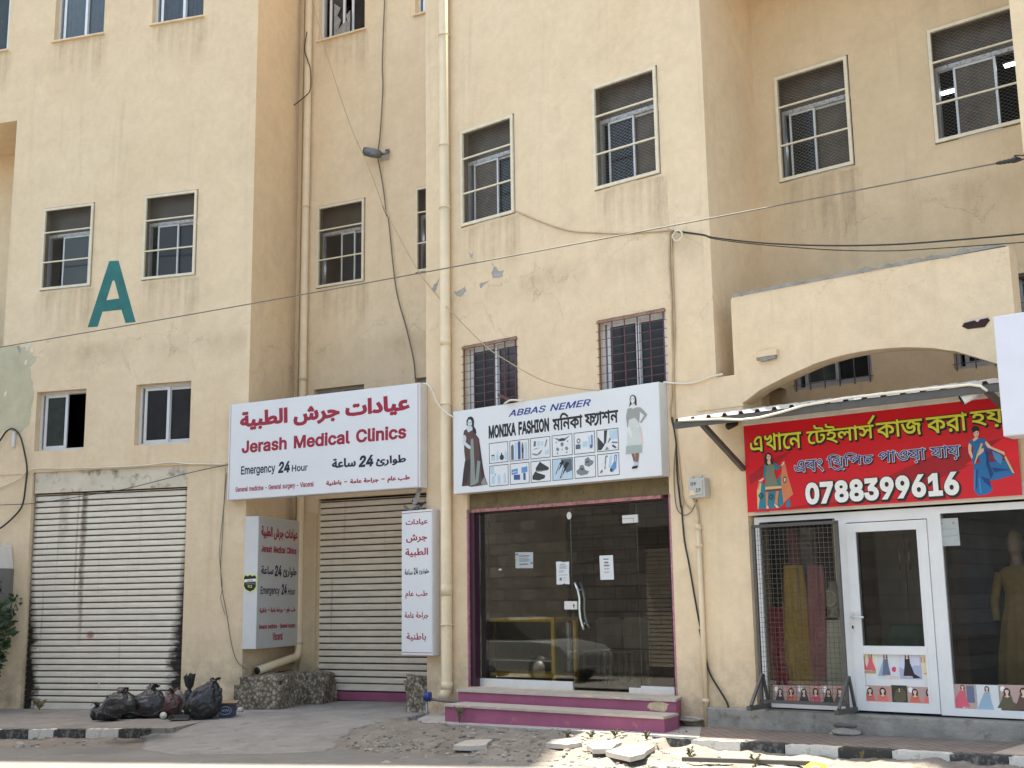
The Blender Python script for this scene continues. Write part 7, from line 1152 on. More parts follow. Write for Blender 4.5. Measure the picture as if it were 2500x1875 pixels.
# meter box
a = M.at(Q('R7', 1882, 1430), -.14); b = M.at(Q('R7', 1990, 1285), -.14); mc = mat('grey_plastic', (.46, .46, .44), .5, var=.08, scale=6, dirt=(.62, .54, .40), dirt_at=.6)
t = thing('meter_box', 'grey plastic meter box with black numbers on the wall', 'meter box', M, ((a[0] + b[0]) / 2, 0, a[1])); mb = MB(); mb.box(a[0], b[0], -.14, -.0, a[1], b[1], mc); mb.build('case', t, bevel=.02)
mb = MB(); mb.box(a[0] + .03, b[0] - .03, -.15, -.139, a[1] + .04, b[1] - .03, mc); mb.build('lid', t, bevel=.006)
for k in (.25, .75): mb = MB(); mb.box(a[0] + (b[0] - a[0]) * k - .02, a[0] + (b[0] - a[0]) * k + .02, -.13, -.1, b[1] + .001, b[1] + .025, mc); mb.build('hinge', t)
mb = MB(); w_ = b[0] - a[0]; h_ = b[1] - a[1]; text(mb, '09', a[0] + .2 * w_, a[1] + .62 * h_, a[0] + .5 * w_, a[1] + .78 * h_, -.152, INK, 8); text(mb, '19', a[0] + .5 * w_, a[1] + .3 * h_, a[0] + .76 * w_, a[1] + .47 * h_, -.152, INK, 8); mb.build('numbers', t)
mb = MB(); mb.face(rough([(a[0] + .02, a[1] + .03), (a[0] + .45 * w_, a[1] + .04), (a[0] + .3 * w_, a[1] + .4 * h_), (a[0] + .03, a[1] + .42 * h_)], 3, .006), -.1515, PL); mb.build('paint_smear', t)
# flood lamp on the recess wall
a = CW.at(Q('R2', 885, 1035), -.14); t = thing('wall_lamp', 'grey tin wall lamp on a bent arm, cable running through it', 'lamp', CW, (a[0] + .1, 0, a[1])); tin = mat('grey_tin', (.16, .17, .18), .45, .6, var=.2, scale=10)
mb = MB(); mb.tube([(a[0] - .19, -.26, a[1] + .035), (a[0] - .06, -.2, a[1] + .0), (a[0] + .06, -.14, a[1] - .03), (a[0] + .09, -.12, a[1] - .035)], [.075, .085, .07, .04], tin, 16); mb.build('shade', t)
mb = MB(); c = Vector((a[0] - .192, -.261, a[1] + .036)); d = Vector((-.13, -.06, .035)).normalized(); mb.tube([c, c + d * .004], .066, BLK, 16); mb.build('lens', t)
mb = MB(); mb.tube([(a[0] + .08, -.12, a[1] - .03), (a[0] + .15, -.1, a[1] - .02), (a[0] + .19, -.06, a[1] + .02), (a[0] + .17, -.03, a[1] + .07), (a[0] + .1, -.005, a[1] + .08)], .018, tin, 10); mb.build('arm', t)
mb = MB(); mb.box(a[0] - .02, a[0] + .17, -.014, -.0, a[1] - .1, a[1] + .06, mat('grey_putty', (.42, .37, .29), .9, var=.2)); mb.build('wall_plate', t, bevel=.006)
# fluorescent tubes lit inside
TUBE = mat('lit_tube', (.85, .93, 1.0), .5, emit=2.2)
for key, fx0, fx1, fz, y, lab in (('R2a', .12, .55, .47, .9, 'lit tube lamp behind the left window of the right recess'), ('R2b', -.1, .3, .55, .7, 'lit tube lamp behind the dark left part of the border window'), ('R2b', .62, 1.1, .64, .7, 'lit tube lamp behind the dark right part of the border window'), ('C2a', .14, .46, .31, .7, 'lit tube lamp low behind the recess window'), ('C2b', .25, .6, .47, .6, 'lit tube lamp in the half hidden narrow window')):
    sec, x0, x1, (z0, z1) = WIN[key]; w_ = x1 - x0; z = z0 + fz * (z1 - z0) + .1; mb = MB(); mb.tube([(x0 + fx0 * w_, y, z), (x0 + fx1 * w_, y, z)], .022, TUBE, 10)
    t = thing('tube_lamp', lab, 'tube lamp', sec, (x0 + fx0 * w_, y, z + .05), 'lit tube lamps inside the rooms'); mb.build('tube', t); mb = MB(); mb.box(x0 + fx0 * w_ - .02, x0 + fx1 * w_ + .02, y - .02, y + .03, z + .024, z + .05, SIGNSIDE); mb.build('housing', t)
# ------------------------------------------------------------------ cables
CBK = mat('black_cable', (.02, .019, .018), .5, var=.2); CGR = mat('grey_cable', (.16, .145, .125), .6, var=.2); CCR = mat('cream_cable', (.66, .61, .50), .5, var=.08); CBR = mat('painted_cable', (.42, .32, .2), .7, var=.15)
def spline(P, n=6):
    P = [Vector(p) for p in P]; out = []
    for i in range(len(P) - 1):
        a, b, c, d = P[max(i - 1, 0)], P[i], P[i + 1], P[min(i + 2, len(P) - 1)]
        for k in range(n):
            t = k / n; out.append(.5 * ((2 * b) + (c - a) * t + (2 * a - 5 * b + 4 * c - d) * t * t + (3 * b - a - 3 * c + d) * t ** 3))
    return out + [P[-1]]
def cable(label, pts, r, m, sec=None, y=-.02, depth=None, grp='cables and wires on the facade'):
    W_ = []
    for i, (rg, a, b) in enumerate(pts):
        p = Q(rg, a, b)
        if depth: k = i / (len(pts) - 1); W_.append(ray(p) * (depth[0] + (depth[1] - depth[0]) * k))
        else: u, z = sec.at(p, y); W_.append(sec.W(u, y, z))
    P = spline(W_); mb = MB(); mb.tube(P, r, m, 6); o = mb.build('cable', None, None, tuple(P[0])); tag(o, label, 'cable', grp); return o
PL_ = L.W(*(lambda a: (a[0], -.5, a[1]))(L.at((-60, 858), -.5))); PR_ = ray((2437, 398)) * 11.7; PE_ = ray((2520, 380)) * 11.3
mb = MB(); mb.tube([PL_.lerp(PR_, k / 24) - Vector((0, 0, .05 * sin(pi * k / 24))) for k in range(25)], .008, CGR, 6); tag(mb.build('cable', None, None, tuple(PL_)), 'long taut wire crossing the whole front from left to upper right', 'cable', 'cables and wires on the facade')
mb = MB(); d = (PR_ - PL_).normalized(); mb.tube([PR_ - d * .02 + d * .02 * k for k in range(13)], [.012, .016, .022, .018, .024, .02, .026, .022, .03, .03, .024, .02, .012], CBK, 10); mb.tube(spline([PR_ + d * .22, (PR_ + PE_) / 2 + Vector((0, 0, .04)), PE_]), .007, CBK, 6); mb.tube(spline([PR_ + d * .22, (PR_ + PE_) / 2 - Vector((0, 0, .03)), PE_]), .007, CBK, 6); tag(mb.build('cable_clamp', None, None, tuple(PR_)), 'black ribbed clamp at the right end of the long wire', 'clamp')
cable('thin brown wire slanting down from the broken top window to the fashion sign', [('R2', 440, -40), ('R2', 530, 310), ('R2', 700, 830), ('R2', 830, 1130), ('R2', 940, 1430), ('R6', 1200, 0), ('R6', 1330, 250), ('R6', 1450, 460), ('R6', 1600, 650), ('R6', 1700, 760), ('R6', 1880, 940), ('R6', 2010, 1035), ('R7', 880, 625), ('R7', 1080, 680), ('R7', 1280, 702)], .007, CBR, depth=(20.2, 15.0))
cable('dark cable hanging down the recess wall to the grey lamp', [('R2', 940, -60), ('R2', 922, 400), ('R2', 925, 600), ('R2', 907, 900), ('R2', 893, 1010)], .012, CGR, CW, -.04)
cable('dark cable running from the grey lamp down to the clinic sign', [('R2', 890, 1060), ('R2', 925, 1250), ('R2', 950, 1450), ('R6', 1240, 100), ('R6', 1290, 560), ('R6', 1360, 830), ('R6', 1410, 1050), ('R6', 1420, 1175)], .011, CGR, CW, -.04)
cable('sagging cable from the smaller caged window to the wire ring', [('R3', 436, 870), ('R3', 600, 940), ('R3', 800, 1005), ('R3', 1000, 1020), ('R3', 1150, 1025), ('R3', 1300, 1017), ('R3', 1490, 1003)], .010, CBR, M, -.02)
cable('upper black cable sagging across the right recess', [('R3', 1495, 1003), ('R3', 1700, 1030), ('R8', 120, 55), ('R8', 400, 88), ('R8', 700, 105), ('R8', 1000, 110), ('R8', 1300, 103), ('R8', 1600, 84), ('R8', 2260, 26), ('R8', 3000, -60)], .0095, CBK, depth=(14.85, 11.2))
cable('lower dark cable sagging across the right recess', [('R3', 1495, 1008), ('R3', 1700, 1036), ('R8', 120, 64), ('R8', 400, 100), ('R8', 900, 138), ('R8', 1300, 145), ('R8', 1600, 130), ('R8', 2100, 95), ('R8', 2260, 82), ('R8', 3000, 10)], .006, CBK, depth=(14.85, 11.3))
mb = MB(); a = M.at(Q('R3', 1535, 1040), -.04); mb.tube([(a[0] + .07 * cos(k * pi / 8), -.04 - .01 * (k % 3), a[1] + .07 * sin(k * pi / 8)) for k in range(20)], .012, CCR, 6); mb.tube([(a[0] - .1, 0, a[1] + .09), (a[0] - .1, -.09, a[1] + .09)], .02, CBR, 8); tag(mb.build('cable_coil', None, M, (a[0], 0, a[1])), 'small ring of cream cable hanging from a hook on the corner', 'cable coil')
cable('painted cable dropping from the hook past the right barred window', [('R3', 1482, 1020), ('R3', 1478, 1200), ('R3', 1495, 1500), ('R7', 1770, 200), ('R7', 1780, 500), ('R7', 1788, 800), ('R7', 1800, 1000), ('R7', 1830, 1300), ('R7', 1845, 1480)], .012, CBR, M, -.018)
cable('second painted cable beside it, bowing left above the awning', [('R3', 1492, 1020), ('R3', 1500, 1300), ('R3', 1512, 1640), ('R7', 1790, 300), ('R7', 1772, 700), ('R7', 1762, 860), ('R7', 1795, 1000), ('R7', 1810, 1250), ('R7', 1850, 1440), ('R7', 1900, 1500)], .010, CBR, M, -.018)
cable('black cable looping down from the awning end to the pavement', [('R7', 1770, 880), ('R7', 1800, 1060), ('R7', 1805, 1250), ('R7', 1830, 1480), ('S3', 1940, 200), ('S3', 1962, 450), ('S3', 2000, 650), ('S3', 2060, 1000), ('S3', 2100, 1200), ('S7', 265, 90), ('S7', 300, 250), ('S7', 330, 360), ('S7', 430, 530), ('S7', 420, 570), ('S7', 360, 605), ('S7', 345, 680)], .011, CBK, M, -.03)
cable('thin dark cable sagging below the meter box', [('R7', 1800, 1040), ('R7', 1785, 1250), ('R7', 1800, 1480), ('R7', 1850, 1540), ('R7', 1900, 1520), ('R7', 1940, 1440)], .007, CGR, M, -.03)
cable('cream flex from the meter box into the conduit', [('R7', 1915, 1432), ('R7', 1935, 1470), ('R7', 1950, 1530), ('R7', 1955, 1600), ('R7', 1950, 1650)], .014, CBR, M, -.04)
cable('cream cable arching from the clinic sign over the drain pipe', [('R6', 1470, 1208), ('R6', 1500, 1212), ('R6', 1530, 1248), ('R6', 1570, 1340), ('R6', 1620, 1395), ('R6', 1675, 1432)], .013, CCR, M, -.22)
cable('cream cable from the fashion sign to the broken notch', [('R7', 1715, 645), ('R7', 1850, 655), ('R7', 1950, 640), ('R7', 2040, 606), ('R7', 2115, 590)], .013, CCR, M, -.03)
cable('cream cable strung along the top of the left shutter box', [('S1', -120, 290), ('S1', 0, 250), ('S1', 130, 192), ('S1', 220, 126), ('S1', 480, 121), ('S1', 800, 110), ('S1', 1000, 98), ('S1', 1150, 80), ('S1', 1280, 90), ('S1', 1535, 94)], .012, CCR, L, -.03)
cable('black cable looping over the clip at the left border', [('R5', -60, 1660), ('R5', 0, 1590), ('R5', 45, 1528), ('R5', 90, 1513), ('R5', 135, 1560), ('S1', 165, 10), ('S1', 182, 120), ('S1', 172, 240), ('S1', 150, 370), ('S1', 90, 450), ('S1', 0, 525), ('S1', -90, 560)], .016, CBK, L, -.05)
cable('thin dark wire slanting across the shutter box of the left wing', [('S1', -80, 372), ('S1', 0, 368), ('S1', 250, 355), ('S1', 550, 308), ('S1', 850, 258), ('S1', 1280, 150), ('S1', 1540, 95)], .006, CBK, L, -.06)
cable('thin wire hanging down the pier to the drain mouth', [('S1', 1530, 150), ('S1', 1510, 400), ('S1', 1500, 600), ('S1', 1490, 760), ('S1', 1497, 920), ('S1', 1530, 1100), ('S1', 1562, 1300), ('S1', 1600, 1420), ('S1', 1665, 1478)], .007, CGR, L, -.03)
cable('second thin wire looping on the pier beside the first', [('S1', 1522, 120), ('S1', 1512, 350), ('S1', 1482, 680), ('S1', 1500, 910), ('S1', 1490, 1000), ('S1', 1520, 1110)], .005, CGR, L, -.035)
cable('black wire twisted round the recess drain pipe at the top', [('R1', 2072, 215), ('R1', 2056, 330), ('R1', 2078, 410), ('R1', 2095, 470), ('R1', 2095, 600), ('R1', 2060, 650), ('R1', 1985, 710)], .010, CBK, CW, -.2)
cable('loose grey wires behind the upper end of the narrow sign', [('S2', 1600, 230), ('S2', 1640, 260), ('S2', 1690, 250), ('S2', 1650, 285), ('S2', 1700, 290)], .012, CBK, M, -.1)
mb = MB(); a = L.at(Q('R5', 90, 1575), -.04); mb.box(a[0] - .03, a[0] + .03, -.05, -.0, a[1] - .16, a[1] + .12, SIGNSIDE); tag(mb.build('cable_clip', None, L, (a[0], 0, a[1]), bevel=.015), 'small cream wall clip holding the black loop at the left border', 'clip')
mb = MB(); a = M.at(Q('S2', 1650, 195), -.05); mb.bar((a[0], -.0, a[1] + .16), (a[0] - .02, -.12, a[1] - .12), .045, ALUD); mb.tube(spline([(a[0] - .2, -.15, a[1] - .13), (a[0] - .1, -.12, a[1] - .2), (a[0] + .06, -.1, a[1] - .15), (a[0] + .1, -.1, a[1] - .25), (a[0] - .05, -.1, a[1] - .28)]), .02, CGR, 6); tag(mb.build('bracket', None, M, (a[0], 0, a[1])), 'bent metal bracket with tangled wire between the two clinic signs', 'bracket')
mb = MB(); yy = -.25; a = M.at(Q('R7', 568, 722), yy); b = M.at(Q('R7', 690, 772), yy); mb.bar((a[0], yy + .1, a[1]), (b[0], yy, b[1]), .03, RED); mb.tube(spline([(b[0] - .12, yy - .02, b[1] - .03), (b[0], yy - .02, b[1] + .01), (b[0] + .2, yy, b[1] - .02)]), .014, CCR, 6); tag(mb.build('iron_bar', None, M, (b[0], yy, b[1])), 'dark red iron bar leaning on top of the fashion sign', 'bar')
# ------------------------------------------------------------------ pebble dash blocks, rubbish, plants
PEB, n, l, b = nodes('pebble_dash'); v = objco(n, l); vo = n.new('ShaderNodeTexVoronoi'); vo.inputs['Scale'].default_value = 22; l.new(v, vo.inputs['Vector']); r = ramp(n, [(.0, (.17, .145, .11)), (.3, (.25, .215, .165)), (.65, (.32, .275, .215)), (1, (.42, .37, .30))]); sx = n.new('ShaderNodeSeparateColor'); l.new(vo.outputs['Color'], sx.inputs[0]); l.new(sx.outputs[0], r.inputs[0])
rd = ramp(n, [(.3, (1, 1, 1)), (.65, (.42, .38, .33))]); l.new(vo.outputs['Distance'], rd.inputs[0]); l.new(mixc(n, l, 1, r.outputs[0], rd.outputs[0], 'MULTIPLY'), b.inputs['Base Color']); b.inputs['Roughness'].default_value = .85; l.new(bumpn(n, l, vo.outputs['Distance'], -.8, .02), b.inputs['Normal']); MATS['pebble_dash'] = PEB
def lump(label, sec, x0, x1, y0, y1, z0, z1, cut=None):
    bm = bmesh.new(); bmesh.ops.create_cube(bm, size=1); bmesh.ops.subdivide_edges(bm, edges=bm.edges[:], cuts=14, use_grid_fill=True); vs = []
    for v in bm.verts:
        p = v.co * 2; k = Vector((p.x, p.y, p.z)); q = 1 - .12 * ((abs(p.x) > .8) + (abs(p.y) > .8) + (abs(p.z) > .8) - 1) * (abs(p.x) > .8 and abs(p.z) > .8)
        x = x0 + (x1 - x0) * (p.x * q + 1) / 2; y = y0 + (y1 - y0) * (p.y * q + 1) / 2; z = z0 + (z1 - z0) * (p.z * (q if p.z > 0 else 1) + 1) / 2
        if p.z > 0 and cut: z -= cut * max(0, (p.x + 1) / 2)
        nn = noise.noise_vector(Vector((x * 3, y * 3, z * 3))) * .06 + noise.noise_vector(Vector((x * 11, y * 11, z * 11))) * .018; vs.append((x + nn.x, y + nn.y, z + nn.z))
    mb = MB(); mb.add(vs, [[v.index for v in f.verts] for f in bm.faces], PEB, True); bm.free(); o = mb.build('pebble_block', None, sec, ((x0 + x1) / 2, (y0 + y1) / 2, z0)); return tag(o, label, 'concrete block', 'pebble dash blocks at the clinic door')
a = L.at(Q('S5', 1420, 480), -.1); b = L.at(Q('S5', 1560, 365), -.1); xr_ = L.at(Q('S5', 1870, 360), 1.25)[0]
lump('long low pebble dash block under the blade sign', L, a[0] - .02, a[0] + .78, -.12, 1.2, -1.9, b[1] - .0, .04)
c = L.at(Q('S5', 1745, 500), .55); mb = MB(); d = L.at(Q('S5', 1885, 345), 1.2)
lump('rear end of pebble dash kerb beside the clinic shutter', L, a[0] + .72, a[0] + 1.02, .75, 1.32, -1.75, d[1], .0)
a = M.at(Q('S6', 470, 470), -.02); b = M.at(Q('S6', 590, 372), -.02); lump('small upright pebble dash block right of the clinic shutter', M, a[0], b[0] - .0, -.05, .3, -1.75, b[1])
BAGB = mat('black_bag_plastic', (.020, .020, .022), .33, var=.25, scale=9, bump=.55, bscale=11, spec=.5); BAGG = mat('grey_brown_bag', (.055, .047, .043), .4, var=.25, scale=8, bump=.5, bscale=12); BAGR = mat('maroon_brown_bag', (.075, .036, .032), .4, var=.3, scale=8, bump=.5, bscale=12); BAGC = mat('clear_grey_bag', (.19, .17, .15), .35, var=.25, scale=8, bump=.5, bscale=12)
def bag(label, cxp, w_, h_, m, q=0.0, knot=(0, 0), lift=0.0, dp=.8, seed=0, tail=.12):
    """a tied rubbish bag: cxp pixel of its foot, w_ and h_ in pixels of the survey"""
    g = ground(Q('T1', cxp[0], cxp[1]), lift); D = Vector((g.x, g.y, 0)).length; k = D / FPX * .18987; W2, H = w_ * k * (1.0 if w_ > 400 else 1.26), h_ * k * (1.0 if w_ > 400 else 1.0); bm = bmesh.new(); bmesh.ops.create_icosphere(bm, subdivisions=5, radius=1); vs = []; sd = Vector((seed * 7.3, seed * 3.1, 0))
    for v in bm.verts:
        p = v.co.normalized(); ang = math.atan2(p.y, p.x); t = (p.z + 1) / 2; up = max(0, p.z)
        r = 1 + .16 * noise.noise(p * 1.7 + sd) + .07 * noise.noise(p * 4.2 + sd)
        pl = sin(ang * 9 + 4 * noise.noise(p * 1.5 + sd)) * .05 * up + sin(ang * 17 + seed) * .025 * up                 # gathers running to the knot
        cr = .10 * abs(noise.noise(Vector((p.x * 4, p.y * 4, p.z * 7)) + sd)) + .05 * abs(noise.noise(Vector((p.x * 10, p.y * 10, p.z * 16)) + sd))
        r += pl - cr; rad = math.sqrt(max(0, 1 - p.z * p.z)); sq = rad ** .75 * (1 - .42 * up ** 2.2); x = p.x / max(rad, 1e-4) * sq * r; y = p.y / max(rad, 1e-4) * sq * r; z = max(-.82, p.z * (1.0 if p.z > 0 else .9) * r)
        vs.append((g.x + x * W2 / 2 + knot[0] * k * up ** 2, g.y + .12 + y * W2 / 2 * dp, zs(g.x) + lift + (z + .82) / 1.82 * H * .9))
    mb = MB(); mb.add(vs, [[v.index for v in f.verts] for f in bm.faces], m, True); bm.free(); b_ = (g.x, g.y + .12, zs(g.x) + lift); o = mb.build('garbage_bag', None, None, b_); tag(o, label, 'garbage bag', 'rubbish bags heaped by the shutter')
    if tail:
        mb = MB(); c = Vector((g.x + knot[0] * k, g.y + .12, zs(g.x) + lift + H * .87)); nseg = 20; ring = []
        for j, (rr, hh) in enumerate(((.035, -.03), (.022, .015), (.05, .06), (.075, tail))):
            for i in range(nseg): a_ = 2 * pi * i / nseg; f = 1 + .35 * sin(a_ * 4 + seed) + .2 * sin(a_ * 7); ring.append((c.x + rr * f * cos(a_) + knot[1] * k * hh / tail, c.y + rr * f * .7 * sin(a_), c.z + hh + (.03 * sin(a_ * 3 + seed) if j == 3 else 0)))
        mb.add(ring, [(j * nseg + i, j * nseg + (i + 1) % nseg, (j + 1) * nseg + (i + 1) % nseg, (j + 1) * nseg + i) for j in range(3) for i in range(nseg)], m, True); kn_ = mb.build('knot', o, None, b_); kn_.location = (0, 0, 0)
    return o
bag('small black bag at the left end of the heap', (150, 628), 130, 175, BAGB, seed=1, tail=.04)
bag('dark bag with a pale tie, front left of the heap', (310, 642), 260, 245, BAGB, seed=2, knot=(10, 0), tail=.08)
bag('black bag lying in the front middle of the heap', (590, 605), 330, 215, BAGB, seed=3, tail=.07)
bag('black bag piled on top at the left of the heap', (455, 560), 330, 300, BAGB, lift=.22, seed=4, knot=(20, 0), tail=.03)
bag('black bag piled on top at the right of the heap', (800, 560), 330, 330, BAGB, lift=.2, seed=5, knot=(70, 0), tail=.05)
bag('black bag slumped between the heap and the maroon bag', (770, 600), 260, 250, BAGB, seed=12, tail=.0)
bag('flat grey brown bag in front of the maroon one', (890, 605), 230, 185, BAGG, seed=6, tail=.05, knot=(10, 0))
bag('maroon brown bag leaning on the heap', (1100, 555), 230, 275, BAGR, seed=7, knot=(20, 0), lift=.06, tail=.06)
bag('clear grey bag behind the maroon one', (1195, 520), 150, 280, BAGC, seed=8, tail=.0, lift=.08)
bag('slim black bag with a tall knot beside the pier', (1325, 560), 150, 330, BAGB, seed=9, knot=(20, 0), tail=.22)
bag('largest black bag standing before the pier', (1530, 620), 440, 490, BAGB, seed=10, knot=(110, 30), dp=.7, tail=.05)
bag('flattened black bag by the plastic tray', (1150, 600), 190, 110, BAGB, seed=11, tail=.0)
# what lies around the bags
g = ground(Q('T1', 1820, 590)); CART = mat('blue_carton', (.022, .030, .095), .5, var=.12, scale=6); CBRN = mat('brown_card', (.26, .18, .11), .8, var=.15, scale=6)
t = thing('carton', 'open blue cardboard box with a brown corner between the large bag and the pebble block', 'cardboard box', None, (g.x, g.y, zs(g.x))); t.rotation_euler = (0, 0, RAD(4)); BASE[t.name] = (0, 0, 0); s_ = Vector((g.x, g.y, 0)).length / FPX * .18987; w_, h_ = 225 * s_, 150 * s_
mb = MB(); mb.box(-w_ / 2, w_ / 2, 0, .012, .004, h_, CART); mb.box(-w_ / 2, w_ / 2, .3, .312, .004, h_, CART); mb.box(-w_ / 2, -w_ / 2 + .012, .012, .3, .004, h_, CART); mb.box(w_ / 2 - .012, w_ / 2, .012, .3, .004, h_, CART); mb.box(-w_ / 2 + .012, w_ / 2 - .012, .012, .3, .004, .02, CBRN); mb.build('box_walls', t)
mb = MB(); mb.box(-w_ / 2 + .01, -w_ / 2 + .07, -.002, -.0005, .004, h_, CBRN); mb.build('brown_strip', t)
for (a, b) in (((-w_ / 2, .0), (-.03, -.1)), ((-w_ / 2, .312), (.05, .1))): mb = MB(); mb.add([(-w_ / 2, a[1], h_), (w_ / 2, a[1], h_), (w_ / 2 + .03, a[1] + b[1], h_ + .03), (-w_ / 2 - .01, a[1] + b[1], h_ + .035)], [(0, 1, 2, 3)], CBRN); mb.build('flap', t)
mb = MB(); P = [(.02 + .09 * cos(2 * pi * k / 20) * (1.0), h_ * .55 + .055 * sin(2 * pi * k / 20)) for k in range(21)]; mb.stroke(P, .006, -.003, ALUD)
for k in range(4): mb.stroke([(-.035 + k * .03, h_ * .48), (-.02 + k * .03, h_ * .66), (-.005 + k * .03, h_ * .48)], .007, -.0032, ALUD)
mb.build('emblem', t)
g = ground(Q('T1', 1265, 625)); t = tag((lambda m_: (m_.box(-.14, .14, -.0, .02, .0, .012, DGREY), m_.box(-.14, .14, -.11, .11, 0.0125, .02, DGREY), m_.box(-.14, .14, .1, .11, .0205, .07, DGREY), m_.box(-.14, -.13, -.11, .0995, .0205, .07, DGREY), m_.box(.13, .14, -.11, .0995, .0205, .06, DGREY), m_.build('plastic_tray', None, None, (0, 0, 0)))[-1])(MB()), 'dark plastic tray on the ground before the largest bag', 'tray'); t.location = (g.x, g.y, zs(g.x))
def cup(label, p, m, r=.045, h=.08, tilt=70, rot=0):
    g = ground(Q('T1', *p)); mb = MB(); mb.tube([(0, 0, 0), (0, 0, .002), (0, 0, h), (0, 0, h + .001), (0, 0, .006)], [r * .7, r * .72, r, r * .94, r * .66], m, 18); o = mb.build('paper_cup', None, None, (0, 0, 0)); o.location = (g.x, g.y, zs(g.x) + r * .9); o.rotation_euler = (RAD(tilt), 0, RAD(rot)); return tag(o, label, 'cup', 'litter by the bags')
WP = mat('white_paper', (.62, .60, .55), .6, var=.1); cup('crushed white paper cup in front of the flat grey bag', (1040, 610), WP, .05, .07, 80, 20); cup('cream paper cup tipped on the maroon bag', (960, 560), mat('cream_paper', (.62, .46, .28), .6, var=.1), .045, .09, 60, -30); MATS
cup('white cup lying beside the blue carton', (2015, 520), WP, .04, .06, 85, 60)
def scrap(label, p, pts, m, z=.012):
    g = ground(Q('T1', *p)); mb = MB(); mb.add([(q[0], q[1], q[2]) for q in pts], [tuple(range(len(pts)))], m); o = mb.build('paper_scrap', None, None, (0, 0, 0)); o.location = (g.x, g.y, zs(g.x) + z); tag(o, label, 'litter', 'litter by the bags')
scrap('crumpled white paper beside the plastic tray', (1250, 560), [(-.06, 0, .04), (.0, -.02, .06), (.07, 0, .03), (.05, .05, .08), (-.03, .05, .07)], WP); scrap('white tie hanging on the front left bag', (200, 480), [(-.01, -.02, .3), (.02, -.02, .32), (.025, -.03, .42), (.005, -.03, .44)], WP)
# water meter with blue tap
a = M.at(Q('S6', 612, 495), -.3); tp = mat('blue_plastic', (.012, .04, .20), .4, var=.15); t = thing('water_meter', 'small water meter with a blue cap beside the pink steps', 'water meter', M, (a[0], -.3, a[1] - .3))
mb = MB(); mb.tube([(a[0] - .06, -.34, a[1] + .01), (a[0] + .02, -.3, a[1] + .0)], .065, tp, 16); mb.build('cap', t); mb = MB(); mb.tube(spline([(a[0] + .02, -.29, a[1] - .03), (a[0] + .2, -.22, a[1] - .05), (a[0] + .5, -.1, a[1] - .07)]), .022, CGR, 10); mb.build('pipe', t)
mb = MB(); mb.tube([(a[0] - .05, -.3, a[1] - .04), (a[0] - .06, -.3, a[1] - .2), (a[0] - .03, -.3, a[1] - .42)], .016, ALUD, 8); mb.build('riser', t)
# shrub and cabinet at the left border
LEAF = mat('leaf_green', (.045, .085, .03), .5, var=.35, scale=3); LEAFD = mat('leaf_dark', (.026, .055, .022), .55, var=.3, scale=3); STEM = mat('stem_brown', (.09, .065, .04), .8, var=.2)
def leafquad(mb, p, d, s, m):
    d = d.normalized(); u = d.orthogonal().normalized(); u = (u * cos(random.random() * 6.3) + d.cross(u) * sin(random.random() * 6.3)); nrm = d.cross(u) * .15
    mb.add([p, p + (d * .35 + u * .26 + nrm) * s, p + d * s, p + (d * .35 - u * .26 + nrm) * s], [(0, 1, 2), (0, 2, 3)], m)
def shrub(label, P0, h, spread, n, s, name='shrub', lean=(0, 0), seed=3):
    rnd = random.Random(seed); t = thing(name, label, 'plant', None, tuple(P0)); st_ = MB(); lf = MB()
    for i in range(n):
        a = rnd.random() * 6.3; top = Vector(P0) + Vector((lean[0] + cos(a) * spread * rnd.random(), lean[1] + sin(a) * spread * rnd.random(), h * rnd.uniform(.45, 1))); mid = Vector(P0).lerp(top, .5) + Vector((rnd.uniform(-.1, .1), rnd.uniform(-.1, .1), .1)) * spread
        P = spline([Vector(P0), mid, top], 8); st_.tube(P, [.012 * (1 - k / len(P)) + .003 for k in range(len(P))], STEM, 5)
        for k in range(4, len(P)):
            for _ in range(5):
                d = Vector((rnd.uniform(-1, 1), rnd.uniform(-1, 1), rnd.uniform(-.5, .7))); leafquad(lf, P[k] + d * .05, d, s * rnd.uniform(.6, 1.2), rnd.choice((LEAF, LEAF, LEAFD)))
    st_.build('stem', t); lf.build('foliage', t); return t
p = L.W(*(lambda a: (a[0], -.5, zs(-9)))(L.at((-42, 1745), -.5))); shrub('green leafy shrub growing up the wall at the left border', tuple(p), 2.2, .62, 26, .15, seed=5)
a = L.at(Q('S1', 40, 1000), -.2); b = L.at(Q('S1', 48, 720), -.45); z1 = L.at(Q('S1', 30, 620), -.45)[1]; z0 = L.at(Q('S1', 10, 1190), -.45)[1]
t = thing('electric_cabinet', 'grey steel cabinet on the wall above the shrub, cut by the left border', 'cabinet', L, (a[0] - .4, 0, z0)); mb = MB(); gm = mat('cabinet_grey', (.20, .21, .215), .4, .4, var=.08, scale=5); mb.box(a[0] - .9, a[0] - .03, -.45, -.0, z0, z1 - .42, gm); mb.prism([(a[0] - .9, z1 - .42), (a[0] - .03, z1 - .42), (a[0] - .1, z1 - .02), (a[0] - .9, z1 - .02)], -.42, -.02, ALU); mb.build('case', t, bevel=.01); mb = MB(); mb.box(a[0] - .88, a[0] - .0, -.475, -.452, z0 + .02, z1 - .44, gm); mb.build('door', t, bevel=.006); mb = MB(); mb.tube([(a[0] - .02, -.49, (z0 + z1) / 2 - .1), (a[0] - .02, -.49, (z0 + z1) / 2 + .05)], .012, STEEL, 8); mb.build('hinge', t)
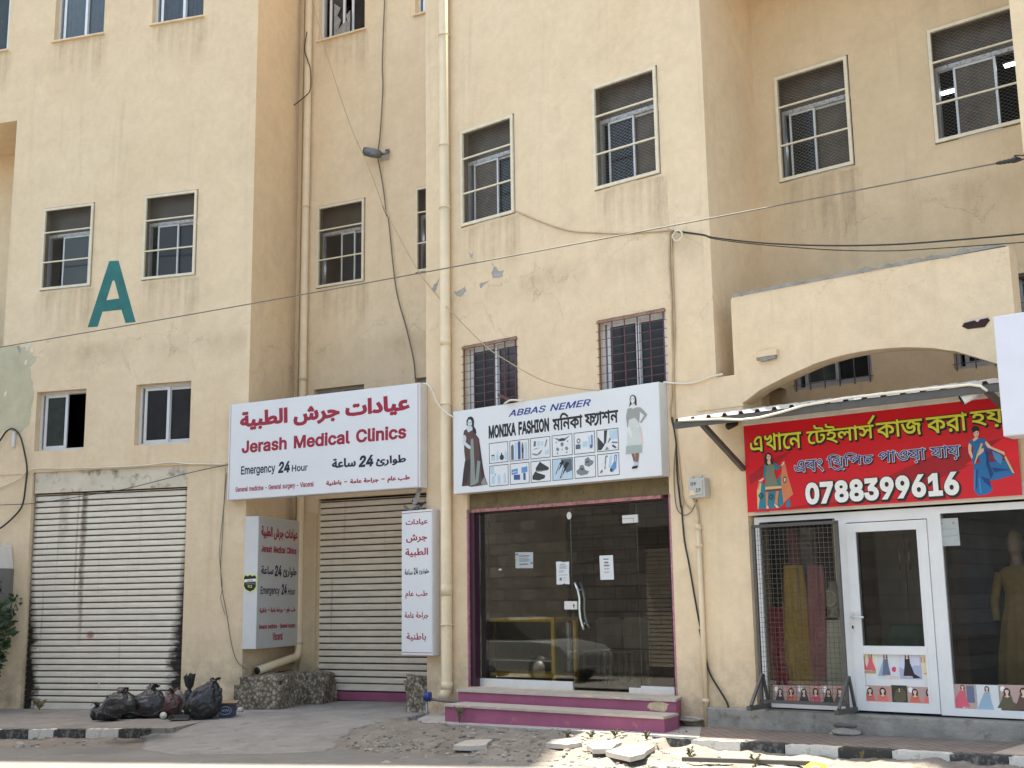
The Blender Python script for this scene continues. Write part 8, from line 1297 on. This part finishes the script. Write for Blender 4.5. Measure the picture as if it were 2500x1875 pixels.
def weed(label, P0, h, n, s, spread=.1, m=(LEAF,), seed=1):
    rnd = random.Random(seed); mb = MB()
    for i in range(n):
        a = rnd.random() * 6.3; P = spline([Vector(P0), Vector(P0) + Vector((cos(a) * spread * .4, sin(a) * spread * .4, h * .55)), Vector(P0) + Vector((cos(a) * spread, sin(a) * spread, h * rnd.uniform(.6, 1)))], 6); mb.tube(P, .004, STEM, 4)
        for k in range(3, len(P)):
            for _ in range(3): d = Vector((rnd.uniform(-1, 1), rnd.uniform(-1, 1), rnd.uniform(-.1, .8))); leafquad(mb, P[k], d, s * rnd.uniform(.6, 1.2), rnd.choice(m))
    return tag(mb.build('weed', None, None, tuple(P0)), label, 'weed', 'weeds in the cracks')
DRY = mat('dry_leaf', (.27, .23, .13), .7, var=.3)
g = ground(Q('S7', 500, 672)); weed('tall thin weed at the foot of the wall beside the grid rack', (g.x, g.y + .05, zs(g.x)), .62, 5, .07, .09, (LEAF, DRY), 2); g = ground(Q('S7', 468, 660)); weed('short dry weed left of the tall one', (g.x, g.y + .1, zs(g.x)), .3, 3, .05, .08, (DRY,), 3)
_x = M.at(Q('S6', 790, 620), yB - .08)[0]; g = M.W(_x, yB - .08, 0); weed('dry tuft growing against the lower pink step', (g.x, g.y, zs(g.x)), .22, 12, .025, .06, (DRY,), 4)
for i, (r, p, lab) in enumerate((('S6', (1435, 760), 'small weed at the left edge of the sun patch'), ('S6', (1580, 775), 'low weed between the sunlit slabs, left one'), ('S6', (1725, 770), 'low weed between the sunlit slabs, middle one'), ('S6', (1915, 785), 'low weed at the end of the paving'), ('S7', (205, 845), 'weed before the broken black kerb stone'), ('S7', (600, 890), 'tiny weed below the sunlit black kerb stone'), ('S6', (2180, 850), 'green weed in front of the broken kerb'))):
    g = ground(Q(r, *p), -.08); weed(lab, (g.x, g.y, zverge(g.x, g.y)), random.uniform(.07, .12), 7, .022, .05, (LEAF, DRY), 20 + i)
g = ground(Q('S5', 235, 598)); weed('grey dry clump on the threshold of the left shutter', (g.x, g.y, zs(g.x) + .06), .16, 8, .05, .08, (DRY,), 9)
# black pipe and yellow litter by the right kerb
A_ = ground(Q('S7', 165, 878), -.1); B_ = ground(Q('S7', 930, 922), -.12); mb = MB(); A_.z = zverge(A_.x, A_.y) + .04; B_.z = zverge(B_.x, B_.y) + .04; mb.bar(A_, B_, .06, DGREY, .04); tag(mb.build('metal_bar', None, None, tuple(A_)), 'long black metal bar lying on the earth before the right kerb', 'bar')
g = ground(Q('S7', 960, 915), -.1); mb = MB(); mb.add([(-.12, -.03, .01), (0, -.05, .05), (.1, -.02, .015), (.12, .06, .04), (-.02, .07, .07), (-.1, .05, .02)], [(0, 1, 4, 5), (1, 2, 3, 4)], flat('yellow_wrapper', (.72, .5, .03))); o = mb.build('wrapper', None, None, (0, 0, 0)); o.location = (g.x, g.y, zverge(g.x, g.y) + .01); tag(o, 'crumpled yellow wrapper at the bottom edge before the kerb', 'litter')
# ------------------------------------------------------------------ grid rack before the tailor's window
RY = -.12; ra = M.at(Q('S4', 395, 380), RY); rb = M.at(Q('S4', 952, 348), RY); rz0 = zSill + .02; rz1 = M.at(Q('S4', 390, 375), RY)[1]; x0 = M.at(Q('S4', 415, 1000), RY)[0]; x1 = M.at(Q('S4', 985, 1000), RY)[0]
RK = thing('display_rack', 'dark grey wire grid rack on splayed feet before the left tailor window', 'rack', M, ((x0 + x1) / 2, RY, zSill)); mb = MB()
for x in (x0, x1): mb.bar((x, RY, rz0), (x, RY, rz1), .035, DGREY)
mb.bar((x0 - .017, RY, rz1), (x1 + .017, RY, rz1), .035, DGREY); mb.bar((x0 - .017, RY, rz0 + .06), (x1 + .017, RY, rz0 + .06), .035, DGREY); mb.build('frame', RK)
mb = MB(); nx = int((x1 - x0) / .052); nz = int((rz1 - rz0) / .056)
for k in range(1, nx): x = x0 + (x1 - x0) * k / nx; mb.bar((x, RY - .003, rz0 + .06), (x, RY - .003, rz1), .0038, DGREY)
for k in range(1, nz): z = rz0 + .06 + (rz1 - rz0 - .06) * k / nz; mb.bar((x0, RY + .003, z), (x1, RY + .003, z), .0038, DGREY)
mb.build('wire_grid', RK)
for x in (x0 + .02, x1 + .03):
    mb = MB(); mb.bar((x, RY - .36, rz0 + .005), (x, RY + .14, rz0 + .005), .05, DGREY); mb.bar((x, RY - .3, rz0 + .03), (x, RY - .01, rz0 + .36), .03, DGREY); mb.bar((x, RY + .12, rz0 + .03), (x, RY + .01, rz0 + .36), .03, DGREY); mb.build('foot', RK)
# goods behind the tailor's glass
def cloth(label, m, pts, r, seed, cat='fabric', name='fabric_roll'):
    mb = MB(); rings = []; ns = 28; n_ = len(pts)
    P = spline(pts, 8); 
    for i, p in enumerate(P):
        t = i / (len(P) - 1)
        rings += [(p.x + (r[0] + (r[1] - r[0]) * t) * (1 + .18 * sin(5 * a + seed + 3 * t) + .1 * sin(9 * a + 2 * seed)) * cos(a), p.y + (r[0] + (r[1] - r[0]) * t) * .6 * (1 + .18 * sin(5 * a + seed)) * sin(a), p.z) for a in [2 * pi * k / ns for k in range(ns)]]
    mb.add(rings, [(i * ns + k, i * ns + (k + 1) % ns, (i + 1) * ns + (k + 1) % ns, (i + 1) * ns + k) for i in range(len(P) - 1) for k in range(ns)] + [tuple(range(ns))], m, True); return tag(mb.build(name, None, M, tuple(pts[-1])), label, cat)
Y = .42; g_ = lambda x, y, yy=Y: (lambda a: Vector((a[0], yy, a[1])))(M.at(Q('S4', x, y), yy)); zfl = zSill + .02
cloth('tall hanging roll of mustard yellow cloth behind the grid', mat('mustard_cloth', (.50, .30, .035), .8, var=.2, scale=5, bump=.3), [g_(650, 635), g_(668, 900), g_(690, 1200), g_(735, 1440)], (.11, .17), 1)
cloth('narrow hanging roll of dusty pink cloth behind the grid', mat('dusty_pink_cloth', (.42, .13, .15), .8, var=.2, scale=5, bump=.3), [g_(800, 635), g_(815, 900), g_(825, 1440)], (.09, .11), 2)
cloth('red dress hanging low at the left behind the grid', mat('red_cloth', (.36, .012, .03), .75, var=.25, scale=5, bump=.3), [g_(545, 915, .5), g_(570, 1100, .5), g_(600, 1440, .5)], (.17, .26), 3, 'dress', 'red_dress')
cloth('grey striped cloth hanging behind the mustard roll', mat('grey_cloth', (.16, .15, .14), .85, var=.3, scale=9, bump=.3), [g_(735, 380, 1.0), g_(745, 800, 1.0), g_(760, 1440, 1.0)], (.12, .16), 4, 'dress', 'hanging_dress')
cloth('dark red strip of cloth hanging high behind the mustard roll', mat('dark_red_cloth', (.20, .03, .03), .85, var=.3, scale=6, bump=.3), [g_(640, 385, .8), g_(665, 620, .8), g_(690, 900, .8)], (.06, .09), 5)
cloth('olive cloth bundle low between the two rolls', mat('olive_cloth', (.13, .12, .05), .85, var=.3, scale=6, bump=.3), [g_(740, 700, .75), g_(750, 1000, .75), g_(765, 1440, .75)], (.08, .12), 6, 'dress', 'hanging_dress')
a = g_(842, 1450); b = g_(1010, 1005); mb = MB(); mb.box(a.x, b.x, Y, Y + .35, zfl, b.z, mat('cream_box', (.62, .60, .5), .6, var=.05)); tag(mb.build('display_plinth', None, M, (a.x, Y, zfl), bevel=.008), 'cream display box behind the grid, jewellery bust on top', 'display box')
c = g_(903, 990); mb = MB(); bus = mat('bust_cream', (.42, .38, .28), .6, var=.15); mb.tube([c + Vector((0, .12, dz_)) for dz_ in (0, .03, .05, .2, .3, .36, .42)], [.09, .09, .06, .12, .11, .05, .045], bus, 16); mb.tube([c + Vector((.07 * cos(k * pi / 8), .04 - .02 * abs(sin(k * pi / 8)), .22 + .09 * sin(k * pi / 8))) for k in range(17)], .01, mat('pale_beads', (.7, .66, .55), .3, var=.1), 6); tag(mb.build('jewellery_bust', None, M, tuple(c)), 'small jewellery bust with a pale necklace on the cream box', 'bust')
# mannequin in the right window
Y2 = .95; g2 = lambda x, y: (lambda a: Vector((a[0], Y2, a[1])))(M.at(Q('S4', x, y), Y2)); gold = mat('gold_cloth', (.20, .125, .035), .7, var=.25, scale=6, bump=.3); skinm = mat('mannequin_tan', (.22, .15, .10), .5, var=.06)
h0 = g2(2150, 470); t = thing('mannequin', 'tan mannequin in a gold dress in the right tailor window', 'mannequin', M, (h0.x, Y2, zfl)); S_ = (h0.z - zfl) / 1.62; mb = MB()
hd = [(1.28, .12, .09, 0), (1.36, .075, .07, 0), (1.42, .052, .055, .005), (1.49, .05, .055, .0), (1.50, .052, .075, -.015), (1.525, .062, .085, -.015), (1.56, .07, .092, -.01), (1.61, .076, .098, 0), (1.66, .074, .095, .005), (1.70, .058, .072, .008), (1.725, .02, .025, .008)]; ns = 22
mb.add([(h0.x + rx * S_ * cos(2 * pi * k / ns), Y2 + dy * S_ + ry * S_ * sin(2 * pi * k / ns) - (.012 * S_ if abs(2 * pi * k / ns - 1.5 * pi) < .3 and 1.55 < zz_ < 1.6 else 0), zfl + zz_ * S_) for (zz_, rx, ry, dy) in hd for k in range(ns)], [(i * ns + k, i * ns + (k + 1) % ns, (i + 1) * ns + (k + 1) % ns, (i + 1) * ns + k) for i in range(len(hd) - 1) for k in range(ns)] + [tuple((len(hd) - 1) * ns + k for k in range(ns))], skinm, True); mb.build('head', t)
dr = MB(); ns = 40; rs = [(0.12, .30), (.5, .27), (.86, .20), (1.0, .165), (1.1, .15), (1.22, .18), (1.32, .19), (1.37, .12)]; ring = []
for (zz_, rr) in rs:
    for k in range(ns): a_ = 2 * pi * k / ns; f = 1 + (.09 * sin(a_ * 11) if zz_ < .9 else 0); ring.append((h0.x + rr * f * cos(a_), Y2 + rr * .62 * f * sin(a_), zfl + zz_ * S_))
dr.add(ring, [(i * ns + k, i * ns + (k + 1) % ns, (i + 1) * ns + (k + 1) % ns, (i + 1) * ns + k) for i in range(len(rs) - 1) for k in range(ns)], gold, True); dr.build('dress', t)
for s_g in (-1, 1): mb = MB(); mb.tube(spline([Vector((h0.x + s_g * .19, Y2, zfl + 1.31 * S_)), Vector((h0.x + s_g * .26, Y2 - .02, zfl + 1.05 * S_)), Vector((h0.x + s_g * .24, Y2 - .08, zfl + .85 * S_))]), [.055 - .0017 * k for k in range(13)], gold, 12); mb.build('sleeve', t)
cloth('teal cloth folded over low inside the door', mat('teal_cloth', (.02, .10, .085), .8, var=.25, scale=5, bump=.3), [g_(1450, 1040, .9), g_(1460, 1120, .9), g_(1465, 1440, .9)], (.24, .3), 7, 'fabric', 'folded_cloth')
cloth('dark garment hanging left of the mannequin', mat('navy_cloth', (.025, .03, .05), .85, var=.3, scale=5, bump=.3), [g_(1830, 330, 1.4), g_(1840, 700, 1.4), g_(1860, 1100, 1.4)], (.18, .3), 8, 'dress', 'hanging_dress')
# inside the door: grey cupboard
mb = MB(); a = M.at(Q('S4', 1230, 920), 1.7); b = M.at(Q('S4', 1600, 440), 1.7); cg = mat('grey_cupboard', (.10, .105, .11), .5, var=.08)
t = thing('cupboard', 'grey two door cupboard standing inside the tailor shop', 'cupboard', M, ((a[0] + b[0]) / 2, 1.7, zfl)); mb.box(a[0], b[0], 1.75, 2.2, zfl, b[1] + .1, cg); mb.build('case', t)
for k in (0, 1): xm = (a[0] + b[0]) / 2; mb = MB(); mb.box(a[0] + .01 if k == 0 else xm + .005, xm - .005 if k == 0 else b[0] - .01, 1.72, 1.749, zfl + .02, b[1] + .08, cg); mb.tube([(xm + (-.06 if k == 0 else .06), 1.69, .3), (xm + (-.06 if k == 0 else .06), 1.69, .65)], .012, STEEL, 8); mb.build('door', t)
# counter behind the fashion shop glass
Y3 = .42; g3 = lambda x, y: M.at(Q('S3', x, y), Y3); yl = mat('yellow_frame', (.78, .50, .06), .5, var=.12, scale=8); a = g3(330, 1560); b = g3(952, 1052); z0, z1 = zG0 + .02, b[1]
t = thing('glass_counter', 'yellow framed glass display counter inside the dark shop', 'counter', M, ((a[0] + b[0]) / 2, Y3, zG0)); mb = MB(); w5 = .055
for yy in (Y3, Y3 + .5):
    mb.bar((b[0], yy, z0), (b[0], yy, z1), w5, yl); mb.bar((a[0], yy, z0), (a[0], yy, z1), w5, yl); mb.bar((a[0], yy, z1 - w5 / 2), (b[0] - w5 / 2, yy, z1 - w5 / 2), w5, yl); mb.bar((a[0], yy, z0 + .13), (b[0] - w5 / 2, yy, z0 + .13), w5, yl)
for zz_ in (z1 - w5 / 2, z0 + .13): mb.bar((b[0], Y3 + .03, zz_), (b[0], Y3 + .47, zz_), w5 * .98, yl)
mb.build('frame', t)
for y_ in (1238, 1383): zz_ = g3(700, y_)[1]; mb = MB(); mb.box(a[0] + .03, b[0] - .03, Y3 + .01, Y3 + .42, zz_ - .008, zz_ + .008, mat('pale_glass_shelf', (.62, .66, .62), .2, var=.05)); mb.build('shelf', t)
mb = MB(); p5 = M.at(Q('S3', 1068, 1090), .9); p6 = M.at(Q('S3', 1075, 1490), .9); mb.bar((p5[0], .9, p6[1]), (p5[0], .9, p5[1]), .045, mat('pale_glass_shelf', (0, 0, 0))); mb.bar((p5[0] - .3, .9, g3(1000, 1228)[1]), (p5[0] - .03, .9, g3(1000, 1228)[1]), .02, ALUD); tag(mb.build('clothes_stand', None, M, (p5[0], .9, p6[1])), 'slim pale upright stand beside the yellow counter', 'stand')
def chair(label, x, y, z0, m):
    t = thing('plastic_chair', label, 'chair', M, (x, y, z0), 'plastic chairs in the dark shop')
    mb = MB(); mb.box(x - .2, x + .2, y - .2, y + .2, z0 + .43, z0 + .46, m); mb.build('seat', t, bevel=.01); mb = MB(); mb.prism([(x - .2, z0 + .47), (x + .2, z0 + .47), (x + .23, z0 + .85), (x + .15, z0 + .9), (x - .15, z0 + .9), (x - .23, z0 + .85)], y + .17, y + .2, m); mb.build('backrest', t)
    for sx in (-1, 1):
        for sy in (-1, 1): mb = MB(); mb.bar((x + sx * .19, y + sy * .19, z0), (x + sx * .17, y + sy * .17, z0 + .43), .04, m); mb.build('leg', t)
pc = mat('pale_plastic', (.10, .097, .08), .5, var=.1); q = M.at(Q('S3', 1330, 1420), 1.3); chair('pale plastic chair nearer the shop door', q[0], 1.3, zG0 + .01, pc); q = M.at(Q('S3', 1540, 1420), 1.2); chair('pale plastic chair nearer the right glass', q[0], 1.2, zG0 + .01, pc)
# ------------------------------------------------------------------ papers on the glass and posters
PAP = mat('notice_paper', (.66, .68, .68), .7, var=.04, scale=8); PAPG = mat('grey_notice_paper', (.40, .43, .43), .7, var=.1, scale=14); TXT = flat('faint_print', (.16, .17, .18))
def notice(label, r, pts, m, lines, y, sec=M, name='notice'):
    P = [sec.at(Q(r, *p), y) for p in pts]; mb = MB(); mb.prism(P, y, y + .0012, m); x0, x1 = min(p[0] for p in P), max(p[0] for p in P); z0, z1 = min(p[1] for p in P), max(p[1] for p in P); w_, h_ = x1 - x0, z1 - z0
    for (a, b, c, d) in lines: mb.box(x0 + a * w_, x0 + b * w_, y - .001, y - .0002, z0 + c * h_, z0 + d * h_, TXT)
    o = mb.build(name, None, sec, ((x0 + x1) / 2, y, z0)); tag(o, label, 'notice', 'papers stuck to the shop glass'); return o, (x0, x1, z0, z1)
ny = gy - .0016
notice('square grey notice with dark corners on the left glass panel', 'N1', [(440, 82), (635, 80), (635, 256), (442, 257)], PAPG, [(.22, .78, .72, .79), (.2, .78, .5, .54), (.22, .7, .6, .64), (.22, .76, .42, .46), (.24, .7, .22, .3), (.02, .16, .8, .92), (.85, .97, .25, .36), (.02, .06, .5, .56)], ny)
notice('torn white notice with fine print beside the door edge', 'N1', [(885, 186), (940, 183), (955, 190), (1030, 184), (1028, 300), (1035, 432), (990, 430), (972, 420), (960, 434), (892, 435), (890, 300)], PAP, [(.3, .7, .86, .89), (.26, .8, .8, .815), (.26, .85, .76, .775), (.26, .72, .72, .735), (.26, .84, .68, .695), (.2, .55, .6, .612), (.2, .64, .56, .572), (.2, .5, .52, .532), (.2, .86, .4, .42), (.25, .42, .17, .3), (.5, .78, .3, .31), (.5, .76, .24, .25), (.5, .76, .17, .18)], ny)
o, bx_ = notice('tall white door notice reading open push', 'N1', [(1360, 120), (1508, 113), (1520, 380), (1372, 384)], PAP, [(.28, .66, .82, .87), (.34, .64, .67, .74), (.3, .7, .55, .61)], ny)
mb = MB(); w_, h_ = bx_[1] - bx_[0], bx_[3] - bx_[2]; text(mb, 'OPEN', bx_[0] + .32 * w_, bx_[2] + .42 * h_, bx_[0] + .68 * w_, bx_[2] + .48 * h_, ny - .001, TXT, 6); text(mb, 'PUSH', bx_[0] + .34 * w_, bx_[2] + .27 * h_, bx_[0] + .68 * w_, bx_[2] + .33 * h_, ny - .001, TXT, 6); mb.build('lettering', o)
notice('tiny white label at the left on the glass', 'S3', [(530, 675), (551, 675), (551, 687), (530, 687)], PAP, [], ny)
notice('pale paper sheet in the top corner of the right tailor window', 'S4', [(1634, 322), (1765, 316), (1782, 502), (1648, 508)], PAPG, [(.1, .2, .8, .84), (.7, .8, .8, .84), (.1, .9, .35, .36), (.1, .9, .6, .61)], ty - .0016)
def lady(mb, x, z, h, y, dress, hair=HAIR, skin=SKN, wide=.34, sit=False, scarf=None, k0=0):
    """a small printed woman: foot at x,z, height h; layers stand 0.3 mm apart"""
    L_ = []
    if scarf: L_.append((scarf, [(x - wide * .3 * h, z + .72 * h), (x - wide * 1.1 * h, z + .02 * h), (x - .05 * h, z), (x, z + .7 * h)]))
    if sit: L_.append((dress, [(x - .18 * h, z + .62 * h), (x + .18 * h, z + .62 * h), (x + .26 * h, z + .3 * h), (x + .62 * h, z + .12 * h), (x + .6 * h, z), (x - .5 * h, z), (x - .3 * h, z + .3 * h)]))
    else: L_.append((dress, [(x - .1 * h, z + .80 * h), (x + .1 * h, z + .80 * h), (x + .12 * h, z + .5 * h), (x + wide * .55 * h, z + .06 * h), (x - wide * .55 * h, z + .06 * h), (x - .12 * h, z + .5 * h)]))
    c = z + (.78 if sit else .905) * h; r = (.13 if sit else .075) * h
    L_.append((hair, [(x + r * 1.25 * cos(a), c - r * .1 + r * (1.35 if sin(a) > 0 else 2.4) * sin(a)) for a in [2 * pi * k / 14 for k in range(14)]])); L_.append((skin, [(x + r * .72 * cos(a), c + r * 1.0 * sin(a)) for a in [2 * pi * k / 12 for k in range(12)]])); L_.append((hair, [(x + r * .9 * cos(a), c + r * .55 + r * .6 * sin(a)) for a in [pi * k / 6 for k in range(7)]]))
    L_.append((skin, [(x - r * .35, c - r * .8), (x + r * .35, c - r * .8), (x + r * .45, c - r * 1.5), (x + r * 1.0, c - r * 1.75), (x, c - r * 2.3), (x - r * 1.0, c - r * 1.75), (x - r * .45, c - r * 1.5)]))
    if not sit: L_.append((skin, [(x - .045 * h, z + .06 * h), (x + .045 * h, z + .06 * h), (x + .06 * h, z), (x - .06 * h, z)]))
    for k, (m, P) in enumerate(L_): mb.face(P, y - .0004 - .0003 * (k + k0), m)
def poster(label, sec, y, r, lb, rt, bg, ladies, extra=(), grp='fashion posters on the tailor shop front'):
    b = tbox(sec, y, r, lb, rt); x0, z0, x1, z1 = b; mb = MB(); mb.box(x0, x1, y, y + .0012, z0, z1, bg); w_, h_ = x1 - x0, z1 - z0
    for k, (m, P) in enumerate(extra): mb.face([(x0 + p[0] * w_, z0 + p[1] * h_) for p in P], y - .0004 - .0003 * k, m)
    for k, (fx, fz, fh, dress, kw) in enumerate(ladies): lady(mb, x0 + fx * w_, z0 + fz * h_, fh * h_, y - .001, dress, k0=3 + 6 * k, **kw)
    return tag(mb.build('poster', None, sec, ((x0 + x1) / 2, y, z0)), label, 'poster', grp)
ROSE = flat('print_rose', srgb(214, 96, 116)); CREAMP = flat('print_ivory', srgb(226, 214, 178)); LAV = flat('print_lavender', srgb(206, 206, 222)); SLV = flat('print_slate_blue', srgb(104, 110, 138)); ICE = flat('print_ice_blue', srgb(150, 176, 196)); BLKD = flat('print_black_dress', srgb(34, 30, 42)); CORAL = flat('print_coral', srgb(226, 116, 110)); TAUPE = flat('print_taupe', srgb(184, 156, 148)); AMB = flat('print_amber', srgb(214, 140, 70)); MOSS = flat('print_moss', srgb(92, 88, 66)); MOSSD = flat('print_dark_moss', srgb(56, 58, 48)); CHR = flat('print_charcoal', srgb(58, 58, 68)); MAG = flat('print_magenta', srgb(206, 60, 120)); SALM = flat('print_salmon', srgb(208, 112, 90))
py = ty - .0125
poster('small cream poster of two women in rose dresses, top left on the door', M, py, 'D1', (192, 650), (490, 200), CREAMP, [(.22, .12, .72, ROSE, dict(wide=.5)), (.7, .1, .88, ROSE, dict(wide=.5))], [(flat('print_sand', srgb(190, 160, 110)), [(0, 0), (1, 0), (1, .16), (0, .1)])])
poster('poster of a woman in slate blue with magenta flowers on the door', M, py, 'D1', (560, 772), (985, 205), PALE, [(.42, .1, .86, SLV, dict(wide=.36, scarf=ICE))], [(flat('print_blush', srgb(216, 200, 200)), [(.55, 0), (1, 0), (1, .14), (.55, .12)]), (MAG, [(.68, .32), (.78, .26), (.86, .3), (.88, .44), (.78, .48), (.68, .42)])])
poster('lavender poster of a woman in a long black dress on the door', M, py, 'D1', (1040, 772), (1480, 200), LAV, [(.38, .06, .92, BLKD, dict(wide=.36))], [(flat('print_violet_grey', srgb(170, 174, 204)), [(.0, 0), (1, 0), (1, .5), (.7, .52), (.3, .3), (.0, .45)]), (BLKD, [(.4, .4), (.5, .6), (.66, .2), (.95, .05), (.6, .03)])])
poster('narrow cream poster of a woman in coral, top right on the door', M, py, 'D1', (1488, 692), (1782, 205), CREAMP, [(.72, .22, .74, CORAL, dict(wide=.34))], [(AMB, [(.5, .5), (.6, .5), (.72, .08), (.1, .05), (.44, .12)]), (SALM, [(.1, .55), (.16, .55), (.16, .78), (.1, .78)]), (SALM, [(.26, .55), (.32, .55), (.32, .78), (.26, .78)]), (SALM, [(.42, .55), (.46, .55), (.46, .78), (.42, .78)])])
poster('wide taupe poster of two women in coral and amber, lower left on the door', M, py, 'D1', (250, 1365), (850, 928), TAUPE, [(.26, .05, .9, SALM, dict(sit=True)), (.7, .0, .98, CORAL, dict(sit=True))], [(flat('print_dusty_rose', srgb(196, 150, 140)), [(.5, 0), (1, 0), (1, .95), (.5, .95)]), (AMB, [(.15, .1), (.3, .5), (.55, .08)]), (WHT, oval(.15, .82, .1, .15, 12))])
poster('dark moss green poster between the two wide ones on the door', M, py, 'D1', (870, 1375), (1185, 918), MOSSD, [(.52, .15, .74, MOSS, dict(wide=.6))], [(MOSS, [(.1, .3), (.3, .8), (.7, .88), (.9, .7), (.9, .3)])])
poster('wide taupe poster of two women in coral and charcoal, lower right on the door', M, py, 'D1', (1212, 1395), (1852, 960), TAUPE, [(.26, .04, .92, SALM, dict(sit=True)), (.72, .0, .98, CORAL, dict(sit=True))], [(CHR, [(.1, .05), (.2, .5), (.32, .45), (.3, .06)]), (WHT, oval(.12, .84, .08, .13, 12)), (CHR, [(.78, .0), (.8, .35), (.94, .35), (.96, .0)])])
wy = ty - .0016
for i, (xa_, xb_, d1, d2, lab) in enumerate(((525, 682, CHR, SALM, 'left poster of the strip behind the grid, navy and salmon dresses'), (684, 848, CHR, ROSE, 'middle poster of the strip behind the grid, rose dress'), (850, 1012, MOSSD, MOSS, 'right poster of the strip behind the grid, brown dresses'))):
    poster(lab, M, wy, 'S4', (xa_, 1582 + i * 2), (xb_, 1450 + i * 1), TAUPE, [(.28, .0, .9, d1, dict(sit=True)), (.74, .0, .95, d2, dict(sit=True))], [(WHT, oval(.14, .8, .09, .16, 12)), (flat('print_dusty_rose', (0, 0, 0)), [(.5, 0), (1, 0), (1, 1), (.5, 1)])])
poster('poster of a woman in a trailing rose dress in the right window', M, wy, 'S4', (1742, 1612), (1888, 1442), TAUPE, [(.42, .08, .9, ROSE, dict(wide=.5, scarf=ROSE))], [(SLV, [(.58, .3), (.9, .3), (.9, .95), (.58, .95)])])
poster('pale poster of a woman in ice blue in the right window', M, wy, 'S4', (1889, 1634), (2046, 1446), PALE, [(.5, .06, .9, ICE, dict(wide=.42, scarf=ICE))])
poster('brown poster of a seated woman at the right border', M, wy, 'S4', (2050, 1600), (2320, 1450), TAUPE, [(.2, .0, .92, MOSS, dict(sit=True)), (.6, .0, .96, flat('print_umber', srgb(96, 72, 66)), dict(sit=True))], [(WHT, oval(.1, .82, .06, .12, 12))])
